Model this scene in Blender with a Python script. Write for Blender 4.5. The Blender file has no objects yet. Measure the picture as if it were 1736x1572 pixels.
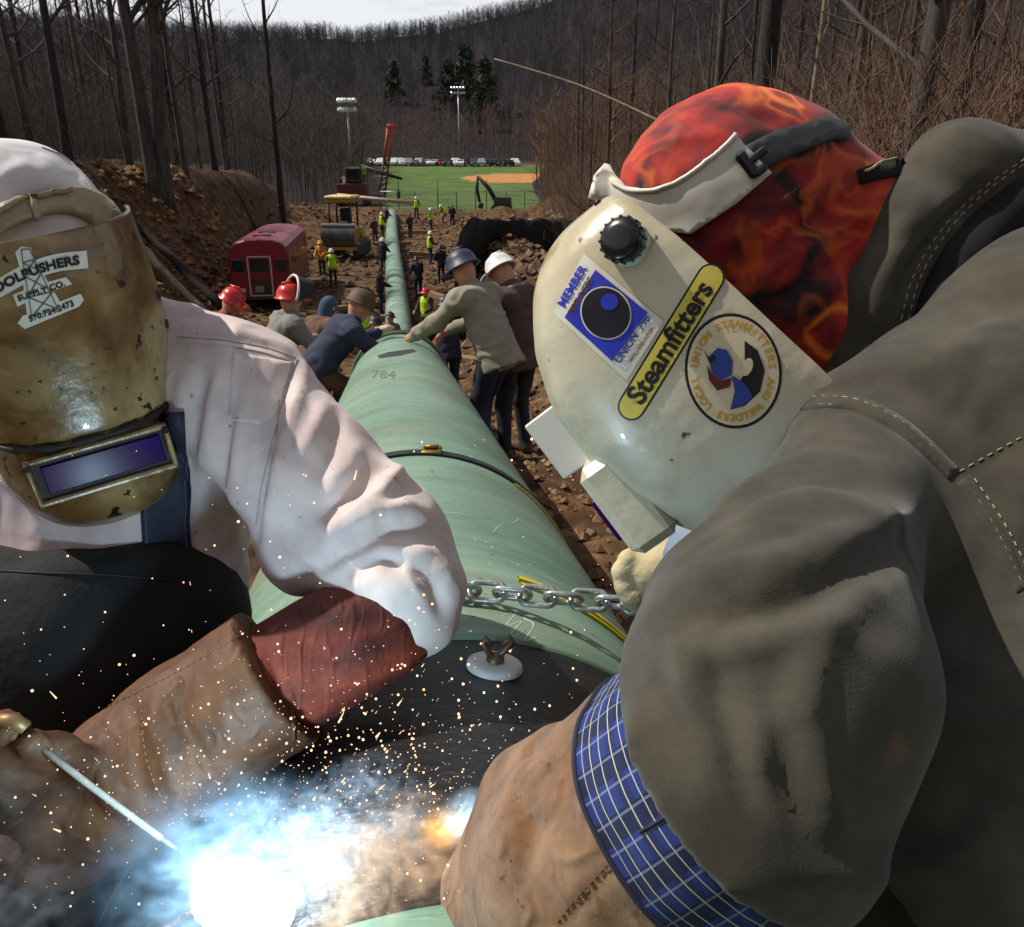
import bpy, math, random
import numpy as np
from mathutils import Vector, Matrix, Euler
from mathutils.bvhtree import BVHTree
from mathutils.geometry import delaunay_2d_cdt

SC = bpy.context.scene
COL = SC.collection
PI = math.pi
rnd = random.Random(7)
NR = np.random.RandomState(11)

# ------------------------------------------------------------------ camera
CAMZ = 6.0
FPX, CX, CY = 1400.0, 868.0, 786.0            # focal length and centre in photograph pixels
PITCH = math.atan((786 - 260) / FPX)
cam = bpy.data.cameras.new('camera')
cam.sensor_fit = 'HORIZONTAL'
cam.sensor_width = 36.0
cam.lens = 36.0 * FPX / 1736.0
cam.clip_start = 0.02
cam.clip_end = 5000
camo = bpy.data.objects.new('camera', cam)
camo.location = (0, 0, CAMZ)
camo.rotation_euler = (math.pi / 2 - PITCH, 0, 0)
COL.objects.link(camo)
SC.camera = camo

# ------------------------------------------------------------------ sky, sun, exposure
SUN_DIR = Vector((-0.62, 0.16, 0.77)).normalized()      # towards the sun
world = bpy.data.worlds.new('World')
SC.world = world
world.use_nodes = True
wn, wl = world.node_tree.nodes, world.node_tree.links
wn.clear()
w_out = wn.new('ShaderNodeOutputWorld')
w_bg = wn.new('ShaderNodeBackground')
w_sky = wn.new('ShaderNodeTexSky')
w_sky.sky_type = 'NISHITA'
w_sky.sun_disc = False
w_sky.sun_elevation = math.asin(SUN_DIR.z)
w_sky.sun_rotation = math.atan2(SUN_DIR.x, SUN_DIR.y)
w_sky.air_density = 1.2
w_sky.dust_density = 2.0
w_tc = wn.new('ShaderNodeTexCoord')
w_map = wn.new('ShaderNodeMapping')
w_map.inputs['Scale'].default_value = (1.0, 1.0, 3.5)
w_noise = wn.new('ShaderNodeTexNoise')
w_noise.inputs['Scale'].default_value = 2.2
w_noise.inputs['Detail'].default_value = 7
w_noise.inputs['Roughness'].default_value = 0.6
w_ramp = wn.new('ShaderNodeValToRGB')
w_ramp.color_ramp.elements[0].position = 0.44
w_ramp.color_ramp.elements[0].color = (0.0, 0.0, 0.0, 1)
w_ramp.color_ramp.elements[1].position = 0.66
w_ramp.color_ramp.elements[1].color = (1, 1, 1, 1)
w_mix = wn.new('ShaderNodeMix')
w_mix.data_type = 'RGBA'
w_mix.inputs[7].default_value = (17.0, 17.4, 18.4, 1)        # cloud white, in the sky texture's own units
wl.new(w_tc.outputs['Generated'], w_map.inputs['Vector'])
wl.new(w_map.outputs['Vector'], w_noise.inputs['Vector'])
w_sep = wn.new('ShaderNodeSeparateXYZ')                     # cloud layers overlap towards the horizon, all round
wl.new(w_tc.outputs['Generated'], w_sep.inputs[0])
w_low = wn.new('ShaderNodeMapRange')
w_low.inputs['From Min'].default_value = 0.0; w_low.inputs['From Max'].default_value = 0.45
w_low.inputs['To Min'].default_value = 0.24; w_low.inputs['To Max'].default_value = 0.0
wl.new(w_sep.outputs['Z'], w_low.inputs['Value'])
w_add = wn.new('ShaderNodeMath'); w_add.operation = 'ADD'
wl.new(w_noise.outputs['Fac'], w_add.inputs[0]); wl.new(w_low.outputs['Result'], w_add.inputs[1])
wl.new(w_add.outputs[0], w_ramp.inputs['Fac'])
wl.new(w_ramp.outputs['Color'], w_mix.inputs['Factor'])
wl.new(w_sky.outputs['Color'], w_mix.inputs[6])
wl.new(w_mix.outputs[2], w_bg.inputs['Color'])
w_bg.inputs['Strength'].default_value = 0.05
wl.new(w_bg.outputs['Background'], w_out.inputs['Surface'])

sun = bpy.data.lights.new('sun', 'SUN')
sun.energy = 4.7
sun.angle = math.radians(0.6)
sun.color = (1.0, 0.94, 0.86)
suno = bpy.data.objects.new('sun', sun)
suno.rotation_euler = (-SUN_DIR).to_track_quat('-Z', 'Y').to_euler()
suno.location = (-20, 10, 40)
COL.objects.link(suno)

SC.view_settings.view_transform = 'Standard'
SC.view_settings.look = 'None'
SC.view_settings.gamma = 1
SC.view_settings.use_curve_mapping = False
SC.view_settings.exposure = 0.0
SC.cycles.max_bounces = 8
SC.cycles.volume_bounces = 0
SC.cycles.volume_step_rate = 1.0
SC.cycles.sample_clamp_indirect = 4.0
SC.cycles.caustics_reflective = False
SC.cycles.caustics_refractive = False

# ------------------------------------------------------------------ measuring helpers (photograph pixel + depth -> place in the world)
R_ = np.array([1.0, 0, 0])
F_ = np.array([0, math.cos(PITCH), -math.sin(PITCH)])
U_ = np.array([0, math.sin(PITCH), math.cos(PITCH)])
C_ = np.array([0, 0, CAMZ])

def ray(px, py):
    return (px - CX) / FPX * R_ + (CY - py) / FPX * U_ + F_

def at(px, py, d):
    return C_ + d * ray(px, py)

def atz(px, py, z):
    r = ray(px, py)
    return C_ + r * ((z - CAMZ) / r[2])

def aty(px, py, y):
    r = ray(px, py)
    return C_ + r * (y / r[1])

def proj(V):
    q = np.asarray(V) - C_
    d = q @ F_
    return CX + FPX * (q @ R_) / d, CY - FPX * (q @ U_) / d, d

def lin(c):
    c = c / 255.0
    return c / 12.92 if c <= 0.04045 else ((c + 0.055) / 1.055) ** 2.4

def S(r, g, b):
    return (lin(r), lin(g), lin(b), 1.0)

# ------------------------------------------------------------------ numpy noise
def _hash(i, j, k):
    n = (i * 374761393 + j * 668265263 + k * 2147483647 + 1013904223) & 0xffffffff
    n = ((n ^ (n >> 13)) * 1274126177) & 0xffffffff
    n = (n ^ (n >> 16)) & 0xffffffff
    return n.astype(np.float64) / 4294967295.0

def vnoise(P):
    P = np.asarray(P, float)
    i = np.floor(P).astype(np.int64)
    f = P - i
    f = f * f * (3 - 2 * f)
    x, y, z = i[:, 0], i[:, 1], i[:, 2]
    fx, fy, fz = f[:, 0], f[:, 1], f[:, 2]
    def L(a, b, t): return a + (b - a) * t
    c00 = L(_hash(x, y, z), _hash(x + 1, y, z), fx)
    c10 = L(_hash(x, y + 1, z), _hash(x + 1, y + 1, z), fx)
    c01 = L(_hash(x, y, z + 1), _hash(x + 1, y, z + 1), fx)
    c11 = L(_hash(x, y + 1, z + 1), _hash(x + 1, y + 1, z + 1), fx)
    return L(L(c00, c10, fy), L(c01, c11, fy), fz) * 2 - 1

def fbm(P, scale=1.0, octv=4, gain=0.5):
    P = np.asarray(P, float) * scale
    a, s = 1.0, 0.0
    for o in range(octv):
        s = s + a * vnoise(P + o * 17.3)
        P = P * 2.03
        a *= gain
    return s

def sstep(a, b, x):
    t = np.clip((x - a) / (b - a), 0, 1)
    return t * t * (3 - 2 * t)

# ------------------------------------------------------------------ object helpers
def empty(name, loc, label=None, cat=None, group=None, rot=(0, 0, 0)):
    o = bpy.data.objects.new(name, None)
    o.empty_display_size = 0.1
    o.location = tuple(float(v) for v in loc)
    o.rotation_euler = rot
    COL.objects.link(o)
    tag(o, label, cat, group)
    return o

def tag(o, label=None, cat=None, group=None, kind=None):
    if label: o['label'] = label
    if cat: o['category'] = cat
    if group: o['group'] = group
    if kind: o['kind'] = kind
    return o

def mkmesh(name, V, F, mats, mi=None, smooth=True):
    me = bpy.data.meshes.new(name)
    V = np.asarray(V, float)
    me.from_pydata(V.tolist(), [], [tuple(int(i) for i in f) for f in F])
    if not isinstance(mats, (list, tuple)): mats = [mats]
    for m in mats: me.materials.append(m)
    if mi is not None:
        me.polygons.foreach_set('material_index', np.asarray(mi, np.int32))
    if smooth:
        me.polygons.foreach_set('use_smooth', np.ones(len(me.polygons), bool))
    me.update()
    return me

def obj(name, V, F, mats, parent=None, mi=None, smooth=True, local=False):
    """one mesh object; V in world space (or in the parent's space when local)"""
    me = mkmesh(name, V, F, mats, mi, smooth)
    o = bpy.data.objects.new(name, me)
    COL.objects.link(o)
    if parent is not None:
        o.parent = parent
        if not local:
            o.matrix_parent_inverse = (PINV(parent))
    return o

def WM(o):
    L = Matrix.LocRotScale(o.location, o.rotation_euler, o.scale)
    return L if o.parent is None else WM(o.parent) @ o.matrix_parent_inverse @ L

def PINV(parent):
    return WM(parent).inverted()

def copy_tree(o, parent=None):
    c = o.copy()
    COL.objects.link(c)
    if parent is not None: c.parent = parent
    for ch in list(o.children): copy_tree(ch, c)
    return c

class MB:
    """collects shapes into one mesh"""
    def __init__(s): s.V, s.F, s.M, s.m = [], [], [], 0
    def add(s, V, F):
        n = len(s.V)
        s.V.extend([tuple(map(float, v)) for v in V])
        for f in F:
            s.F.append(tuple(int(i) + n for i in f)); s.M.append(s.m)
        return s
    def box(s, c, d, rot=None, bev=0.0):
        x, y, z = d[0] / 2, d[1] / 2, d[2] / 2
        if bev <= 0:
            V = [(-x, -y, -z), (x, -y, -z), (x, y, -z), (-x, y, -z), (-x, -y, z), (x, -y, z), (x, y, z), (-x, y, z)]
            F = [(0, 3, 2, 1), (4, 5, 6, 7), (0, 1, 5, 4), (1, 2, 6, 5), (2, 3, 7, 6), (3, 0, 4, 7)]
        else:
            b = min(bev, x * .9, y * .9, z * .9)
            V, F = [], []
            ring = []
            for (zz, ins) in ((-z, b), (-z + b, 0), (z - b, 0), (z, b)):
                r = []
                for (sx, sy) in ((-1, -1), (1, -1), (1, 1), (-1, 1)):
                    for (ax, ay) in (((b, 0), (0, b)) if sx * sy < 0 else ((0, b), (b, 0))):
                        px = sx * (x - max(ins if ax == 0 else 0, ax)); py = sy * (y - max(ins if ay == 0 else 0, ay))
                        r.append(len(V)); V.append((px, py, zz))
                ring.append(r)
            n = 8
            for a in range(3):
                for i in range(n):
                    F.append((ring[a][i], ring[a][(i + 1) % n], ring[a + 1][(i + 1) % n], ring[a + 1][i]))
            F.append(tuple(reversed(ring[0]))); F.append(tuple(ring[3]))
        M = Matrix.Identity(3) if rot is None else rot
        V = [M @ Vector(v) + Vector(tuple(map(float, c))) for v in V]
        return s.add(V, F)
    def tube(s, pts, rad, n=8, cap=True, flat=None):
        V, F = tubemesh(pts, rad, n, cap, flat)
        return s.add(V, F)
    def lathe(s, prof, c, axis=(0, 0, 1), n=20, up=None, a0=0, a1=2 * PI):
        ax = np.array(axis, float); ax /= np.linalg.norm(ax)
        u = np.cross(ax, [0, 0, 1.0] if abs(ax[2]) < .9 else [1.0, 0, 0]) if up is None else np.array(up, float)
        u /= np.linalg.norm(u); w = np.cross(ax, u)
        full = abs(a1 - a0 - 2 * PI) < 1e-6
        m = n if full else n + 1
        V, F = [], []
        for (r, h) in prof:
            for i in range(m):
                a = a0 + (a1 - a0) * i / n
                V.append(np.array(c, float) + ax * h + (u * math.cos(a) + w * math.sin(a)) * r)
        for j in range(len(prof) - 1):
            for i in range(n):
                i2 = (i + 1) % m
                F.append((j * m + i, j * m + i2, (j + 1) * m + i2, (j + 1) * m + i))
        return s.add(V, F)
    def ball(s, c, r, n=8, sc=(1, 1, 1)):
        prof = []
        V, F = [], []
        h = max(3, n // 2)
        for j in range(h + 1):
            t = PI * j / h
            for i in range(n):
                a = 2 * PI * i / n
                V.append((c[0] + r * sc[0] * math.sin(t) * math.cos(a), c[1] + r * sc[1] * math.sin(t) * math.sin(a), c[2] + r * sc[2] * math.cos(t)))
        for j in range(h):
            for i in range(n):
                F.append((j * n + i, (j + 1) * n + i, (j + 1) * n + (i + 1) % n, j * n + (i + 1) % n))
        return s.add(V, F)
    def build(s, name, mats, parent=None, smooth=True, local=False):
        return obj(name, s.V, s.F, mats, parent, s.M, smooth, local)

def tubemesh(pts, rad, n=8, cap=True, flat=None):
    P = np.array([tuple(p) for p in pts], float)
    k = len(P)
    if np.isscalar(rad): rad = [rad] * k
    T = np.gradient(P, axis=0)
    T /= np.linalg.norm(T, axis=1)[:, None] + 1e-12
    u = np.cross(T[0], [0, 0, 1.0] if abs(T[0][2]) < .9 else [1.0, 0, 0])
    if flat is not None: u = np.array(flat[0], float)
    V = []
    ang = np.arange(n) * 2 * PI / n
    for i in range(k):
        u = u - T[i] * (u @ T[i]); u /= np.linalg.norm(u) + 1e-12
        w = np.cross(T[i], u)
        fu = 1.0 if flat is None else flat[1]
        V.append(P[i] + rad[i] * (np.outer(np.cos(ang), u) * fu + np.outer(np.sin(ang), w)))
    V = np.concatenate(V)
    F = []
    for i in range(k - 1):
        for j in range(n):
            j2 = (j + 1) % n
            F.append((i * n + j, i * n + j2, (i + 1) * n + j2, (i + 1) * n + j))
    if cap:
        F.append(tuple(range(n - 1, -1, -1)))
        F.append(tuple((k - 1) * n + j for j in range(n)))
    return V, F

# ------------------------------------------------------------------ smooth bodies: round cones and ellipsoids blended, meshed with surface nets
def cone(a, b, ra, rb, g=0, flat=None):
    return ('c', np.array(a, float), np.array(b, float), float(ra), float(rb), g, flat)

def ell(c, r, g=0, rot=None):
    return ('e', np.array(c, float), np.array(r, float), rot, 0, g, None)

def prim_d(p, P):
    if p[0] == 'c':
        a, b, ra, rb, fl = p[1], p[2], p[3], p[4], p[6]
        Q = P - a
        d = b - a
        if fl is not None:                       # squash across one axis
            ax = np.array(fl[0], float); ax /= np.linalg.norm(ax)
            Q = Q + np.outer(Q @ ax, ax) * (1 / fl[1] - 1)
            d = d + ax * (d @ ax) * (1 / fl[1] - 1)
        L = d @ d + 1e-12
        t = np.clip(Q @ d / L, 0, 1)
        r = ra + (rb - ra) * t
        D = np.linalg.norm(Q - t[:, None] * d, axis=1) - r
        return D * (min(1.0, fl[1]) if fl is not None else 1.0)
    Q = P - p[1]
    if p[3] is not None: Q = Q @ p[3]            # columns of rot are the local axes
    k0 = np.linalg.norm(Q / p[2], axis=1)
    k1 = np.linalg.norm(Q / (p[2] ** 2), axis=1) + 1e-9
    return k0 * (k0 - 1) / k1

def sdf_mesh(prims, vox, k=0.03, smooth=2, cut=None, disp=None):
    lo = np.full(3, 1e9); hi = -lo
    for p in prims:
        if p[0] == 'c':
            r = max(p[3], p[4])
            if p[6] is not None: r *= max(1, p[6][1])
            lo = np.minimum(lo, np.minimum(p[1], p[2]) - r); hi = np.maximum(hi, np.maximum(p[1], p[2]) + r)
        else:
            r = max(p[2]); lo = np.minimum(lo, p[1] - r); hi = np.maximum(hi, p[1] + r)
    lo -= 3 * vox; hi += 3 * vox
    n = np.ceil((hi - lo) / vox).astype(int) + 1
    gx, gy, gz_ = [lo[i] + vox * np.arange(n[i]) for i in range(3)]
    P = np.stack(np.meshgrid(gx, gy, gz_, indexing='ij'), -1).reshape(-1, 3)
    f = None
    for p in prims:
        d = prim_d(p, P)
        if f is None: f = d
        else:
            h = np.clip(0.5 + 0.5 * (f - d) / k, 0, 1)
            f = f + (d - f) * h - k * h * (1 - h)
    if cut is not None:
        f = np.maximum(f, cut(P))
    f = f.reshape(n)
    s = f < 0
    # cells crossed by the surface
    cs = np.zeros(tuple(n - 1), int)
    for dx in (0, 1):
        for dy in (0, 1):
            for dz in (0, 1):
                cs += s[dx:n[0] - 1 + dx, dy:n[1] - 1 + dy, dz:n[2] - 1 + dz]
    cell = (cs > 0) & (cs < 8)
    idx = -np.ones(cell.shape, int)
    ci = np.argwhere(cell)
    idx[tuple(ci.T)] = np.arange(len(ci))
    acc = np.zeros((len(ci), 3)); cnt = np.zeros(len(ci))
    cor = [(a, b, c) for a in (0, 1) for b in (0, 1) for c in (0, 1)]
    for a in cor:
        for ax in range(3):
            if a[ax] == 1: continue
            b = list(a); b[ax] = 1
            fa = f[ci[:, 0] + a[0], ci[:, 1] + a[1], ci[:, 2] + a[2]]
            fb = f[ci[:, 0] + b[0], ci[:, 1] + b[1], ci[:, 2] + b[2]]
            m = (fa < 0) != (fb < 0)
            t = np.where(m, fa / (fa - fb + 1e-20), 0)
            q = np.tile(np.array(a, float), (len(ci), 1)); q[:, ax] += t
            acc += q * m[:, None]; cnt += m
    V = lo + vox * (ci + acc / cnt[:, None])
    Fq = []
    for ax in range(3):
        o1, o2 = (ax + 1) % 3, (ax + 2) % 3
        sl0 = [slice(1, None)] * 3; sl1 = [slice(1, None)] * 3
        sl0[ax] = slice(0, -1); sl1[ax] = slice(1, None)
        A = s[tuple(slice(1 if i != ax else 0, n[i] - 1 if i == ax else n[i] - 1) for i in range(3))]
        B = s[tuple(slice(1, n[i] - 1) if i != ax else slice(1, n[i]) for i in range(3))]
        e = np.argwhere(A != B)
        if not len(e): continue
        g = e.copy()
        for i in range(3):
            if i != ax: g[:, i] += 1
        d1 = np.zeros(3, int); d1[o1] = 1
        d2 = np.zeros(3, int); d2[o2] = 1
        q = np.stack([idx[tuple((g - d1 - d2).T)], idx[tuple((g - d2).T)], idx[tuple(g.T)], idx[tuple((g - d1).T)]], 1)
        inside = A[tuple(e.T)]
        q[~inside] = q[~inside][:, ::-1]
        Fq.append(q)
    F = np.concatenate(Fq)
    V = relax(V, F, smooth)
    grp = None
    if len({p[5] for p in prims}) > 1:
        D = np.stack([prim_d(p, V) for p in prims], 1)
        grp = np.array([p[5] for p in prims])[np.argmin(D, 1)]
    return V, F, grp

def relax(V, F, it=1, w=0.5):
    F = np.asarray(F)
    for _ in range(it):
        A = np.zeros_like(V); c = np.zeros(len(V))
        for k in range(F.shape[1]):
            a, b = F[:, k], F[:, (k + 1) % F.shape[1]]
            np.add.at(A, a, V[b]); np.add.at(A, b, V[a])
            np.add.at(c, a, 1); np.add.at(c, b, 1)
        V = V + w * (A / np.maximum(c, 1)[:, None] - V)
    return V

def vnormals(V, F):
    F = np.asarray(F)
    n = np.cross(V[F[:, 2]] - V[F[:, 0]], V[F[:, 3 % F.shape[1]]] - V[F[:, 1]]) if F.shape[1] == 4 else np.cross(V[F[:, 1]] - V[F[:, 0]], V[F[:, 2]] - V[F[:, 0]])
    N = np.zeros_like(V)
    for k in range(F.shape[1]): np.add.at(N, F[:, k], n)
    return N / (np.linalg.norm(N, axis=1)[:, None] + 1e-12)

def folds(V, F, strokes):
    """press creases and raise ridges in cloth: (list of photo points, width in photo px, height in m)"""
    px, py, d = proj(V)
    N = vnormals(V, F)
    view = (C_ - V); view /= np.linalg.norm(view, axis=1)[:, None]
    face = np.clip((N * view).sum(1) * 2.0 + 0.2, 0, 1)
    off = np.zeros(len(V))
    X = np.stack([px, py], 1)
    for pts, wd, amp in strokes:
        best = np.full(len(V), 1e9); tt = np.zeros(len(V)); L = len(pts) - 1
        for i in range(L):
            a = np.array(pts[i], float); b = np.array(pts[i + 1], float)
            e = b - a
            t = np.clip(((X - a) @ e) / (e @ e), 0, 1)
            q = np.linalg.norm(X - a - t[:, None] * e, axis=1)
            m = q < best
            best = np.where(m, q, best); tt = np.where(m, (i + t) / L, tt)
        taper = sstep(-.05, .32, np.minimum(tt, 1 - tt))
        off += amp * np.exp(-(best / wd) ** 2) * taper
    return V + N * (off * face)[:, None]

def bvh(V, F):
    return BVHTree.FromPolygons([tuple(v) for v in np.asarray(V).tolist()], [tuple(int(i) for i in f) for f in F])

def hit(bv, px, py):
    r = Vector(ray(px, py)).normalized()
    loc, nor, i, dist = bv.ray_cast(Vector(C_), r)
    if loc is None: return None
    if nor.dot(r) > 0: nor = -nor
    return np.array(loc), np.array(nor)

def inpoly(P, poly):
    x, y = P[:, 0], P[:, 1]
    c = np.zeros(len(P), bool)
    n = len(poly)
    for i in range(n):
        (x1, y1), (x2, y2) = poly[i], poly[(i + 1) % n]
        m = ((y1 > y) != (y2 > y)) & (x < (x2 - x1) * (y - y1) / (y2 - y1 + 1e-12) + x1)
        c ^= m
    return c

def patch(bv, poly, off, res=10, th=0.001, jitter=0.0):
    """a thin sheet lying on a surface, bounded by an outline"""
    poly = [tuple(map(float, p)) for p in poly]
    dense = []
    for i in range(len(poly)):
        a, b = np.array(poly[i]), np.array(poly[(i + 1) % len(poly)])
        m = max(1, int(np.linalg.norm(b - a) / res))
        for k in range(m): dense.append(tuple(a + (b - a) * k / m))
    A = np.array(dense)
    lo, hi = A.min(0), A.max(0)
    g = np.stack(np.meshgrid(np.arange(lo[0] + res / 2, hi[0], res), np.arange(lo[1] + res / 2, hi[1], res)), -1).reshape(-1, 2)
    if len(g):
        g = g[inpoly(g, dense)]
        if len(g):
            dd = np.min(np.linalg.norm(g[:, None] - A[None], axis=2), 1)
            g = g[dd > res * .45]
    pts = [Vector(p) for p in dense] + [Vector(p) for p in g.tolist()]
    nb = len(dense)
    ed = [(i, (i + 1) % nb) for i in range(nb)]
    v2, e2, f2, ov, oe, of = delaunay_2d_cdt(pts, ed, [], 1, 1e-4)
    return drape(bv, [(v.x, v.y) for v in v2], f2, off, th)

def drape(bv, v2, f2, off, th=0.001):
    V, N = [], []
    last = None
    miss = []
    for i, (x, y) in enumerate(v2):
        h = hit(bv, x, y)
        if h is None: miss.append(i); V.append(None); N.append(None)
        else: V.append(h[0]); N.append(h[1])
    ok = [i for i in range(len(v2)) if V[i] is not None]
    if ok and miss:
        K = np.array([v2[i] for i in ok])
        for i in miss:
            j = ok[int(np.argmin(np.linalg.norm(K - np.array(v2[i]), axis=1)))]
            d = (V[j] - C_) @ F_
            V[i] = at(v2[i][0], v2[i][1], d); N[i] = N[j]
    V = np.array(V); N = np.array(N)
    top = V + N * off
    F = []
    for f in f2:
        a = top[list(f)]
        nn = np.cross(a[1] - a[0], a[2] - a[0])
        F.append(tuple(f) if nn @ N[f[0]] > 0 else tuple(reversed(f)))
    if th > 0:
        cnt = {}
        for f in F:
            for i in range(len(f)):
                a, b = f[i], f[(i + 1) % len(f)]
                cnt[(a, b)] = 1
        n = len(top)
        bd = [(a, b) for (a, b) in cnt if (b, a) not in cnt]
        bot = top - N * th
        for (a, b) in bd: F.append((b, a, a + n, b + n))
        top = np.concatenate([top, bot])
    return top, F

def ribbon(bv, pts, wpx, off, th, step=8, ends=True):
    """a raised band of cloth, strap or seam along a line of photo points on a surface"""
    P = resample(pts, step)
    T = np.gradient(P, axis=0); T /= np.linalg.norm(T, axis=1)[:, None]
    Nn = np.stack([-T[:, 1], T[:, 0]], 1)
    w = np.full(len(P), wpx / 2.0) if np.isscalar(wpx) else np.interp(np.linspace(0, 1, len(P)), np.linspace(0, 1, len(wpx)), np.array(wpx) / 2.0)
    poly = [tuple(p) for p in (P + Nn * w[:, None])] + [tuple(p) for p in (P - Nn * w[:, None])[::-1]]
    return patch(bv, poly, off, max(4, min(12, float(np.mean(w)))), th)

def resample(pts, step):
    """smooth (Catmull-Rom) line through 2-D or 3-D points at an even step"""
    P = np.array(pts, float)
    Q = np.concatenate([[2 * P[0] - P[1]], P, [2 * P[-1] - P[-2]]])
    out = []
    for i in range(len(P) - 1):
        p0, p1, p2, p3 = Q[i:i + 4]
        m = max(2, int(np.linalg.norm(p2 - p1) / step))
        for k in range(m):
            t = k / m
            out.append(0.5 * ((2 * p1) + (-p0 + p2) * t + (2 * p0 - 5 * p1 + 4 * p2 - p3) * t * t + (-p0 + 3 * p1 - 3 * p2 + p3) * t ** 3))
    out.append(P[-1])
    return np.array(out)

def stitch(bv, pts, r, off, step=9, dash=None, parent=None, mat=None, name='stitching'):
    """thread laid along a line on a surface; dashes when asked"""
    P = resample(pts, 3)
    H = []
    for p in P:
        h = hit(bv, p[0], p[1])
        if h is not None: H.append(h[0] + h[1] * off)
    mb = MB()
    if len(H) < 3: return None
    if dash:
        i = 0
        while i + dash < len(H):
            mb.tube(H[i:i + dash], r, 5); i += dash + max(1, dash // 2)
    else: mb.tube(H, r, 5)
    return mb.build(name, mat, parent)

def text2d(body, bold=0.0):
    """letter outlines from the built-in font as a flat mesh (verts, faces), height of a capital about 0.7"""
    cu = bpy.data.curves.new('lettering', 'FONT')
    cu.body = body; cu.align_x = 'CENTER'; cu.align_y = 'CENTER'; cu.offset = bold; cu.resolution_u = 3
    o = bpy.data.objects.new('lettering', cu)
    COL.objects.link(o)
    bpy.context.view_layer.update()
    me = bpy.data.meshes.new_from_object(o.evaluated_get(bpy.context.evaluated_depsgraph_get()))
    V = np.array([v.co[:2] for v in me.vertices]); F = [tuple(p.vertices) for p in me.polygons]
    bpy.data.objects.remove(o); bpy.data.curves.remove(cu); bpy.data.meshes.remove(me)
    return V, F

def letters(bv, body, c, size, ang, off, mat, parent, sx=1.0, bold=0.0, bend=None, name='lettering', shear=0.0):
    """words printed on a surface at photo point c, cap height in px, baseline angle in degrees (counter-clockwise)"""
    V, F = text2d(body, bold)
    k = size / 0.69
    X = V[:, 0] * k * sx + shear * V[:, 1] * k; Y = V[:, 1] * k
    if bend:                                   # bend along an arc of radius bend (px)
        a = X / bend
        X, Y = (bend + Y) * np.sin(a), (bend + Y) * np.cos(a) - bend
    ca, sa = math.cos(math.radians(ang)), math.sin(math.radians(ang))
    px = c[0] + X * ca - Y * sa; py = c[1] - (X * sa + Y * ca)
    W, F2 = drape(bv, list(zip(px, py)), F, off, 0)
    return obj(name, W, F2, mat, parent, smooth=False)

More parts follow.
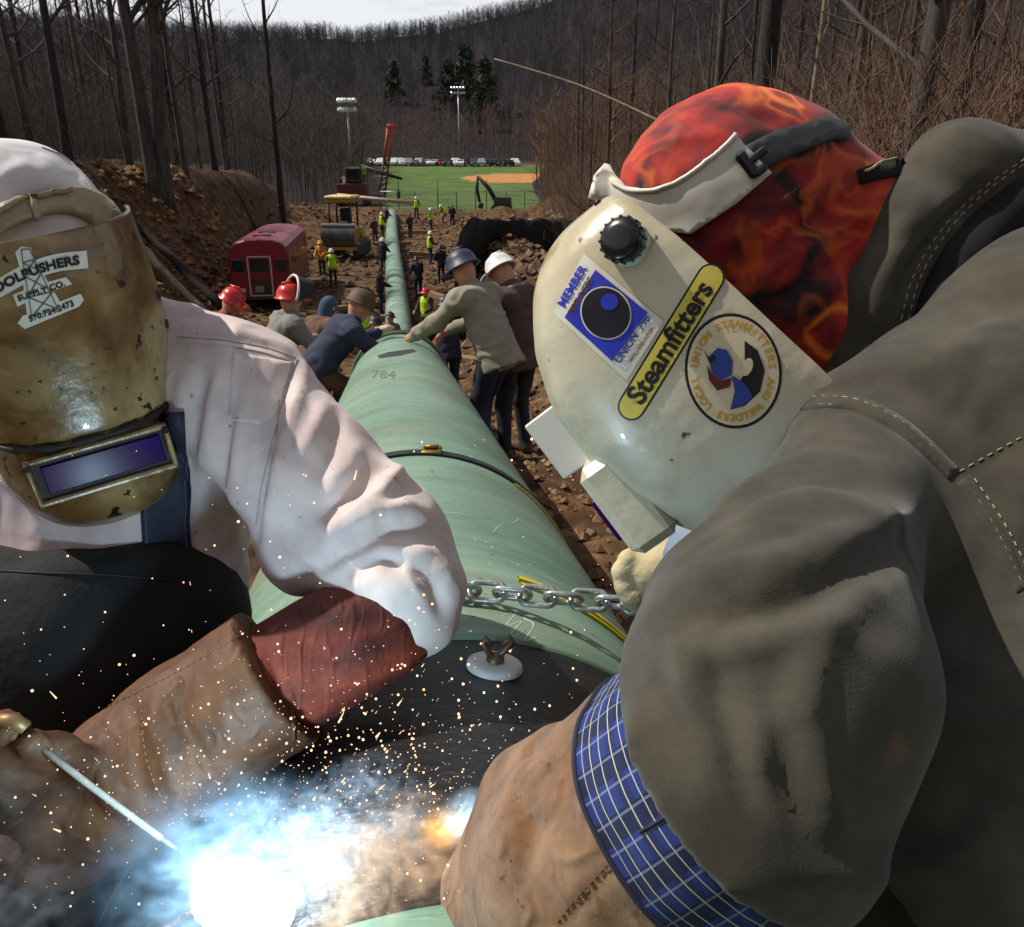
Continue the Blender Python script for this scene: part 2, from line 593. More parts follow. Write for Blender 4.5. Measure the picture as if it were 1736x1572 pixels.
# ------------------------------------------------------------------ materials
def mat(name, cols, scale=6.0, rough=0.8, bump=0.0, bscale=None, detail=6.0, metal=0.0, stops=None, spec=None,
        specks=None, coord='Object', mapping=(1, 1, 1), dist=0.0, sheen=0.0, rrange=None, second=None, coat=0.0, wrinkle=None):
    """noise between the given colours, optional dark specks, fine bump"""
    m = bpy.data.materials.new(name)
    m.use_nodes = True
    nt = m.node_tree; N = nt.nodes; L = nt.links
    b = N['Principled BSDF']
    b.inputs['Roughness'].default_value = rough
    b.inputs['Metallic'].default_value = metal
    if spec is not None: b.inputs['Specular IOR Level'].default_value = spec
    if sheen: b.inputs['Sheen Weight'].default_value = sheen; b.inputs['Sheen Roughness'].default_value = .5
    if coat: b.inputs['Coat Weight'].default_value = coat
    tc = N.new('ShaderNodeTexCoord'); mp = N.new('ShaderNodeMapping')
    mp.inputs['Scale'].default_value = mapping
    L.new(tc.outputs[coord], mp.inputs['Vector'])
    col = None
    if len(cols) == 1:
        b.inputs['Base Color'].default_value = cols[0]
    nz = N.new('ShaderNodeTexNoise'); nz.inputs['Scale'].default_value = scale; nz.inputs['Detail'].default_value = detail
    nz.inputs['Roughness'].default_value = 0.62; nz.inputs['Distortion'].default_value = dist
    L.new(mp.outputs['Vector'], nz.inputs['Vector'])
    rp = N.new('ShaderNodeValToRGB')
    cr = rp.color_ramp
    n = len(cols)
    if n > 1:
        st = stops or [0.32 + 0.36 * i / (n - 1) for i in range(n)]
        while len(cr.elements) < n: cr.elements.new(0.5)
        for i in range(n):
            cr.elements[i].position = st[i]; cr.elements[i].color = cols[i]
        L.new(nz.outputs['Fac'], rp.inputs['Fac'])
        col = rp.outputs['Color']
        if second:                              # a slower change of colour multiplied in
            n2 = N.new('ShaderNodeTexNoise'); n2.inputs['Scale'].default_value = second[0]; n2.inputs['Detail'].default_value = 3
            L.new(mp.outputs['Vector'], n2.inputs['Vector'])
            r2 = N.new('ShaderNodeValToRGB'); r2.color_ramp.elements[0].position = .35; r2.color_ramp.elements[1].position = .65
            r2.color_ramp.elements[0].color = second[1]; r2.color_ramp.elements[1].color = second[2]
            L.new(n2.outputs['Fac'], r2.inputs['Fac'])
            mx = N.new('ShaderNodeMix'); mx.data_type = 'RGBA'; mx.blend_type = 'MULTIPLY'; mx.inputs['Factor'].default_value = 1
            L.new(col, mx.inputs[6]); L.new(r2.outputs['Color'], mx.inputs[7]); col = mx.outputs[2]
        if specks:                              # (scale, threshold, colour)
            for (ss, thr, sc_) in (specks if isinstance(specks, list) else [specks]):
                n3 = N.new('ShaderNodeTexNoise'); n3.inputs['Scale'].default_value = ss; n3.inputs['Detail'].default_value = 2.5
                L.new(mp.outputs['Vector'], n3.inputs['Vector'])
                r3 = N.new('ShaderNodeValToRGB'); r3.color_ramp.elements[0].position = thr; r3.color_ramp.elements[1].position = thr + .03
                L.new(n3.outputs['Fac'], r3.inputs['Fac'])
                mx = N.new('ShaderNodeMix'); mx.data_type = 'RGBA'
                L.new(r3.outputs['Color'], mx.inputs['Factor']); L.new(col, mx.inputs[6]); mx.inputs[7].default_value = sc_
                col = mx.outputs[2]
        L.new(col, b.inputs['Base Color'])
    if rrange:
        mr = N.new('ShaderNodeMapRange'); mr.inputs['To Min'].default_value = rrange[0]; mr.inputs['To Max'].default_value = rrange[1]
        mr.inputs['From Min'].default_value = .3; mr.inputs['From Max'].default_value = .7
        L.new(nz.outputs['Fac'], mr.inputs['Value']); L.new(mr.outputs['Result'], b.inputs['Roughness'])
    if bump:
        nb = N.new('ShaderNodeTexNoise'); nb.inputs['Scale'].default_value = bscale or scale * 6; nb.inputs['Detail'].default_value = 4
        L.new(mp.outputs['Vector'], nb.inputs['Vector'])
        bp = N.new('ShaderNodeBump'); bp.inputs['Strength'].default_value = min(1.0, bump); bp.inputs['Distance'].default_value = min(.02, .35 / (bscale or scale * 6))
        L.new(nb.outputs['Fac'], bp.inputs['Height']); L.new(bp.outputs['Normal'], b.inputs['Normal'])
        if wrinkle:                             # creases pressed into cloth or leather: (scale, depth in m, stretch)
            mw = N.new('ShaderNodeMapping'); mw.inputs['Scale'].default_value = wrinkle[2]; mw.inputs['Rotation'].default_value = (.5, .9, .3)
            L.new(tc.outputs[coord], mw.inputs['Vector'])
            nw = N.new('ShaderNodeTexNoise'); nw.noise_type = 'RIDGED_MULTIFRACTAL'; nw.inputs['Scale'].default_value = wrinkle[0]; nw.inputs['Detail'].default_value = 3; nw.inputs['Distortion'].default_value = .7
            L.new(mw.outputs['Vector'], nw.inputs['Vector'])
            b2 = N.new('ShaderNodeBump'); b2.inputs['Strength'].default_value = .8; b2.inputs['Distance'].default_value = wrinkle[1]
            L.new(nw.outputs['Fac'], b2.inputs['Height']); L.new(b2.outputs['Normal'], bp.inputs['Normal'])
    return m

def emit(name, col, strength):
    m = bpy.data.materials.new(name); m.use_nodes = True
    N = m.node_tree.nodes; N.clear()
    o = N.new('ShaderNodeOutputMaterial'); e = N.new('ShaderNodeEmission')
    e.inputs['Color'].default_value = col; e.inputs['Strength'].default_value = strength
    m.node_tree.links.new(e.outputs[0], o.inputs[0])
    return m

# the pipe's line, used by the ground as well
PIPE_R = 0.45
def pipe_axis(y):
    return np.array([-0.1123 - 0.1423 * (y - 1), y, 4.943 - 0.1494 * (y - 1)])
# ================================================================== ground
def ground_z(x, y, rough=True):
    x = np.asarray(x, float); y = np.asarray(y, float)
    u = x + 0.1123 + 0.1423 * (y - 1)
    zc = np.interp(y, [-24, -9, -3, -.6, 0, 1, 8, 12, 18, 23, 30, 86, 95, 200, 240], [15, 9.0, 5.3, 4.5, 4.42, 4.36, 3.36, 2.25, .75, .05, 0, 0, .25, 3.1, 4.2])  # unseen slope behind the camera steepened to block low sky light
    # left bank, leaf covered, with the wood on top
    toe = np.interp(y, [0, 20, 34, 55, 75, 95, 140], [-5.0, -6.6, -7.4, -6.2, -8, -13, -24])
    wid = np.interp(y, [0, 34, 60, 95, 140], [5, 6.0, 3.0, 5.0, 10])
    ztop = zc * 0 + np.interp(y, [-8, 10, 30, 45, 60, 95, 200, 240], [5.2, 5.2, 5.6, 5.4, 4.6, 4.6, 7.0, 9])
    s = sstep(0, 1, (toe - u) / wid)
    z = zc + (np.maximum(ztop, zc) - zc) * s
    z += np.clip(toe - wid - u, 0, 400) * 0.10
    # right side: heaped spoil, then the wood
    rt = np.interp(y, [-8, 0, 8, 20, 40, 60, 95, 140, 200, 240], [1.6, 1.6, 2.0, 2.5, 4.0, 7, 16, 22, 36, 44])
    mound = np.interp(y, [-8, 3, 10, 18, 30, 45, 62, 75], [0.0, 0.05, .35, 1.3, 2.0, 2.3, 1.0, 0])
    z += mound * np.exp(-((u - rt - 1.6) / 1.9) ** 2)
    zr = np.interp(y, [-8, 8, 20, 40, 95, 240], [4.8, 4.2, 2.6, 2.0, 2.2, 6])
    s2 = sstep(0, 1, (u - rt - 1) / 6.0)
    z += np.maximum(zr - zc, 0) * s2 + np.clip(u - rt - 6, 0, 400) * 0.12 * sstep(0, 25, y)
    for (mx, my, mh, mr) in ((-15.2, 63, 1.5, 2.2), (-18.0, 74, 2.0, 3.0), (-13.6, 82, 1.3, 2.4), (-8.2, 74, .7, 1.4), (-3.2, 66, 1.2, 2.0), (-1.0, 76, 1.6, 2.6), (-6.4, 85, 1.0, 2.0), (-10.5, 57, .8, 1.2), (3.5, 82, 1.8, 3.0)):
        z = z + mh * np.exp(-((x - mx) ** 2 + (y - my) ** 2) / mr ** 2)         # heaps of dug earth about the pipe's far end
    # the far wooded ridge
    ridge = np.interp(y, [235, 300, 420, 560, 700, 900, 1600], [0, 10, 36, 69, 94, 102, 106])
    ridge = ridge * (0.90 + 0.10 * np.sin(x * 0.006 + 1.1) + 0.05 * np.sin(x * 0.017)) * (1 + np.clip(x - 20, 0, 400) * .0022) * (1 - .20 * sstep(-60, -260, x))
    z = z + ridge
    if rough:
        P = np.stack([x, y, np.zeros_like(x)], -1).reshape(-1, 3)
        near = 1 - sstep(86, 95, y)
        fld = sstep(88, 94, y) * (1 - sstep(205, 240, y))
        n = (fbm(P, 0.35, 3) * 0.16 + fbm(P, 1.7, 3) * 0.05).reshape(x.shape)
        pile = np.exp(-((u - rt - 1.6) / 2.5) ** 2) * near * sstep(4, 12, y) + s * (1 - s) * 4 * near * sstep(10, 20, y)
        z = z + n * (1 - .85 * fld) * sstep(.3, 1.0, np.abs(u)) + (fbm(P, 0.9, 4) * 0.35).reshape(x.shape) * pile
        z = z + (fbm(P, 9.0, 3) * 0.022).reshape(x.shape) * (1 - sstep(12, 20, y))
    return z

def axis_steps(marks, steps):
    out = []
    for (a, b), st in zip(zip(marks[:-1], marks[1:]), steps):
        n = max(1, int(round((b - a) / st))); out += list(np.linspace(a, b, n, endpoint=False))
    return np.array(out + [marks[-1]])

gxs = axis_steps([-700, -200, -60, -20, -6, -1.6, 2.6, 8, 20, 60, 200, 700], [50, 14, 3, .7, .3, .12, .055, .25, 1.0, 5, 40][:0] or [50, 14, 3, .7, .3, .06, .25, 1.0, 5, 14, 50])
gys = axis_steps([-24, -1, 1, 3, 9, 20, 50, 100, 240, 800, 1700], [.9, .3, .15, .055, .18, .45, 1.0, 4, 22, 150])
GX, GY = np.meshgrid(gxs, gys, indexing='ij')
GZ = ground_z(GX, GY)
nx, ny = GX.shape
V = np.stack([GX, GY, GZ], -1).reshape(-1, 3)
I = np.arange(nx * ny).reshape(nx, ny)
F = np.stack([I[:-1, :-1], I[1:, :-1], I[1:, 1:], I[:-1, 1:]], -1).reshape(-1, 4)

def ground_mat():
    m = bpy.data.materials.new('earth_and_leaf_litter'); m.use_nodes = True
    N, L = m.node_tree.nodes, m.node_tree.links
    b = N['Principled BSDF']; b.inputs['Roughness'].default_value = .95; b.inputs['Specular IOR Level'].default_value = .15
    tc = N.new('ShaderNodeTexCoord')
    def noise(sc, det=6, rough=.65):
        n = N.new('ShaderNodeTexNoise'); n.inputs['Scale'].default_value = sc; n.inputs['Detail'].default_value = det; n.inputs['Roughness'].default_value = rough
        L.new(tc.outputs['Object'], n.inputs['Vector']); return n.outputs['Fac']
    def ramp(fac, cols, st):
        r = N.new('ShaderNodeValToRGB')
        while len(r.color_ramp.elements) < len(cols): r.color_ramp.elements.new(.5)
        for i, c in enumerate(cols): r.color_ramp.elements[i].color = c; r.color_ramp.elements[i].position = st[i]
        L.new(fac, r.inputs['Fac']); return r.outputs['Color']
    def mix(f, a, c):
        x = N.new('ShaderNodeMix'); x.data_type = 'RGBA'; L.new(f, x.inputs['Factor']); L.new(a, x.inputs[6]); L.new(c, x.inputs[7]); return x.outputs[2]
    dirt = ramp(noise(2.6), [S(44, 31, 22), S(78, 56, 38), S(106, 80, 54), S(138, 114, 84)], [.30, .45, .58, .72])
    litter = ramp(noise(1.4, 8, .75), [S(30, 23, 19), S(64, 44, 34), S(92, 64, 48), S(84, 72, 60)], [.32, .46, .58, .72])
    grass = ramp(noise(.22, 9, .75), [S(58, 78, 40), S(76, 98, 48), S(92, 108, 58), S(116, 112, 72)], [.34, .47, .60, .72])
    clay = ramp(noise(.7), [S(170, 116, 66), S(188, 136, 82)], [.4, .6])
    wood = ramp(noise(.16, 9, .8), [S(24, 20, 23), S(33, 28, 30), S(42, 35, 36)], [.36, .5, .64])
    at_ = N.new('ShaderNodeAttribute'); at_.attribute_name = 'zones'
    sp = N.new('ShaderNodeSeparateColor'); L.new(at_.outputs['Color'], sp.inputs[0])
    c = mix(sp.outputs[0], dirt, litter)
    at2 = N.new('ShaderNodeAttribute'); at2.attribute_name = 'zones_far'
    sp2 = N.new('ShaderNodeSeparateColor'); L.new(at2.outputs['Color'], sp2.inputs[0])
    c = mix(sp.outputs[1], c, grass)
    c = mix(sp.outputs[2], c, clay)
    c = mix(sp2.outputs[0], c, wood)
    L.new(c, b.inputs['Base Color'])
    bp = N.new('ShaderNodeBump'); bp.inputs['Strength'].default_value = .9; bp.inputs['Distance'].default_value = .03
    L.new(noise(11, 8, .7), bp.inputs['Height']); L.new(bp.outputs['Normal'], b.inputs['Normal'])
    return m

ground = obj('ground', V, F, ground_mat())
tag(ground, kind='structure')
# which earth lies where (leaf litter, turf, infield clay, woodland floor)
x, y = V[:, 0], V[:, 1]
u = x + 0.1123 + 0.1423 * (y - 1)
toe = np.interp(y, [0, 20, 34, 55, 75, 95, 140], [-5.0, -6.6, -7.4, -6.2, -8, -13, -24])
rt = np.interp(y, [-8, 0, 8, 20, 40, 60, 95, 140, 200, 240], [1.6, 1.6, 2.0, 2.5, 4.0, 7, 16, 22, 36, 44])
nzz = fbm(V * [1, 1, 0], .25, 3) * 1.2
wid_ = np.interp(y, [0, 34, 60, 95, 140], [5, 6.0, 3.0, 5.0, 10])
lit = np.clip(sstep(.45, .8, (toe - u) / wid_ + nzz * .12) + sstep(5, 8, u - rt + nzz), 0, 1) * (1 - 0 * y)
tx, ty = proj(V)[0], y
fleft = (x > (648 + nzz * 6 - CX) / FPX * .936 * y) & (u < rt + 1)
gr = sstep(92.5, 95.5, y + nzz * .6) * (1 - sstep(206, 212, y)) * fleft
cl = (((x - 3.0) / 12.0) ** 2 + ((y - 156) / 15.0) ** 2 < 1).astype(float) * gr
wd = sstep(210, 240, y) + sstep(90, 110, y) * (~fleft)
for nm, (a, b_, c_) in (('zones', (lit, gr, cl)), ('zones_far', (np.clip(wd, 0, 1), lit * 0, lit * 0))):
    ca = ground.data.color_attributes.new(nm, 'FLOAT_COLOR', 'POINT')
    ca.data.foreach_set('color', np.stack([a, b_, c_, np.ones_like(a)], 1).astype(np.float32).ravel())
# ================================================================== bare trees
bark_grey = mat('bark_grey', [S(42, 38, 35), S(66, 60, 54), S(86, 79, 71)], 5, .95, 1, 22, mapping=(1, 1, .25))
bark_dark = mat('bark_dark', [S(27, 23, 21), S(46, 40, 36)], 5, .95, 1, 22, mapping=(1, 1, .25))
bark_brown = mat('bark_brown', [S(50, 39, 32), S(78, 62, 51), S(96, 78, 63)], 5, .95, 1, 22, mapping=(1, 1, .25))
bark_pale = mat('bark_pale', [S(104, 90, 72), S(150, 134, 110)], 6, .9, 1, 22, mapping=(1, 1, .4))
twig_grey = mat('twig_grey', [S(58, 51, 47), S(84, 75, 69)], 1.2, .95)
twig_brown = mat('twig_brown', [S(78, 59, 46), S(108, 83, 65), S(98, 78, 70)], 1.2, .95)

def bare_tree(seed, H, r0, first, nlimb, twigs, lean=0.012, fork=False):
    """trunk and crown of a leafless tree as two meshes: (V,F) trunk, (V,F) crown"""
    q = random.Random(seed)
    tr, cr = MB(), MB()
    def wander(p, d, L, r, n, curl, up):
        pts, rr = [np.array(p, float)], [r]
        d = np.array(d, float)
        for i in range(n):
            d = d + np.array([q.gauss(0, curl), q.gauss(0, curl), q.gauss(0, curl * .6) + up])
            d /= np.linalg.norm(d)
            pts.append(pts[-1] + d * L / n); rr.append(max(.004, r * (1 - .86 * (i + 1) / n)))
        return pts, rr
    def twig_set(pts, rr, n, L):
        for _ in range(n):
            i = q.randrange(1, len(pts))
            a = q.uniform(0, 2 * PI); dd = pts[i] - pts[i - 1]; dd = dd / np.linalg.norm(dd)
            o = np.array([math.cos(a), math.sin(a), q.uniform(-.1, .7)])
            p2, r2 = wander(pts[i], dd * .6 + o * .8, L * q.uniform(.5, 1.2), max(.008, rr[i] * .5), 4, .22, .05)
            cr.tube(p2, r2, 3, False)
            for _ in range(2):
                j = q.randrange(1, len(p2)); a2 = q.uniform(0, 2 * PI)
                p3, r3 = wander(p2[j], (p2[j] - p2[j - 1]) / np.linalg.norm(p2[j] - p2[j - 1]) + .7 * np.array([math.cos(a2), math.sin(a2), .3]), L * .5 * q.uniform(.5, 1.1), .007, 3, .2, .03)
                cr.tube(p3, r3, 3, False)
    stems = 1 if not fork else 2
    for sidx in range(stems):
        d0 = np.array([q.gauss(0, lean), q.gauss(0, lean), 1.0])
        if fork: d0 = d0 + np.array([(-1) ** sidx * .055, 0, 0])
        base = np.array([(-1) ** sidx * r0 * .5 if fork else 0, 0, -.6])
        n = 12
        pts, rr = [base], [r0 * 1.5]
        d = d0 / np.linalg.norm(d0)
        for i in range(n):
            d = d + np.array([q.gauss(0, .013), q.gauss(0, .013), .02]); d /= np.linalg.norm(d)
            pts.append(pts[-1] + d * H / n); rr.append(max(.02, r0 * (1 - .80 * ((i + 1) / n) ** 1.2)))
        rr[1] = r0 * .97
        tr.tube(resample(pts, H / 30), np.interp(np.linspace(0, 1, len(resample(pts, H / 30))), np.linspace(0, 1, len(rr)), rr), 9, True)
        for k in range(nlimb):
            t = first + (1 - first) * (k + q.random()) / nlimb * .97
            i = min(n - 1, int(t * n)); f = t * n - i
            p = pts[i] * (1 - f) + pts[i + 1] * f
            a = q.uniform(0, 2 * PI)
            rl = max(.015, rr[i] * q.uniform(.3, .55))
            Lb = H * .26 * (1.15 - t) * q.uniform(.6, 1.3)
            lp, lr = wander(p, (math.cos(a), math.sin(a), q.uniform(.25, 1.0)), Lb, rl, 6, .14, .08)
            cr.tube(lp, lr, 5, False)
            twig_set(lp, lr, twigs, Lb * .45)
    return tr, cr

TREES = []
def proto(name, seed, bark, twig, **kw):
    tr, cr = bare_tree(seed, **kw)
    me1 = mkmesh('trunk', tr.V, tr.F, bark); me2 = mkmesh('crown', cr.V, cr.F, twig)
    return (name, me1, me2)

def plant(p, x, y, label, cat='tree', group=None, s=1.0, rz=None, lean=(0, 0)):
    r = empty(p[0], (x, y, float(ground_z(np.array([x]), np.array([y]), False)[0])), label, cat, group,
              (lean[0], lean[1], rnd.uniform(0, 6.28) if rz is None else rz))
    r.scale = (s, s, s)
    for nm, me in (('trunk', p[1]), ('crown', p[2])):
        o = bpy.data.objects.new(nm, me); COL.objects.link(o); o.parent = r
    return r

tall = [proto('bare_tree', 20 + i, [bark_grey, bark_dark, bark_grey, bark_dark][i % 4], twig_grey, H=[21, 24, 19, 22][i % 4], r0=[.20, .26, .16, .22][i % 4], first=[.22, .3, .18, .26][i % 4], nlimb=[17, 18, 15, 18][i % 4], twigs=7) for i in range(4)]
slim = [proto('slender_bare_tree', 40 + i, [bark_grey, bark_dark, bark_brown][i], twig_grey, H=[14, 12, 15][i], r0=[.085, .07, .10][i], first=.2, nlimb=14, twigs=6, lean=.05) for i in range(3)]
brush = [proto('brushy_bare_tree', 60 + i, bark_brown, twig_brown, H=[11, 9, 13, 10][i], r0=[.10, .08, .13, .09][i], first=.06, nlimb=[24, 22, 26, 24][i], twigs=10, lean=.06) for i in range(4)]
big = proto('bare_tree', 91, bark_grey, twig_grey, H=25, r0=.34, first=.28, nlimb=18, twigs=7, fork=True)
pale = proto('pale_bare_tree', 95, bark_pale, twig_brown, H=13, r0=.09, first=.3, nlimb=12, twigs=6)

def px2x(px, y):
    return (px - CX) / FPX * .936 * y

# the trees that can be singled out
plant(big, px2x(262, 40), 40, 'big twin-stemmed bare tree standing highest on the leafy left bank', s=.95, rz=.3)
plant(tall[1], px2x(470, 54), 54, 'dark straight bare tree standing alone at the foot of the left wood', s=.85, rz=1.0)
plant(tall[0], px2x(216, 42), 42, 'grey bare tree just left of the twin-stemmed tree', s=.85, rz=2.0)
plant(tall[3], px2x(112, 36), 36, 'dark bare tree rising right behind the white cap', s=.85, rz=.5)
plant(tall[2], px2x(58, 38), 38, 'thin bare tree behind the left part of the white cap', s=.95, rz=4)
plant(tall[1], px2x(8, 36), 36, 'bare tree trunk at the left edge of the picture', s=.85, rz=2.5)
plant(tall[0], px2x(310, 46), 46, 'bare tree right of the twin-stemmed tree on the left bank', s=.8, rz=3.5)
plant(pale, px2x(1360, 22), 22, 'slim pale-barked bare tree above the red cap', s=1.0, rz=1)
plant(tall[1], px2x(1618, 17), 17, 'thick dark trunk rising behind the grey jacket collar', s=.75, rz=2)
plant(slim[1], px2x(1275, 27), 27, 'dark thin trunk in the right wood above the red cap', s=1.1, rz=0)
plant(pale, px2x(1560, 20), 20, 'pale slim trunk just left of the thick dark trunk', s=.9, rz=4)
plant(tall[0], px2x(1440, 26), 26, 'bare trunk between the pale slim trunks in the right wood', s=.8, rz=5)
plant(tall[2], px2x(1700, 22), 22, 'bare leaning trunk at the top right corner', s=.9, rz=5, lean=(0, .06))

GL, GR = 'trees of the left wood', 'trees of the right wood'
pts_used = []
def free(x, y, d):
    for (a, b) in pts_used:
        if (a - x) ** 2 + (b - y) ** 2 < d * d: return False
    pts_used.append((x, y)); return True
n = 0
while n < 95:
    y = rnd.uniform(34, 112); px = rnd.uniform(-160, 555)
    x = px2x(px, y); uu = x + .1423 * y
    tw = float(np.interp(y, [0, 20, 34, 55, 75, 95, 140], [-5.0, -6.6, -7.4, -6.2, -8, -13, -24]))
    if uu > tw - 4.5 or not free(x, y, 1.1): continue
    p = rnd.choice(tall + slim + slim)
    plant(p, x, y, 'slender bare tree among the others of the left wood' if p in slim else 'tall bare tree among the others of the left wood', group=GL, s=rnd.uniform(.75, 1.1))
    n += 1
n = 0
while n < 26:
    y = rnd.uniform(98, 190); px = rnd.uniform(470, 632)
    x = px2x(px, y)
    if not free(x, y, 2.0): continue
    plant(rnd.choice(slim + brush[:2]), x, y, 'far bare tree at the left edge of the playing field', group='trees left of the playing field', s=rnd.uniform(.7, 1.0))
    n += 1
n = 0
while n < 175:
    y = rnd.uniform(13, 125); px = rnd.uniform(900, 1900)
    x = px2x(px, y); uu = x + .1423 * y
    tw = float(np.interp(y, [0, 8, 20, 40, 60, 95, 140], [3.5, 5, 6.5, 8.5, 11.5, 17.5, 25]))
    if uu < tw or not free(x, y, .8): continue
    p = rnd.choice(brush + brush + slim + tall[:2])
    plant(p, x, y, {'brushy_bare_tree': 'brushy brown leafless tree in the thicket of the right wood', 'slender_bare_tree': 'slender bare tree in the thicket of the right wood', 'bare_tree': 'tall bare tree in the thicket of the right wood'}[p[0]], group=GR, s=rnd.uniform(.7, 1.1))
    n += 1

# undergrowth: twigs beyond counting
def sticks(A, B, r, taper=.25):
    """many three-sided tapering sticks from A to B at once"""
    d = B - A; n = len(A)
    s_ = np.cross(d, np.array([.3, 1, .02])); s_ /= np.linalg.norm(s_, axis=1)[:, None] + 1e-9
    t_ = np.cross(d, s_); t_ /= np.linalg.norm(t_, axis=1)[:, None] + 1e-9
    r = np.asarray(r)[:, None]
    ring = [s_, -.5 * s_ + .87 * t_, -.5 * s_ - .87 * t_]
    V = np.stack([A + r * k for k in ring] + [B + r * taper * k for k in ring], 1).reshape(-1, 3)
    o = (np.arange(n) * 6)[:, None]
    F = np.concatenate([o + np.array(f)[None] for f in ((0, 1, 4, 3), (1, 2, 5, 4), (2, 0, 3, 5))])
    return V, F

def mesh_np(name, V, F, m):
    me = bpy.data.meshes.new(name); k = F.shape[1]
    me.vertices.add(len(V)); me.vertices.foreach_set('co', V.astype(np.float32).ravel())
    me.loops.add(F.size); me.loops.foreach_set('vertex_index', F.astype(np.int32).ravel())
    me.polygons.add(len(F)); me.polygons.foreach_set('loop_start', (np.arange(len(F)) * k).astype(np.int32))
    me.materials.append(m); me.update(calc_edges=True)
    o = bpy.data.objects.new(name, me); COL.objects.link(o); return o

def twig_mass(name, label, n, place, hgt, mat_, seed, cat='undergrowth'):
    q = np.random.RandomState(seed)
    P0 = np.array([place(q) for _ in range(n)]); Z0 = ground_z(P0[:, 0], P0[:, 1], False)
    A0 = np.column_stack([P0, Z0 - .1]); L = hgt * q.uniform(.35, 1.1, n)
    d0 = q.normal(0, .25, (n, 3)); d0[:, 2] = 1
    As, Bs, Rs = [], [], []
    for s in range(4):
        d = d0 + (q.normal(0, .5, (n, 3)) if s else 0); d[:, 2] = np.abs(d[:, 2]); d /= np.linalg.norm(d, axis=1)[:, None]
        p = A0 + (d0 / np.linalg.norm(d0, axis=1)[:, None] * (L * q.uniform(.15, .75, n))[:, None] if s else 0)
        for j in range(4):
            e = p + d * (L / 4.5 * (1 if s == 0 else .5))[:, None]
            As.append(p); Bs.append(e); Rs.append((L * .0034 + .003) * (1 - .22 * j) * (1 if s == 0 else .6))
            d = d + q.normal(0, .16, (n, 3)); d /= np.linalg.norm(d, axis=1)[:, None]; p = e
    V, F = sticks(np.concatenate(As), np.concatenate(Bs), np.concatenate(Rs), .78)
    return tag(mesh_np(name, V, F, mat_), label, cat, kind='stuff')

def place_r(q):
    while True:
        y = 12 + 110 * q.rand() ** 1.5; px = q.uniform(880, 1850); x = px2x(px, y); uu = x + .1423 * y
        if uu > np.interp(y, [0, 8, 20, 40, 60, 95, 140], [3.2, 4.6, 6.0, 8, 11, 17, 25]): return (x, y)
def place_l(q):
    while True:
        y = 36 + 80 * q.rand() ** 1.3; px = q.uniform(-150, 560); x = px2x(px, y); uu = x + .1423 * y
        if uu < np.interp(y, [0, 20, 34, 55, 75, 95, 140], [-5.0, -6.6, -7.4, -6.2, -8, -13, -24]) - 5: return (x, y)
twig_mass('brushwood', 'tangle of thin brown twigs filling the right wood', 9500, place_r, 4.6, twig_brown, 3)
twig_mass('undergrowth', 'thin grey saplings and twigs filling the left wood', 3600, place_l, 4.5, twig_grey, 4)

# the far wooded ridge and valley: a forest that reads as one mass
def far_forest(name, label, n, region, mat_, seed, hmin, hmax, wide=.28, thick=.010, nb=10):
    q = np.random.RandomState(seed); P = region(q, n); Z = ground_z(P[:, 0], P[:, 1], False)
    h = q.uniform(hmin, hmax, n); B0 = np.column_stack([P, Z - .5]); r = thick * h * (1 + P[:, 1] / 500)
    As, Bs, Rs = [B0], [B0 + np.column_stack([q.normal(0, .3, n), 0 * h, h])], [r]
    for k in range(nb):
        t = q.uniform(.06 if nb > 12 else .25, .95, n); a = q.uniform(0, 2 * PI, n); e = h * wide * (1.25 - t) * q.uniform(.6, 1.3, n)
        A = B0 + np.column_stack([0 * h, 0 * h, h * t]); As.append(A)
        Bs.append(A + np.column_stack([np.cos(a) * e, np.sin(a) * e, e * q.uniform(.4, 1.5, n)])); Rs.append(r * .6)
    V, F = sticks(np.concatenate(As), np.concatenate(Bs), np.concatenate(Rs), .15)
    tag(mesh_np(name, V, F, mat_), label, 'woods', kind='stuff')

far_mat = mat('far_wood_bark', [S(27, 24, 31), S(34, 29, 36), S(32, 29, 39)], .03, .95)  # dark bluish tint stands in for distance haze
val_mat = mat('valley_wood_bark', [S(72, 60, 52), S(100, 84, 74), S(96, 76, 74)], .05, .95)
def reg_ridge(q, n):
    y = 250 + 560 * q.rand(n) ** .8; px = q.uniform(-200, 1500, n); return np.stack([(px - CX) / FPX * y, y], 1)
def reg_valley(q, n):
    y = q.uniform(214, 300, n); px = q.uniform(300, 1100, n); return np.stack([(px - CX) / FPX * y, y], 1)
def reg_left(q, n):
    y = q.uniform(98, 260, n); px = q.uniform(-200, 640, n); return np.stack([(px - CX) / FPX * y, y], 1)
def reg_right(q, n):
    y = q.uniform(115, 250, n); px = q.uniform(905, 1500, n); return np.stack([(px - CX) / FPX * y, y], 1)
far_forest('ridge_forest', 'dark purple-brown leafless forest covering the far ridge', 11000, reg_ridge, far_mat, 5, 8, 13, wide=.4, thick=.004, nb=16)
far_forest('valley_forest', 'bare wood behind the parked cars at the far side of the field', 700, reg_valley, val_mat, 6, 8, 14, thick=.006)
far_forest('left_back_forest', 'grey mass of bare trees deep behind the left wood', 1500, reg_left, twig_grey, 8, 9, 15, thick=.0055)
far_forest('right_back_forest', 'brown mass of bare trees deep behind the right wood', 1100, reg_right, twig_brown, 9, 9, 15, thick=.006)

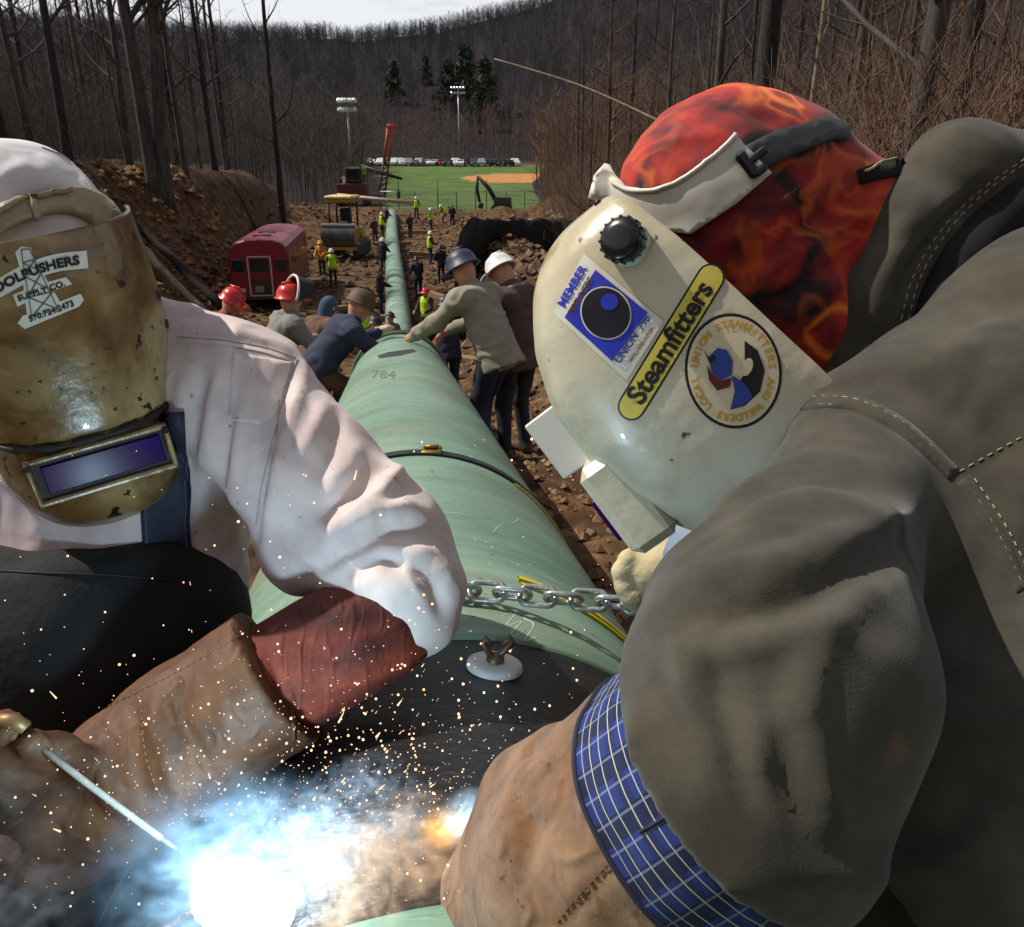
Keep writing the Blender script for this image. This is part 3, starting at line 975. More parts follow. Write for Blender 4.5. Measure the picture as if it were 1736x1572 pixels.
# evergreens on the far slope
ever = mat('evergreen_needles', [S(22, 30, 20), S(40, 52, 32), S(54, 64, 42)], 2, .9)
def conifer(px, row, y, h, w, label):
    b = aty(px, row, y)
    z = float(ground_z(np.array([b[0]]), np.array([b[1]]), False)[0])
    r = empty('evergreen_tree', (b[0], b[1], z), label, 'tree', 'evergreens on the far slope')
    tb = MB().tube([(0, 0, -1), (0, 0, h * .95)], [h * .02, h * .004], 6)
    tb.build('trunk', bark_dark, r, local=True)
    q = np.random.RandomState(int(px)); cb = MB()
    for i in range(700):
        t = q.rand() ** .8; rr = w * (1.05 - t) * (.55 + .45 * math.sin(t * 23 + px)) * q.uniform(.3, 1.25) + .3; a = q.uniform(0, 6.28); zz = h * (.08 + .92 * t)
        c = np.array([rr * math.cos(a), rr * math.sin(a), zz - rr * .2]); s = h * .038 * q.uniform(.5, 1.6)
        V = c + q.normal(0, s, (4, 3)); cb.add(V, [(0, 1, 2), (0, 2, 3), (0, 3, 1), (1, 3, 2)])
    cb.build('crown', ever, r, smooth=False, local=True)
conifer(760, 150, 330, 17, 6.5, 'dark evergreen left of its cluster on the far slope')
conifer(790, 150, 330, 21, 7.5, 'tallest dark evergreen in the cluster on the far slope')
conifer(822, 160, 320, 18, 7, 'dark evergreen at the right end of the far cluster')
conifer(812, 190, 290, 15, 6, 'dark evergreen lowest in the far cluster')
conifer(668, 150, 350, 15, 5.5, 'lone dark evergreen on the far slope left of the cluster')
conifer(722, 120, 400, 11, 4, 'small lone evergreen high on the far slope')
# ================================================================== the pipeline
def pipe_mat():
    m = bpy.data.materials.new('green_pipe_coating'); m.use_nodes = True
    N, L = m.node_tree.nodes, m.node_tree.links
    b = N['Principled BSDF']; b.inputs['Specular IOR Level'].default_value = .4
    tc = N.new('ShaderNodeTexCoord')
    def noise(sc, det, mp, rough=.6):
        p = N.new('ShaderNodeMapping'); p.inputs['Scale'].default_value = mp
        L.new(tc.outputs['Object'], p.inputs['Vector'])
        n = N.new('ShaderNodeTexNoise'); n.inputs['Scale'].default_value = sc; n.inputs['Detail'].default_value = det; n.inputs['Roughness'].default_value = rough
        L.new(p.outputs['Vector'], n.inputs['Vector']); return n.outputs['Fac']
    def ramp(f, cols, st):
        r = N.new('ShaderNodeValToRGB')
        while len(r.color_ramp.elements) < len(cols): r.color_ramp.elements.new(.5)
        for i, c in enumerate(cols): r.color_ramp.elements[i].position = st[i]; r.color_ramp.elements[i].color = c
        L.new(f, r.inputs['Fac']); return r.outputs['Color']
    def mix(f, a, c, bt='MIX'):
        x = N.new('ShaderNodeMix'); x.data_type = 'RGBA'; x.blend_type = bt
        if isinstance(f, float): x.inputs['Factor'].default_value = f
        else: L.new(f, x.inputs['Factor'])
        L.new(a, x.inputs[6])
        if isinstance(c, tuple): x.inputs[7].default_value = c
        else: L.new(c, x.inputs[7])
        return x.outputs[2]
    base = ramp(noise(2.2, 6, (1, 1, 1)), [S(102, 132, 114), S(121, 151, 132), S(142, 168, 148)], [.33, .5, .68])
    rings = ramp(noise(3.0, 5, (.35, 9, .35), .7), [S(226, 232, 222), S(255, 255, 255)], [.35, .6])      # rolling rub marks round the coating
    c = mix(1.0, base, rings, 'MULTIPLY')
    scuff = ramp(noise(5, 6, (.5, 6, .5), .75), [(0, 0, 0, 1), (1, 1, 1, 1)], [.62, .72])
    c = mix(scuff, c, S(190, 200, 176))
    dirt = ramp(noise(1.3, 7, (1, 1, 1), .7), [(0, 0, 0, 1), (.8, .8, .8, 1)], [.47, .74])
    c = mix(dirt, c, S(122, 118, 92))
    scr = ramp(noise(9, 3, (7, .5, 7), .5), [(0, 0, 0, 1), (.7, .7, .7, 1)], [.69, .72])                    # long scratches
    c = mix(scr, c, S(84, 104, 90))
    spk = ramp(noise(46, 2, (1, 1, 1)), [(0, 0, 0, 1), (1, 1, 1, 1)], [.70, .74])
    c = mix(spk, c, S(70, 84, 70))
    L.new(c, b.inputs['Base Color'])
    mr = N.new('ShaderNodeMapRange'); mr.inputs['To Min'].default_value = .32; mr.inputs['To Max'].default_value = .6
    L.new(noise(4, 5, (1, 3, 1)), mr.inputs['Value']); L.new(mr.outputs['Result'], b.inputs['Roughness'])
    bp = N.new('ShaderNodeBump'); bp.inputs['Strength'].default_value = .25; bp.inputs['Distance'].default_value = .004
    L.new(noise(7, 6, (.6, 3, .6)), bp.inputs['Height']); L.new(bp.outputs['Normal'], b.inputs['Normal'])
    return m
M_pipe = pipe_mat()
M_steel = mat('blackened_steel', [S(24, 25, 28), S(40, 41, 44), S(54, 52, 51)], 7, .38, .6, 40, metal=.35, specks=(60, .66, S(78, 66, 56)), mapping=(1, 2, 1))
M_bevel = mat('ground_steel_bevel', [S(120, 112, 104), S(160, 152, 142)], 30, .4, .4, 90, metal=.8)
M_black = mat('black_rubber', [S(20, 20, 20), S(34, 33, 32)], 20, .7, .3, 60)
M_yellow = mat('yellow_webbing', [S(176, 158, 26), S(206, 188, 48)], 30, .7, .6, 300)
M_galv = mat('galvanised_steel', [S(150, 152, 152), S(196, 198, 196)], 25, .38, .3, 90, metal=.85)
M_white = mat('white_paint_dirty', [S(196, 194, 186), S(224, 222, 214)], 12, .5, .2)
M_chalk = mat('chalk_mark', [S(214, 224, 212)], 1, .95)
M_ink = mat('dark_paint_mark', [S(38, 44, 40)], 1, .8)
M_ink2 = mat('faded_stencil_paint', [S(84, 112, 98)], 1, .8)
M_wood = mat('skid_timber', [S(110, 84, 58), S(150, 120, 84), S(96, 74, 54)], 4, .9, 1, 30, mapping=(1, 6, 6))

def pipe_sweep(P, R, n=96, inner=None):
    return tubemesh(P, R, n, cap=True)
AX = lambda y: pipe_axis(y)
JY = 7.9                                       # far joint of the near length
Y0, Y1 = 0.50, 0.865                           # bare steel from the weld to the coating's edge
pipe = empty('pipeline', AX(0.6) - [0, 0, PIPE_R], 'long green coated steel pipeline running away down the valley', 'pipeline')
# near length: coated barrel, cut-back bare end, bevel
ax_dir = AX(2) - AX(1); ax_dir /= np.linalg.norm(ax_dir)
sd = np.array([1.0, 0, 0]) - ax_dir * ax_dir[0]; sd /= np.linalg.norm(sd)
upv = np.cross(sd, ax_dir); upv = upv if upv[2] > 0 else -upv
def pring(y, r, n=128): 
    a = np.arange(n) * 2 * PI / n
    return AX(y) + r * (np.outer(np.cos(a), sd) + np.outer(np.sin(a), upv))
def barrel(rows, n=128, cap=(True, True)):
    V = np.concatenate([pring(y, r, n) for y, r in rows]); F = []
    for i in range(len(rows) - 1):
        for j in range(n):
            j2 = (j + 1) % n; F.append((i * n + j, i * n + j2, (i + 1) * n + j2, (i + 1) * n + j))
    if cap[0]: F.append(tuple(range(n - 1, -1, -1)))
    if cap[1]: F.append(tuple((len(rows) - 1) * n + j for j in range(n)))
    return V, F
o = obj('barrel', *barrel([(Y1, .4465), (Y1 + .012, .45)] + [(y, .45) for y in np.linspace(Y1 + .05, JY, 30)]), M_pipe, pipe)
o['label'] = 'pale green coated near length'
o = obj('bare_end', *barrel([(Y0 + .004, .438), (Y0 + .012, .4445), (Y0 + .05, .4445), (Y1 + .001, .4445)]), M_steel, pipe)
o['label'] = 'blackened bare end by the weld'
# weld bead: rippled ring
n = 420; a = np.arange(n) * 2 * PI / n
bead = MB(); 
V = []; k = 7
for i in range(n):
    rad = (np.cos(a[i]) * sd + np.sin(a[i]) * upv)
    for j in range(k):
        t = j / (k - 1) * 2 - 1
        V.append(AX(Y0) + rad * (.441 + .007 * (1 - t * t) + .0012 * math.sin(i * 1.9 + t * t * 2)) + ax_dir * t * .010)
Fb = [(i * k + j, ((i + 1) % n) * k + j, ((i + 1) % n) * k + j + 1, i * k + j + 1) for i in range(n) for j in range(k - 1)]
obj('weld_bead', V, Fb, mat('fresh_weld_metal', [S(70, 60, 54), S(120, 104, 92)], 40, .4, .5, 120, metal=.8), pipe)
# next length on the photographer's side
obj('bare_end', *barrel([(Y0 - .10, .4445), (Y0 - .004, .4445), (Y0 - .001, .437)]), M_steel, pipe)
obj('barrel', *barrel([(-1.6, .45), (Y0 - .11, .45), (Y0 - .10, .4465)]), M_pipe, pipe)
# lengths beyond the far joint: down the slope, then along the valley floor
far = [AX(JY + .02), AX(JY + .6) + [0, 0, -.03], (-1.35, 10.5, 3.22), (-1.85, 14, 2.12), (-2.45, 18, 1.06), (-2.95, 21.5, .62), (-3.45, 25, .48), (-5.0, 36, .50), (-6.6, 47, .50), (-8.3, 59, .50), (-11.6, 83, .52)]
FP = resample([tuple(p) for p in far], .6)
cuts = [0, .30, .52, .70, .86, 1.0]
for a_, b_ in zip(cuts[:-1], cuts[1:]):
    i0, i1 = int(a_ * (len(FP) - 1)), int(b_ * (len(FP) - 1))
    V, Fc = pipe_sweep(FP[i0:i1 + 1], .45, 48)
    obj('barrel', V, Fc, M_pipe, pipe)
    if b_ < 1:
        d = FP[i1 + 1] - FP[i1]; d /= np.linalg.norm(d)
        V, Fc = tubemesh([FP[i1] - d * .2, FP[i1] + d * .2], .462, 48)
        obj('joint_sleeve', V, Fc, mat('field_joint_sleeve', [S(120, 150, 130), S(150, 168, 150)], 6, .6), pipe)
# far joint of the near length: line-up clamp rings
for dy, rr, mt in ((0.0, .468, M_black), (-.09, .462, mat('clamp_green', [S(60, 84, 66), S(86, 108, 86)], 9, .6)), (.10, .47, M_black)):
    t = MB(); a = np.linspace(0, 2 * PI, 97)
    t.tube([AX(JY + dy) + (.45 + .012) * (np.cos(q) * sd + np.sin(q) * upv) for q in a], .02, 8, False)
    t.build('joint_ring', mt, pipe)
# paint marks on the barrel
bvP = bvh(*barrel([(.3, .45), (JY, .45)]))
V, F = patch(bvP, [(640, 603), (660, 597), (700, 592), (706, 596), (680, 603), (643, 608)], .002, 5, .0)
obj('paint_dash', V, F, M_ink, pipe)
letters(bvP, '784', (650, 636), 13, -2, .002, M_ink2, pipe, sx=1.5, name='stencilled_number')
for st in ([(850, 1045), (875, 1038), (858, 1062), (884, 1054), (862, 1080), (890, 1070)], [(888, 1048), (905, 1060), (890, 1086), (912, 1080)], [(862, 1022), (880, 1016), (900, 1024)],
           [(836, 902), (850, 890), (868, 888), (880, 880)]):
    s_ = stitch(bvP, st, .0007, .0001, parent=pipe, mat=M_chalk, name='chalk_mark')

# strap round the pipe, in two colours
def ring_band(y, r, w, th, a0, a1, mat_, name, label, cat, tilt=0.0, n=120, parent=None):
    V = []
    for i in range(n + 1):
        q = a0 + (a1 - a0) * i / n
        rad = np.cos(q) * sd + np.sin(q) * upv
        c = AX(y + tilt * math.cos(q))
        for (t, h) in ((-1, 0), (-1, th), (-.3, th * 1.15), (.3, th * 1.15), (1, th), (1, 0)):
            V.append(c + rad * (r + h) + ax_dir * t * w / 2)
    F = [(i * 6 + j, i * 6 + (j + 1) % 6, (i + 1) * 6 + (j + 1) % 6, (i + 1) * 6 + j) for i in range(n) for j in range(6)]
    o = obj(name, V, F, mat_, parent, smooth=False)
    if label: tag(o, label, cat)
    return o
ring_band(2.06, .451, .055, .006, -PI * .5, PI * 1.5, M_black, 'rubber_strap', 'black rubber strap round the green pipe', 'strap')
ring_band(2.015, .4515, .018, .004, -PI * .45, PI * .30, M_yellow, 'webbing_strap', 'thin yellow webbing along the black strap', 'strap')
ring_band(1.13, .451, .016, .005, -PI * .5, PI * .40, M_yellow, 'sling', 'yellow webbing sling over the pipe below the chain', 'sling', tilt=-.045)
ring_band(1.105, .451, .010, .004, -PI * .5, PI * .40, M_yellow, 'sling', 'thinner yellow band just nearer than the webbing sling', 'sling', tilt=-.045)
# buckle on the black strap
bk = MB(); p0 = AX(2.06) + .459 * (math.cos(PI * .47) * sd + math.sin(PI * .47) * upv)
bk.box(p0, (.055, .05, .012), bev=.003); bk.tube([p0 + [-.02, 0, .012], p0 + [.02, 0, .012]], .006, 6)
tag(bk.build('buckle', mat('brass_buckle', [S(126, 98, 44), S(168, 138, 70)], 20, .4, metal=.7)), 'small brass buckle on the black strap', 'buckle')

# chain across the pipe: every link its own piece
chain = empty('chain', at(800, 1003, 1.2), 'galvanised steel chain stretched across the green pipe', 'chain')
def link_mesh():
    P = []
    for i in range(28):
        q = 2 * PI * i / 28
        P.append((.014 * math.copysign(1, math.cos(q)) + .012 * math.cos(q), .0145 * math.sin(q), 0))
    P.append(P[0]); P.append(P[1])
    V, F = tubemesh(P, .0046, 7, False)
    return V, F
LV, LF = link_mesh()
lme = mkmesh('link', LV, LF, M_galv)
cpx = resample([(740, 992), (786, 1000), (850, 1005), (950, 1014), (1030, 1020), (1100, 1026), (1150, 1030)], 1)
W3 = np.array([at(p[0], p[1], 1.20 - .00008 * abs(p[0] - 820)) for p in cpx])
Ld = np.concatenate([[0], np.cumsum(np.linalg.norm(np.diff(W3, axis=0), axis=1))])
s_, i = 0.0, 0
while s_ + .036 < Ld[-1]:
    c = np.array([np.interp(s_, Ld, W3[:, k]) for k in range(3)]); c2 = np.array([np.interp(s_ + .02, Ld, W3[:, k]) for k in range(3)])
    d = Vector(c2 - c).normalized()
    q = d.to_track_quat('X', 'Z') @ Euler((PI / 2 * (i % 2) + .62, 0, 0)).to_quaternion()
    o = bpy.data.objects.new('link', lme); COL.objects.link(o); o.parent = chain
    o.matrix_parent_inverse = PINV(chain)
    o.location = c; o.rotation_mode = 'XYZ'; o.rotation_euler = q.to_euler()
    s_ += .0370; i += 1

# grounding magnet: white disc with a wing bolt
h = hit(bvh(*barrel([(Y0, .4445), (JY, .45)])), 838, 1132)
g0, gn = h[0], h[1]
gnd = empty('ground_clamp', g0, 'white disc clamp with wing bolt on the black pipe end', 'clamp')
m_ = MB(); m_.lathe([(0, .009), (.030, .0085), (.034, .006), (.035, 0)], g0, gn, 36); m_.build('disc', M_white, gnd)
m_ = MB(); m_.lathe([(.011, .008), (.011, .014), (.007, .018), (0, .018)], g0, gn, 16); m_.build('nut', mat('rusty_nut', [S(86, 66, 48), S(130, 108, 84)], 30, .5, metal=.6), gnd)
for sgn in (-1, 1):
    m_ = MB(); m_.tube([g0 + gn * .014, g0 + gn * .02 + sd * sgn * .009, g0 + gn * .034 + sd * sgn * .018, g0 + gn * .040 + sd * sgn * .016, g0 + gn * .03 + sd * sgn * .006], [.003, .004, .005, .004, .003], 6)
    m_.build('wing', mat('rusty_nut', [S(86, 66, 48), S(130, 108, 84)], 30, .5, metal=.6), gnd)

# timber skids under the pipe
for i, y in enumerate((1.9, 4.2, 6.6)):
    c = AX(y); zb = c[2] - .45
    zg = float(ground_z(np.array([c[0]]), np.array([y]))[0])
    m_ = MB(); m_.box((c[0], y, (zb + zg) / 2 - .04), (1.3, .16, max(.12, zb - zg + .07)), bev=.01)
    tag(m_.build('skid', M_wood, smooth=False), ['timber skid under the pipe nearest the welders', 'timber skid under the middle of the near pipe length', 'timber skid under the pipe near the far joint'][i], 'skid', 'skids under the pipe')
# ================================================================== the building site behind
def gz1(x, y): return float(ground_z(np.array([float(x)]), np.array([float(y)]))[0])
def paint(name, c, rough=.45, **k): return mat(name, [tuple(v * .82 for v in c[:3]) + (1,), c], 3, rough, .15, 40, **k)
M_glass = mat('dark_glass', [S(22, 26, 28), S(34, 40, 42)], 2, .12, spec=.6)
M_tyre = mat('tyre_rubber', [S(22, 22, 22), S(36, 34, 32)], 9, .9)
M_lampw = mat('lamp_lens_white', [S(220, 222, 216)], 1, .25)
M_lampr = mat('lamp_lens_red', [S(120, 16, 16)], 1, .3)
M_dkmetal = mat('dark_machine_metal', [S(30, 28, 27), S(52, 48, 45)], 6, .6, .5)
M_track = mat('muddy_track_steel', [S(44, 38, 32), S(84, 68, 50)], 9, .85, 1)

# ---- old crew bus
bc = aty(446, 508, 34.4); bz = gz1(bc[0], bc[1])
hd = math.atan2(1.05, 8.5)
bus = empty('bus', (bc[0], bc[1], bz), 'dark red old bus seen from behind, parked below the left bank', 'bus', rot=(0, 0, hd + .02))
M_bus = paint('bus_red_paint', S(132, 26, 46), .42, specks=(9, .68, S(84, 34, 30)))
W, H0, H1, LB = 1.22, .62, 2.35, 8.2
prof = [(-W, H0), (-W, 1.3), (-W, 2.0), (-W * .985, H1), (-W * .92, 2.58), (-W * .75, 2.76), (-W * .45, 2.87), (0, 2.91), (W * .45, 2.87), (W * .75, 2.76), (W * .92, 2.58), (W * .985, H1), (W, 2.0), (W, 1.3), (W, H0)]
V, F = [], []
ys = [0, .06, .25, LB - .3, LB - .05, LB]; ins = [.08, .02, 0, 0, .03, .1]
for yy, q in zip(ys, ins):
    for (x_, z_) in prof: V.append((x_ * (1 - q / W), yy, H0 + (z_ - H0) * (1 - q / 2.9)))
m_ = len(prof)
for j in range(len(ys) - 1):
    for i in range(m_ - 1): F.append((j * m_ + i, j * m_ + i + 1, (j + 1) * m_ + i + 1, (j + 1) * m_ + i))
    F.append((j * m_ + m_ - 1, j * m_, (j + 1) * m_, (j + 1) * m_ + m_ - 1))
F.append(tuple(range(m_ - 1, -1, -1))); F.append(tuple((len(ys) - 1) * m_ + i for i in range(m_)))
obj('body', V, F, M_bus, bus, smooth=False, local=True)
mb = MB(); mb.box((0, -.012, 1.42), (.86, .05, 1.5), bev=.01); door = mb.build('rear_door', M_bus, bus, False, True)
for nm, b_ in (('door_frame', [((-.45, -.03, 1.42), (.05, .06, 1.60)), ((.45, -.03, 1.42), (.05, .06, 1.60)), ((0, -.03, 2.2), (.95, .06, .05)), ((0, -.03, .64), (.95, .06, .05))]),):
    mb = MB()
    for c, d in b_: mb.box(c, d)
    mb.build(nm, mat('worn_white_trim', [S(176, 160, 156), S(206, 192, 186)], 12, .6), bus, False, True)
mb = MB(); mb.box((0, -.045, 1.85), (.7, .03, .5)); o = mb.build('window', M_glass, door, False, True)
mb = MB(); mb.box((0, -.045, 1.0), (.7, .03, .55)); o = mb.build('window', M_glass, door, False, True)
mb = MB(); mb.box((-.08, -.07, .9), (.34, .04, .26), bev=.08); mb.build('sticker', mat('grey_panel', [S(120, 130, 126)], 1, .4), door, False, True)
for sx in (-1, 1):
    mb = MB(); mb.box((sx * .84, -.005, 1.86), (.5, .06, .48), bev=.05); mb.build('rear_window', M_glass, bus, False, True)
    mb = MB(); mb.box((sx * .95, .0, .72), (.14, .05, .10)); mb.build('tail_lamp', M_lampr, bus, False, True)
mb = MB(); mb.box((-.8, -.005, .86), (.30, .05, .13)); mb.build('number_plate', M_white, bus, False, True)
mb = MB(); mb.box((0, -.05, .54), (2.3, .12, .14), bev=.02); mb.build('bumper', M_dkmetal, bus, False, True)
for yy in (1.6, 3.2): 
    mb = MB(); mb.box((0, yy, 2.915), (.7, .5, .05), bev=.015); mb.build('roof_hatch', paint('hatch_dark_red', S(70, 18, 28)), bus, False, True)
for k in range(7):
    for sx in (-1, 1):
        mb = MB(); mb.box((sx * 1.2, 1.0 + k * 1.0, 1.9), (.06, .72, .5), bev=.03); mb.build('side_window', M_glass, bus, False, True)
for yy in (1.9, 6.4):
    for sx in (-1, 1):
        wh = MB(); wh.lathe([(0, -.13), (.3, -.13), (.44, -.1), (.46, 0), (.44, .1), (.3, .13), (0, .13)], (sx * 1.02, yy, .46), (1, 0, 0), 20); wh.build('wheel', M_tyre, bus, True, True)

# ---- cars parked along the far edge of the playing field
CARC = [S(214, 216, 218), S(40, 42, 48), S(150, 154, 158), S(224, 224, 222), S(72, 78, 90), S(206, 208, 208), S(30, 32, 36), S(180, 182, 180), S(52, 62, 92), S(118, 26, 28)]
CARN = ['white', 'black', 'silver', 'bright white', 'slate grey', 'pale', 'black', 'light grey', 'dark blue', 'dark red']
def car_meshes(kind):
    L, H, Wd = (4.5, 1.45, 1.8) if kind == 0 else (4.8, 1.75, 1.9)
    pr = [(-L / 2, .35), (-L / 2, .75), (-L / 2 + .15, .95), (-L * .22, 1.0), (-L * .08, H - .04), (L * .12, H), (L * .30, H - .06), (L * .43, 1.0), (L / 2 - .05, .92), (L / 2, .7), (L / 2, .35)]
    V, F = [], []
    sl = [-1, -.8, .8, 1]
    for s in sl:
        for (a, z) in pr:
            ins = 1 - .16 * max(0, (z - .95)) / .6
            V.append((s * Wd / 2 * ins * (1 if abs(s) < 1 else 1), a * (1 if abs(s) < 1 else .985), z if abs(s) < 1 else min(z, .35 + (z - .35) * .97)))
    n = len(pr)
    for j in range(3):
        for i in range(n): F.append((j * n + i, (j + 1) * n + i, (j + 1) * n + (i + 1) % n, j * n + (i + 1) % n))
    F.append(tuple(range(n))); F.append(tuple(3 * n + i for i in reversed(range(n))))
    win = MB()
    win.box((0, -L * .15 - .03, 1.2), (Wd * .72, .05, .42), Euler((-.72, 0, 0)).to_matrix()); win.box((0, L * .37 + .02, 1.22), (Wd * .7, .05, .40), Euler((.62, 0, 0)).to_matrix())
    win.box((0, L * .1, 1.2), (Wd * .93, L * .34, .32))
    wh = []
    for sx in (-1, 1):
        for yy in (-L * .32, L * .32):
            w = MB(); w.lathe([(0, -.1), (.2, -.1), (.31, -.08), (.31, .08), (.2, .1), (0, .1)], (sx * (Wd / 2 - .08), yy, .32), (1, 0, 0), 14); wh.append(w)
    lp = []
    for sx in (-1, 1):
        b = MB(); b.box((sx * Wd * .36, -L / 2 - .005, .72), (.36, .05, .14), bev=.02); lp.append(b)
    return (V, F), win, wh, lp
carm = []
for kd in (0, 1):
    (V, F), win, wh, lp = car_meshes(kd)
    carm.append(((V, F), mkmesh('window', win.V, win.F, M_glass, smooth=False), [mkmesh('wheel', w.V, w.F, M_tyre) for w in wh], [mkmesh('headlight', b.V, b.F, M_lampw, smooth=False) for b in lp]))
cpaint = [paint('car_paint_%d' % i, c, .3) for i, c in enumerate(CARC)]
bodyme = {}
ncar = 23
for i in range(ncar):
    px = 622 + i * 11.4 + rnd.uniform(-1.5, 1.5); y = 206 + rnd.uniform(-1.5, 1.5) - i * .12
    kd = rnd.randrange(2); ci = [3, 1, 0, 4, 0, 3, 2, 4, 2, 5, 7, 9, 1, 3, 0, 6, 4, 2, 8, 6, 1, 6, 3][i % 23]
    x = px2x(px, y)
    ordn = ['first', 'second', 'third', 'fourth', 'fifth', 'sixth', 'seventh', 'eighth', 'ninth', 'tenth', 'eleventh', 'twelfth'][min(i, ncar - 1 - i)]
    r = empty('parked_car', (x, y, gz1(x, y)), '%s car, %s from the %s in the row parked beyond the field' % (CARN[ci], ordn, 'left' if i <= ncar - 1 - i else 'right'), 'car', 'cars parked beyond the field', (0, 0, rnd.uniform(-.5, .5) + (PI if rnd.random() < .3 else 0)))
    if (kd, ci) not in bodyme: bodyme[(kd, ci)] = mkmesh('body', carm[kd][0][0], carm[kd][0][1], cpaint[ci], smooth=False)
    for nm, me in [('body', bodyme[(kd, ci)]), ('windows', carm[kd][1])] + [('wheel', w) for w in carm[kd][2]] + [('headlight', b) for b in carm[kd][3]]:
        o = bpy.data.objects.new(nm, me); COL.objects.link(o); o.parent = r

# ---- floodlight poles of the playing field
def floodlight(px, top, base, y, wpx, white, label):
    b = aty(px + 3, base, y); x = b[0]; z = gz1(x, y)
    sc = .936 * y / FPX
    h = (base - top) * sc
    r = empty('floodlight_pole', (x, y, z), label, 'light pole', 'floodlight poles')
    m = MB(); m.tube([(0, 0, -.5), (0, 0, b[2] - z + h)], [.20, .12], 8); m.build('pole', M_galv, r, local=True)
    w = wpx * sc; zt = b[2] - z + h
    for k in range(2):
        m = MB(); m.box((0, -.05, zt - k * 1.1), (w * 1.05, .12, .12)); m.build('cross_arm', M_galv, r, False, True)
        for j in range(5):
            m = MB(); m.lathe([(.12, .45), (.30, .25), (.36, 0), (0, .04)], (-w / 2 + w * j / 4, -.45, zt - k * 1.1 + .1), (0, 1, -.35), 12)
            m.build('lamp', M_lampw if white else M_galv, r, local=True)
floodlight(592, 180, 272, 118, 25, True, 'floodlight pole with white lamps left of the field')
floodlight(776, 160, 270, 216, 20, False, 'taller grey floodlight pole right of the middle of the field')

# ---- chain-link fence at the near edge of the field
fen = empty('fence', aty(650, 346, 95), 'low wire fence with dark posts along the near edge of the field', 'fence')
fx = [px2x(p, 95) for p in (640, 672, 700, 740, 772, 805, 824, 858, 890, 925)]
for i, x in enumerate(fx):
    m = MB(); z = gz1(x, 95); m.tube([(x, 95, z - .3), (x, 95, z + (3.1 if i in (1, 3, 6) else 1.9))], .05, 6); m.build('post', M_dkmetal, fen)
for hz, rr in ((1.85, .035), (.1, .02)):
    m = MB(); m.tube([(x, 95, gz1(x, 95) + hz) for x in fx], rr, 5); m.build('rail', M_galv, fen)
m = MB()
for k in range(110):
    t = k / 109; x = fx[0] + (fx[-1] - fx[0]) * t; z = gz1(x, 95)
    for sg in (-1, 1): m.tube([(x, 95, z + .1), (x + sg * .9, 95, z + 1.85)], .006, 3, False)
m.build('wire_mesh', M_galv, fen)

# ---- side-boom tractor with lattice mast, far left of the field
def machine_crane():
    c = aty(600, 346, 100); z = gz1(c[0], c[1])
    z += 0
    r = empty('sideboom_tractor', (c[0], c[1], z), 'dark red and black pipelayer with raised boom before the field', 'pipelayer')
    rd = paint('machine_dark_red', S(92, 30, 26), .6); og = paint('boom_orange', S(176, 74, 36), .6); gn = paint('lime_panel', S(120, 150, 50), .6)
    m = MB(); m.box((0, 0, 1.75), (3.2, 2.6, 1.3), bev=.1); m.box((-.9, -.2, 2.7), (1.0, 1.6, .7), bev=.1); m.build('engine_house', rd, r, False, True)
    m = MB(); m.box((.3, -.3, 3.3), (1.9, 1.7, 1.7), bev=.15); cab = m.build('cab', M_dkmetal, r, False, True)
    m = MB(); m.box((.3, -1.17, 3.4), (1.3, .05, 1.0)); m.build('window', M_glass, cab, False, True)
    m = MB(); m.box((-.75, -1.2, 2.6), (.35, .06, 1.2)); m.build('exhaust_panel', M_white, r, False, True)
    m = MB(); m.box((1.55, -.8, 3.7), (.5, .3, .8), bev=.05); m.build('side_panel', gn, r, False, True)
    for sx in (-1, 1):
        m = MB(); m.box((sx * 1.5, 0, .6), (.6, 4.2, 1.15), bev=.4); m.build('track', M_track, r, False, True)
    b0 = np.array([3.3, -.4, .8]); b1 = aty(663, 215, 99.6) - np.array(r.location)
    m = MB()
    for ox in (-.22, .22):
        m.tube([b0 + [ox * 1.6, 0, 0], b0 * .45 + b1 * .55 + [ox * 1.3, 0, 0]], .10, 6)
    for k in range(7):
        t = k / 7 * .55; m.tube([b0 * (1 - t) + b1 * t + [-.33, 0, 0], b0 * (1 - t - .07) + b1 * (t + .07) + [.33, 0, 0]], .06, 5)
    bm = m.build('boom', M_dkmetal, r, True, True)
    m = MB()
    for ox in (-.28, .28): m.tube([b0 * .48 + b1 * .52 + [ox, 0, 0], b1 + [ox * 1.2, 0, 0]], .16, 6)
    m.box(b1, (.95, .3, .5), bev=.05); m.build('boom_tip', og, bm, True, True)
    m = MB(); m.tube([(1.2, -.5, 4.3), (5.8, -.6, 2.9)], .13, 6); m.tube([(1.2, -.5, 3.9), (5.8, -.6, 2.8)], .07, 5); m.build('counterweight_arm', M_dkmetal, r, True, True)
    m = MB(); m.tube([(5.3, -.6, 2.9), (5.3, -.6, 1.5)], .05, 5); m.box((5.3, -.6, 1.2), (.4, .3, .9), bev=.1); m.build('hook_block', M_dkmetal, r, False, True)
machine_crane()
p0, p1 = aty(572, 331, 88), aty(706, 345, 86)
m = MB(); m.tube([p0, p1], .20, 10); tag(m.build('spreader_beam', mat('weathered_tube', [S(150, 128, 112), S(180, 160, 142)], 2, .6)), 'long pale tube slung level in front of the pipelayer', 'beam')

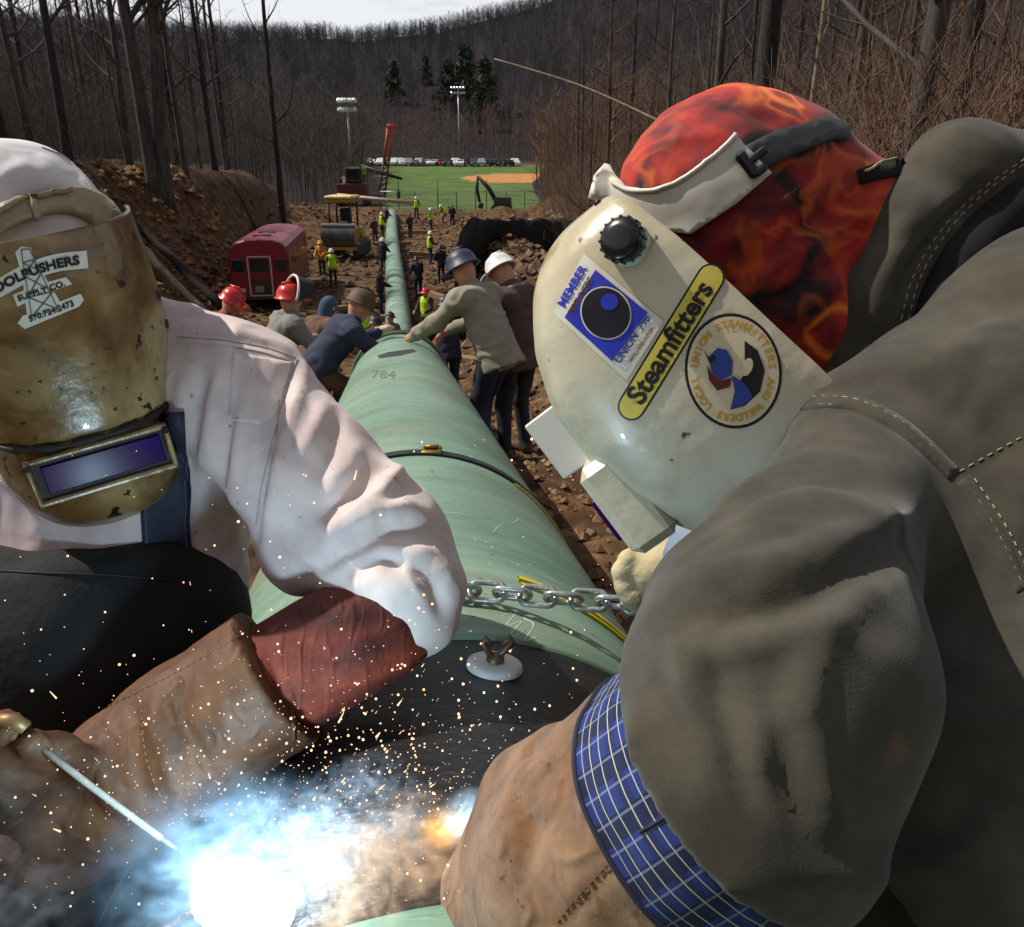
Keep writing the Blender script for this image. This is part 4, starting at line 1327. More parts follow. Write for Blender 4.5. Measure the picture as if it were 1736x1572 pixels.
# ---- small dozer with a canopy, blade towards the camera
dc = aty(585, 445, 50); dz = gz1(dc[0], dc[1])
doz = empty('dozer', (dc[0], dc[1], dz), 'yellow dozer with cream canopy and dark raised blade beside the bus', 'dozer', rot=(0, 0, -.08))
M_doz = paint('machine_yellow', S(176, 130, 34), .6, specks=(7, .6, S(104, 78, 48)))
m = MB(); m.box((0, 1.6, 1.25), (1.1, 2.4, .9), bev=.08); m.box((0, .2, 1.1), (.8, 1.2, .6), bev=.05); m.build('body', M_doz, doz, False, True)
m = MB(); m.box((-.35, 1.6, 3.42), (1.65, 2.0, .18), bev=.06); m.build('canopy', mat('cream_canopy', [S(204, 178, 110), S(226, 204, 140)], 3, .6), doz, False, True)
m = MB(); m.box((-.35, 1.6, 3.22), (1.5, 1.85, .22), bev=.04); m.build('canopy_rim', M_doz, doz, False, True)
for sx in (-.98, .28):
    for yy in (.8, 2.4):
        m = MB(); m.tube([(sx, yy, 1.5), (sx, yy, 3.2)], .06, 6); m.build('post', M_dkmetal, doz, True, True)
m = MB(); m.box((-.35, 2.1, 2.3), (.7, .3, .9), bev=.1); m.box((-.35, 1.8, 1.9), (.7, .6, .2), bev=.06); m.build('seat', M_black, doz, False, True)
bl = MB()
for j in range(9):
    a0, a1 = -.5 + j / 9, -.5 + (j + 1) / 9
    bl.add([(-.95, -1.3 + .9 * a0 * a0, 1.35 + 1.25 * a0), (1.0, -1.3 + .9 * a0 * a0, 1.35 + 1.25 * a0), (1.0, -1.3 + .9 * a1 * a1, 1.35 + 1.25 * a1), (-.95, -1.3 + .9 * a1 * a1, 1.35 + 1.25 * a1),
            (-.95, -1.2 + .9 * a0 * a0, 1.35 + 1.25 * a0), (1.0, -1.2 + .9 * a0 * a0, 1.35 + 1.25 * a0), (1.0, -1.2 + .9 * a1 * a1, 1.35 + 1.25 * a1), (-.95, -1.2 + .9 * a1 * a1, 1.35 + 1.25 * a1)],
           [(0, 1, 2, 3), (7, 6, 5, 4), (1, 5, 6, 2), (4, 0, 3, 7)] + ([(4, 5, 1, 0)] if j == 0 else []) + ([(3, 2, 6, 7)] if j == 8 else []))
bld = bl.build('blade', mat('worn_blade_steel', [S(58, 64, 66), S(86, 90, 90), S(104, 96, 84)], 2, .5, metal=.4), doz, False, True)
m = MB(); m.box((.02, -1.08, 2.02), (2.0, .12, .10)); m.build('top_bar', M_white, bld, False, True)
m = MB(); m.box((.02, -1.14, .70), (2.1, .14, .16)); m.build('cutting_edge', M_doz, bld, False, True)
for sx in (-.75, .75):
    m = MB(); m.box((sx, 1.3, .5), (.42, 3.2, .95), bev=.3); m.build('track', M_track, doz, False, True)
    m = MB(); m.tube([(sx * .9, -1.1, .9), (sx * .9, 1.2, .7)], .09, 6); m.build('push_arm', M_doz, doz, True, True)

# ---- small excavator: only its folded arm stands clear of the spoil
ec = aty(838, 354, 93); ez = gz1(ec[0], ec[1])
exc = empty('excavator', (ec[0], ec[1], ez), 'small dark excavator with folded arm before the playing field', 'excavator')
m = MB(); m.box((.9, .4, 1.0), (1.9, 1.6, .9), bev=.12); m.build('house', paint('dark_grey_machine', S(54, 58, 60)), exc, False, True)
for sy in (-.3, 1.1):
    m = MB(); m.box((.8, sy, .3), (2.3, .4, .6), bev=.25); m.build('track', M_track, exc, False, True)
m = MB(); m.tube([(.2, 0, 1.0), (-.55, 0, 2.3), (-1.7, 0, 3.5)], [.26, .26, .17], 6); m.build('boom', M_dkmetal, exc, True, True)
m = MB(); m.tube([(-1.75, 0, 3.6), (-1.85, 0, 2.2), (-1.55, 0, .9)], [.14, .22, .15], 6); m.build('stick', M_dkmetal, exc, True, True)
m = MB(); m.box((-1.45, 0, .55), (.55, .6, .6), Euler((0, .3, 0)).to_matrix(), .1); m.build('bucket', M_dkmetal, exc, False, True)

# ---- black silt fence over the spoil heap
sf = empty('silt_fence', aty(800, 400, 40), 'black sagging silt fence on the spoil heap right of the pipe', 'fence')
cp = resample([(770, 470), (782, 420), (800, 396), (850, 396), (900, 394), (960, 396), (1040, 402)], 4)
yy = np.interp(np.linspace(0, 1, len(cp)), [0, .2, .35, 1], [31, 36, 40, 40.5])
V = []
for i, (p, y) in enumerate(zip(cp, yy)):
    b = aty(p[0], p[1], y); zt = gz1(b[0], b[1]) + .0
    w = .05 * math.sin(i * 1.3) + .07 * math.sin(i * .41); z0 = min(zt, b[2]) - .15; zt2 = max(b[2], zt) + .62 + .06 * math.sin(i * .7) - .04 * (i % 9 == 4)
    for dz_, dy_ in ((0, 0), (.35, w), (.7, w * .6), (1, 0)): V.append((b[0], y + dy_, z0 + (zt2 - z0) * dz_))
    for dz_, dy_ in ((1, .02), (.7, w * .6 + .02), (.35, w + .02), (0, .02)): V.append((b[0], y + dy_, z0 + (zt2 - z0) * dz_))
F = [(i * 8 + j, i * 8 + (j + 1) % 8, (i + 1) * 8 + (j + 1) % 8, (i + 1) * 8 + j) for i in range(len(cp) - 1) for j in range(8)]
obj('fabric', V, F, mat('black_geotextile', [S(18, 17, 18), S(34, 32, 32)], 6, .85), sf)
for i in range(4, len(cp), 9):
    b = aty(cp[i][0], cp[i][1], yy[i]); z = gz1(b[0], b[1])
    m = MB(); m.box((b[0], yy[i] + .08, max(z, b[2]) + .25), (.05, .05, 1.2)); m.build('stake', M_wood, sf, False)

# ---- logs and litter on the left bank
def log(pa, ya, pb, yb, r, label, mt=bark_dark):
    a, b = aty(*pa, ya), aty(*pb, yb)
    a[2] = gz1(a[0], a[1]) + r * .6; b[2] = gz1(b[0], b[1]) + r * .6
    q = random.Random(int(pa[0])); P = [a + (b - a) * t + np.array([q.gauss(0, .05), q.gauss(0, .05), q.gauss(0, .04)]) for t in np.linspace(0, 1, 9)]
    m = MB(); m.tube(P, [r * (1.1 - .5 * t) * q.uniform(.75, 1.25) for t in np.linspace(0, 1, 9)], 9); o = m.build('log', mt); tag(o, label, 'log', 'logs on the left bank')
log((360, 296), 33, (120, 283), 37, .20, 'long dark fallen log high on the leafy bank')
log((330, 338), 32, (200, 322), 34, .15, 'shorter log lying below the long fallen log', bark_brown)
log((300, 420), 27, (220, 400), 28, .14, 'stubby log half buried in the yellow bank')
log((445, 300), 50, (380, 290), 52, .18, 'dark log at the foot of the lone dark tree')
fl = aty(424, 342, 38); z = gz1(fl[0], fl[1])
flag = empty('marker_flag', (fl[0], fl[1], z), 'small red ribbon flag on a stake halfway up the left bank', 'flag')
m = MB(); m.tube([(0, 0, -.1), (0, 0, .8)], .02, 5); m.build('stake', M_wood, flag, local=True)
m = MB(); m.add([(0, -.02, .8), (-.45, -.03, .75), (-.6, .02, .45), (-.25, .04, .3), (0, 0, .4)], [(0, 1, 2, 3, 4)]); m.add([(0, -.01, .8), (-.45, -.02, .75), (-.6, .03, .45), (-.25, .05, .3), (0, .01, .4)], [(4, 3, 2, 1, 0)])
m.build('ribbon', mat('red_ribbon', [S(190, 40, 44)], 1, .7), flag, False, True)
# pale dead branch leaning out of the right wood
pb = MB(); P = resample([at(838, 100, 24), at(905, 120, 23.5), at(985, 146, 23), at(1080, 188, 22.3), at(1180, 240, 21.5), at(1260, 300, 21)], .4)
pb.tube(P, np.linspace(.022, .05, len(P)), 7); tag(pb.build('dead_branch', bark_pale), 'long pale dead branch leaning out of the right wood', 'branch')

# ---- rocks
M_rock = mat('pale_rock', [S(96, 78, 60), S(146, 124, 98), S(184, 168, 144)], 9, .9, 1, 40)
M_clod = mat('earth_clod', [S(62, 42, 26), S(104, 72, 42), S(136, 100, 62)], 9, .95, 1, 40)
def rock_mesh(seed, mt):
    q = np.random.RandomState(seed); b = MB(); b.ball((0, 0, 0), 1, 9, (1, .8, .62)); V = np.array(b.V)
    V = V * (1 + .32 * fbm(V + seed * 3.1, 1.1, 3)[:, None]); return mkmesh('rock', V, b.F, mt, smooth=False)
rockm = [rock_mesh(i, M_rock) for i in range(5)] + [rock_mesh(i + 9, M_clod) for i in range(5)]
def rock(x, y, r, me, label=None, group=None):
    o = bpy.data.objects.new('rock', me); COL.objects.link(o)
    o.location = (x, y, gz1(x, y) + r * .22); o.scale = (r, r, r); o.rotation_euler = (rnd.uniform(-.5, .5), rnd.uniform(-.5, .5), rnd.uniform(0, 6.28))
    tag(o, label, 'rock', group); return o
nr = 0
for (px, py, s) in ((926, 748, 18), (918, 760, 14), (1000, 912, 20), (1035, 905, 14), (1015, 880, 12), (960, 800, 12), (985, 850, 14), (940, 835, 10), (1048, 950, 12), (1060, 1010, 14), (905, 790, 9), (975, 770, 11), (1010, 960, 9), (1080, 985, 12), (930, 800, 8), (1025, 840, 12), (950, 870, 9), (1055, 880, 12)):
    for yy in np.linspace(2, 12, 200):
        b = aty(px, py, yy)
        if b[2] < gz1(b[0], b[1]): break
    s *= 1.15
    rock(b[0], b[1], s / FPX * b[1] * .55, rockm[nr % 5], ['largest pale rock', 'pale rock', 'small pale stone'][0 if nr == 2 else (1 if s > 14 else 2)] + ' lying in the brown dirt right of the pipe', 'pale rocks beside the pipe'); nr += 1
for k in range(26):
    px, py = rnd.uniform(835, 960), rnd.uniform(346, 366); y = rnd.uniform(58, 74)
    x = px2x(px, y); rock(x, y, rnd.uniform(.18, .5), rockm[rnd.randrange(5)], 'boulder in the rock pile at the edge of the field', 'boulders of the rock pile')
# clods and stones strewn everywhere: one mass
q = np.random.RandomState(21); V, F = [], []; nb = 0
base = [np.array(rockm[i].vertices[0].co) for i in (0,)]
tet = np.array([(1, 1, 1), (1, -1, -1), (-1, 1, -1), (-1, -1, 1), (0, 0, 1.2), (.9, -.6, .5)]) * .6
def strew(n, f, rmin, rmax, name, label, mt):
    V, F = [], []; nb = 0
    XY = np.array([f() for _ in range(n)]); Z = ground_z(XY[:, 0], XY[:, 1])
    octa = np.array([(1, 0, 0), (0, 1, 0), (-1, 0, 0), (0, -1, 0), (0, 0, .8), (0, 0, -.8), (.6, .6, .45), (-.6, .5, .4)])
    fo = [(0, 6, 4), (6, 1, 4), (1, 7, 4), (7, 2, 4), (2, 3, 4), (3, 0, 4), (0, 1, 6), (1, 2, 7), (1, 0, 5), (2, 1, 5), (3, 2, 5), (0, 3, 5)]
    for i in range(n):
        r = rmin + (rmax - rmin) * q.rand() ** 3; a = q.uniform(0, 6.28); R3 = np.array([[math.cos(a), -math.sin(a), 0], [math.sin(a), math.cos(a), 0], [0, 0, 1]])
        W = (octa * q.uniform(.6, 1.3, (8, 3))) @ R3.T * r + [XY[i, 0], XY[i, 1], Z[i] + r * .2]
        V.append(W); F += [tuple(v + nb for v in t) for t in fo]; nb += 8
    tag(obj(name, np.concatenate(V), F, mt, smooth=False), label, 'rubble', kind='stuff')
def near_r():
    y = 2.5 + 10 * q.rand(); return (-.1423 * y + .55 + 4.5 * q.rand() ** 1.6, y)
def spoil():
    y = q.uniform(14, 62); rt_ = np.interp(y, [0, 8, 20, 40, 60], [1.6, 2, 2.5, 4, 7]); return (-.1423 * y + rt_ + q.normal(1.6, 1.8), y)
def bank():
    y = q.uniform(20, 46); t_ = np.interp(y, [0, 20, 34, 55], [-5, -6.6, -7.4, -6.2]); return (-.1423 * y + t_ + q.uniform(-5, 1.5), y)
strew(3600, near_r, .008, .06, 'stony_dirt', 'loose clods and small stones on the dirt right of the pipe', mat('stony_dirt', [S(70, 48, 30), S(118, 84, 50), S(176, 150, 116)], 3.1, .95, stops=[.35, .5, .7]))
strew(2600, spoil, .04, .28, 'spoil_rubble', 'broken rock and clods on the spoil heap right of the pipe', mat('spoil_rubble', [S(72, 54, 42), S(122, 98, 74), S(160, 140, 114)], .8, .95, stops=[.35, .55, .72]))
def floor_():
    y = 22 + 66 * q.rand(); return (-.1423 * y + q.uniform(-8.5, 8.5), y)
strew(4200, floor_, .03, .24, 'valley_floor_clods', 'trodden clods and scraps on the valley floor along the pipe', mat('floor_clods', [S(52, 38, 28), S(96, 72, 50), S(128, 104, 76)], .7, .95, stops=[.35, .52, .72]))
for k, (px, y, L_, a_, lab) in enumerate(((590, 30, 3.4, .5, 'pale timber lying left of the pipe below the dozer'), (575, 33, 3.0, .9, 'dark timber crossing the pale one below the dozer'), (745, 24, 2.6, -.6, 'timber lying in the dirt right of the pipe'), (770, 33, 4.2, -.9, 'long timber at the foot of the spoil heap'), (640, 58, 4.0, .2, 'timber lying across the valley floor near the dozer'), (735, 52, 3.6, -.2, 'timber right of the distant pipe'), (720, 66, 4.2, .15, 'timber before the far workers'))):
    x = px2x(px, y); m = MB(); m.box((x, y, gz1(x, y) + .14), (L_, .26, .26), Euler((.05 * (k % 3 - 1), .04 * (k % 2), a_)).to_matrix(), .03); tag(m.build('timber', M_wood, smooth=False), lab, 'timber', 'timbers strewn along the pipe')
strew(2600, bank, .04, .30, 'bank_rubble', 'yellow-brown clods and roots on the cut face of the left bank', mat('bank_rubble', [S(58, 42, 30), S(124, 92, 54), S(160, 124, 74)], .8, .95, stops=[.38, .52, .72]))
# ================================================================== the crew behind
M_skin = mat('skin', [S(190, 134, 108), S(206, 152, 124)], 8, .6)
M_boot = mat('brown_boot_leather', [S(62, 44, 30), S(90, 66, 44)], 12, .7)
M_jean = mat('dark_denim', [S(28, 32, 46), S(42, 48, 64)], 6, .9, .4, 80)
_cl = {}
def cloth(nm, c, rough=.9):
    if nm not in _cl: _cl[nm] = mat(nm, [tuple(v * .72 for v in c[:3]) + (1,), c, tuple(min(1, v * 1.12) for v in c[:3]) + (1,)], 5, rough, .5, 90)
    return _cl[nm]

def worker(loc, heading, label, jacket, trousers=None, lean=0.0, crouch=0.0, hat=None, vest=None, armR=((.08, .10, -.26), (.02, .34, -.34)), armL=((-.08, .10, -.26), (-.02, .34, -.34)),
           head=(0, 0), vox=.022, hood=None, shield=False, group='crew along the pipeline', gloves=None, h=1.0, collar=None, stride=.0):
    """a site worker: local +Y is the way he faces; lean in radians from the hips"""
    ry = lambda p, a, o: np.array([p[0], o[1] + (p[1] - o[1]) * math.cos(a) + (p[2] - o[2]) * math.sin(a), o[2] - (p[1] - o[1]) * math.sin(a) + (p[2] - o[2]) * math.cos(a)])
    hz = .95 - crouch * .45; hy = -.32 * math.sin(lean) - crouch * .12
    pel = np.array([0, hy, hz])
    up = lambda p: ry(np.array([p[0], p[1] + hy, p[2] - .95 + hz]), lean, pel)
    T = trousers or M_jean
    pr = []
    for s in (-1, 1):
        hip = np.array([s * .095, hy, hz]); kn = np.array([s * (.11 + crouch * .06), .03 + crouch * .36 + s * stride * .5, .50 - crouch * .12]); an = np.array([s * .12, -.02 + s * stride, .10])
        if crouch: an = an + [0, -.05, 0]
        pr += [cone(hip, kn, .098, .072, 0), cone(kn, an, .074, .058, 0), cone(an + [0, -.02, -.04], an + [s * .02, .17, -.055], .052, .042, 3)]
    che = up((0, 0, 1.34)); nk = up((0, 0.01, 1.50)); belly = up((0, 0, 1.08))
    fl = (np.array([0, math.cos(lean), -math.sin(lean)]), .74)
    pr += [cone(pel, belly, .155, .16, 1, fl), cone(belly, che, .165, .175, 1, fl)]
    shl = {s: up((s * .185, 0, 1.425)) for s in (-1, 1)}
    pr.append(cone(shl[-1], shl[1], .085, .085, 1))
    for s, arm in ((-1, armL), (1, armR)):
        e = shl[s] + np.array(arm[0]); hnd = shl[s] + np.array(arm[1])
        pr += [cone(shl[s], e, .072, .056, 1), cone(e, hnd, .056, .042, 1)]
        d = (hnd - e); d /= np.linalg.norm(d)
        pr += [cone(hnd, hnd + d * .09, .040, .034, 4, ((1, 0, 0), .7)), cone(hnd + d * .09, hnd + d * .16 + [0, 0, -.02], .026, .018, 4), cone(hnd + d * .03, hnd + d * .08 + [-s * .04, 0, .01], .02, .015, 4)]
    ha = lean * .55 + head[0]
    hc = nk + np.array([math.sin(head[1]) * .03, math.sin(ha) * .15, math.cos(ha) * .15])
    fwd = np.array([math.sin(head[1]), math.cos(ha) * math.cos(head[1]), -math.sin(ha)]); fwd /= np.linalg.norm(fwd)
    upd = np.array([0, math.sin(ha), math.cos(ha)]); upd -= fwd * (upd @ fwd); upd /= np.linalg.norm(upd)
    sid = np.cross(fwd, upd)
    rot = np.stack([sid, fwd, upd], 1)
    pr += [cone(nk - upd * .04, hc - upd * .05, .058, .055, 2), ell(hc, (.078, .098, .115), 2, rot), cone(hc - upd * .07 + fwd * .03, hc - upd * .085 + fwd * .055, .045, .035, 2),
           cone(hc + fwd * .095 + upd * .01, hc + fwd * .112 - upd * .025, .012, .017, 2), ell(hc + sid * .08, (.014, .024, .034), 2, rot), ell(hc - sid * .08, (.014, .024, .034), 2, rot)]
    V, F, g = sdf_mesh(pr, vox, .035 if vox < .02 else .03, 1)
    N = vnormals(V, F)
    V = V + N * (fbm(V + loc[0], 6, 2) * .010 * np.isin(g, (0, 1)))[:, None]
    fg = g[np.asarray(F)[:, 0]]
    r = empty('person', loc, label, 'person', group, (0, 0, heading))
    r.scale = (h, h, h)
    Vj, Fj, _ = sdf_mesh([cone(pel + (pel - belly) * 1.6, belly, .215, .180, 0, (fl[0], .80)), cone(belly, che, .182, .192, 0, (fl[0], .80)), cone(shl[-1], shl[1], .097, .097)] +
                         [c for s, arm in ((-1, armL), (1, armR)) for c in (cone(shl[s], shl[s] + np.array(arm[0]), .090, .072), cone(shl[s] + np.array(arm[0]), shl[s] + np.array(arm[0]) + (np.array(arm[1]) - np.array(arm[0])) * .86, .070, .058))] + [cone(nk - upd * .03, nk + upd * .015, .085, .078)], vox, .04, 1, cut=lambda P: np.where(np.linalg.norm(P - (pel + (pel - belly) * 1.6), axis=1) < .36, (P - (pel + (pel - belly) * 1.05)) @ ((pel - belly) / np.linalg.norm(pel - belly)), -1.0))
    Nj = vnormals(Vj, Fj); q_ = Vj + loc[0] * 3.7
    Vj = Vj + Nj * (.010 * fbm(q_ * [1, 1, 1.5], 5.5, 2) + .0045 * np.sin(fbm(q_, 4, 2) * 8 + q_[:, 2] * 30))[:, None]
    jo = obj('jacket', Vj, Fj, jacket, r, None, True, True)
    obj('body', V, F, [T, jacket, M_skin, M_boot, gloves or M_skin], r, fg, True, True)
    if vest is not None:
        Vv, Fv, _ = sdf_mesh([cone(pel + (belly - pel) * .1, belly, .205, .20, 0, (fl[0], .84)), cone(belly, che, .204, .208, 0, (fl[0], .84)), cone(shl[-1] * .8 + shl[1] * .2, shl[1] * .8 + shl[-1] * .2, .112, .112)], vox, .03, 1)
        vo = obj('vest', Vv, Fv, vest, r, None, True, True)
    if collar is not None:
        m = MB(); m.tube([nk + .085 * (math.cos(a) * sid + math.sin(a) * fwd) - upd * .03 for a in np.linspace(0, 2 * PI, 17)], .028, 6, False); m.build('collar', collar, r, True, True)
    if hat is not None:
        prof = [(.0, .135), (.05, .130), (.095, .105), (.122, .06), (.130, .0), (.150, -.008), (.150, -.016), (.126, -.012)]
        m = MB(); m.lathe(prof, hc + upd * .035 - fwd * .005, upd, 22, up=sid); m.tube([hc + upd * .165 - fwd * .08, hc + upd * .178, hc + upd * .15 + fwd * .09], [.012, .018, .012], 6)
        m.lathe([(.10, -.002), (.175, -.02), (.172, -.028)], hc + upd * .035 + fwd * .03, upd, 14, up=sid, a0=.2, a1=PI - .2)
        m.build('hard_hat', hat, r, True, True)
    if shield:                                  # welding shield swung up over the hat
        m = MB(); b0 = hc + upd * .05
        m.tube([b0 + (.185 * math.cos(a)) * sid + (.215 * math.sin(a)) * (upd * .9 + fwd * .25) for a in np.linspace(-.15, PI + .15, 25)], .014, 6)
        m.build('face_shield_rim', M_white, r, True, True)
        m = MB(); V3 = []
        for j in range(5):
            for a in np.linspace(-.1, PI + .1, 17): V3.append(b0 + (.182 * math.cos(a)) * sid * (1 - .06 * j) + (.212 * math.sin(a)) * (upd * .9 + fwd * .25) * (1 - .05 * j) + fwd * .045 * j)
        m.add(V3, [(j * 17 + i, j * 17 + i + 1, (j + 1) * 17 + i + 1, (j + 1) * 17 + i) for j in range(4) for i in range(16)]); m.build('face_shield', M_black, r, True, True)
    if hood is not None:
        Vh, Fh, _ = sdf_mesh([ell(hc - fwd * .015 + upd * .01, (.094, .110, .128), 0, rot), cone(hc - upd * .06 - fwd * .03, nk - upd * .02, .085, .10)], .014, .03, 1, cut=lambda P: .07 - np.linalg.norm(P - (hc + fwd * .135 - upd * .015), axis=1))
        obj('hood', Vh, Fh, hood, r, None, True, True)
        m = MB(); m.tube([hc + fwd * .125 - upd * .045 + .085 * (math.cos(a) * sid) + .03 * math.sin(a) * fwd - upd * .02 * math.sin(a) for a in np.linspace(0, PI, 13)], .014, 6); m.build('visor', M_white, r, True, True)
    return r

def standat(px, y, dx=0.0): 
    x = px2x(px, y) if y > 15 else (px - CX) / FPX * (y * math.cos(PITCH) + (CAMZ - gz1((px - CX) / FPX * y, y)) * math.sin(PITCH))
    return (x + dx, y, gz1(x, y))
HV = cloth('hi_vis_lime', S(186, 220, 42)); HO = cloth('hi_vis_orange', S(226, 100, 44))
red = mat('red_hard_hat', [S(176, 34, 30), S(196, 44, 38)], 4, .3); whiteh = mat('white_hard_hat', [S(214, 212, 206)], 1, .35); yel = mat('yellow_hard_hat', [S(206, 160, 36)], 1, .35); dk = mat('dark_hat', [S(44, 34, 40)], 1, .5)

# by the far joint
worker(standat(822, 6.55), .93, 'man in pale tan jacket and navy trousers bending over the pipe joint', cloth('tan_jacket', S(146, 138, 120)), M_jean, lean=.48, hat=mat('navy_hard_hat', [S(40, 42, 66)], 1, .5), armL=((-.05, .22, -.20), (.0, .50, -.34)), armR=((.05, .16, -.22), (.0, .42, -.34)), vox=.014, collar=cloth('orange_collar', S(206, 100, 60)), head=(.25, 0), stride=.12)
worker(standat(872, 7.0), .75, 'man in dark maroon jacket and white hard hat behind the tan jacket', cloth('maroon_jacket', S(84, 64, 62)), cloth('charcoal_trousers', S(42, 42, 46)), lean=.18, vox=.014, hat=whiteh, collar=cloth('grey_hood', S(130, 124, 116)), head=(.55, -.4), armL=((-.05, .16, -.24), (.08, .38, -.22)), armR=((.06, .14, -.26), (.0, .34, -.30)))
worker(standat(592, 7.3), -1.1, 'man in navy jacket stooping low over the left side of the pipe joint', cloth('navy_jacket', S(46, 50, 72)), cloth('brown_trousers', S(92, 66, 48)), lean=.75, crouch=.45, vox=.014, hat=mat('brown_hat', [S(84, 62, 46)], 1, .7), gloves=cloth('pale_glove', S(206, 190, 170)), armL=((-.04, .18, -.16), (.0, .34, -.10)), armR=((.06, .18, -.18), (.0, .34, -.22)), head=(.1, 0))
worker(standat(556, 9.6), -.7, 'man in brown coat and blue hood crouching behind the navy jacket', cloth('umber_coat', S(104, 76, 56)), M_jean, lean=.5, crouch=.3, vox=.016, hood=cloth('blue_hood', S(56, 76, 96)), head=(.2, 0))
worker(standat(500, 8.1), -.95, 'man in grey jacket, red hard hat and raised white-rimmed shield', cloth('grey_jacket', S(128, 128, 122)), M_jean, lean=.50, crouch=.35, hat=red, shield=True, vox=.014, armR=((.10, .16, -.22), (.10, .40, -.30)), armL=((-.06, .2, -.2), (.0, .44, -.28)), head=(-.2, 0))
worker(standat(402, 8.8), -1.6, 'man with red hard hat half hidden by the white shirt shoulder', cloth('rust_jacket', S(146, 84, 50)), M_jean, lean=.35, crouch=.40, hat=red, vox=.016, head=(.3, 0))
worker(standat(762, 13), .3, 'dark navy clad man standing beyond the tan jacket', cloth('dark_navy', S(32, 32, 48)), M_jean, lean=.2, hat=dk)
worker(standat(733, 17.5), .2, 'man in orange vest mostly hidden beyond the pipe joint', cloth('dark_shirt', S(60, 50, 50)), M_jean, lean=.3, hat=red, vest=HO)
# along the pipe in the valley
worker(standat(612, 16.5), -1.0, 'man in lime vest leaning on the left side of the pipe', cloth('dark_blue_shirt', S(40, 54, 66)), M_jean, lean=.25, hat=dk, vest=HV, armR=((.12, .22, -.06), (.1, .5, -.06)))
worker(standat(646, 22.5), -.4, 'man in brown coat between lime vest and pipe', cloth('brown_coat', S(126, 92, 78)), M_jean, lean=.1, hat=dk)
worker(standat(713, 27), 2.6, 'man in lime vest and red hard hat right of the pipe', cloth('dark_shirt', S(60, 50, 50)), M_jean, hat=red, vest=HV)
worker(standat(549, 41), .2, 'man in lime vest and white hard hat walking behind the bus', cloth('olive_shirt', S(120, 140, 50)), M_jean, hat=whiteh, vest=HV, vox=.03, stride=.12)
worker(standat(531, 44), 2.9, 'man in yellow and orange jacket beside the red bus', cloth('amber_jacket', S(196, 130, 40)), M_jean, hat=yel, vox=.03)
worker(standat(700, 36), .5, 'dark clad man close to the right side of the pipe', cloth('dark_navy', S(32, 32, 48)), M_jean, hat=dk, lean=.2, vox=.03)
worker(standat(640, 45), -.5, 'navy clad man beside the left side of the distant pipe', cloth('dark_navy', S(32, 32, 48)), M_jean, hat=whiteh, vox=.03)
for px, y, lab, jk, vs in ((598, 26, 'worker in lime vest walking left of the pipe below the timbers', 'dark_shirt', HV), (632, 33, 'worker in dark clothes left of the pipe beyond the lime vests', 'dark_navy', None), (602, 52, 'worker in lime vest beside the dozer blade', 'olive_shirt', HV), (628, 60, 'worker in dark clothes between dozer and pipe', 'dark_shirt', None), (742, 40, 'worker in dark clothes below the silt fence', 'dark_navy', None), (724, 48, 'worker in lime vest right of the pipe beyond the red hard hat', 'dark_shirt', HV),
                           (641, 66, 'far worker in lime vest left of the pipe end', 'dark_shirt', HV), (650, 72, 'far worker in dark clothes at the pipe end', 'dark_navy', None), (690, 63, 'far worker in dark clothes right of the pipe end', 'dark_shirt', None),
                           (702, 74, 'far worker in lime vest right of the pipe end', 'dark_shirt', HV), (727, 72, 'far worker in bright lime vest near the fence', 'olive_shirt', HV), (748, 76, 'far worker bending in lime vest beside the fence', 'dark_shirt', HV),
                           (764, 74, 'far worker in dark clothes standing by the fence', 'dark_navy', None)):
    worker(standat(px, y), rnd.uniform(-2, 2), lab, _cl[jk], M_jean, hat=whiteh if vs else dk, vest=vs, vox=.04, lean=.6 if 'bending' in lab else .05, group='workers at the far end of the pipe')
# ================================================================== welder on the left
def hood_shell(O, s, dn, n, rows, nu=56, nv=70, p=.85, th=.0032, edge=None):
    """curved helmet shell: rows of (distance down, half width, front, back); returns outer+inner surface and a tester for the outer face"""
    rows = np.array(rows, float)
    t = np.linspace(rows[0, 0], rows[-1, 0], nv)
    k = [np.interp(t, rows[:, 0], rows[:, i]) for i in (1, 2, 3)]
    for _ in range(3):
        for a in k: a[1:-1] = (a[:-2] + 2 * a[1:-1] + a[2:]) / 4
    th_ = np.linspace(-PI / 2, PI / 2, nu)
    V = []
    for i in range(nv):
        for a in th_:
            x = k[0][i] * math.copysign(abs(math.sin(a)) ** p, math.sin(a)); y = k[2][i] + (k[1][i] - k[2][i]) * abs(math.cos(a)) ** p
            V.append(O + s * x + dn * t[i] + n * y)
    V = np.array(V)
    F = np.array([(i * nu + j, i * nu + j + 1, (i + 1) * nu + j + 1, (i + 1) * nu + j) for i in range(nv - 1) for j in range(nu - 1)])
    N = vnormals(V, F)
    c = O + dn * t.mean() + n * .05
    if ((V - c) * N).sum() < 0: F = F[:, ::-1]; N = -N
    V2 = V - N * th
    m = len(V)
    bd = [i for i in range(nu)] + [i * nu + nu - 1 for i in range(1, nv)] + [(nv - 1) * nu + j for j in range(nu - 2, -1, -1)] + [i * nu for i in range(nv - 2, 0, -1)]
    F2 = [tuple(f) for f in F] + [tuple(v + m for v in f[::-1]) for f in F] + [(bd[i], bd[(i + 1) % len(bd)], bd[(i + 1) % len(bd)] + m, bd[i] + m) for i in range(len(bd))]
    return np.concatenate([V, V2]), F2, bvh(V, F)

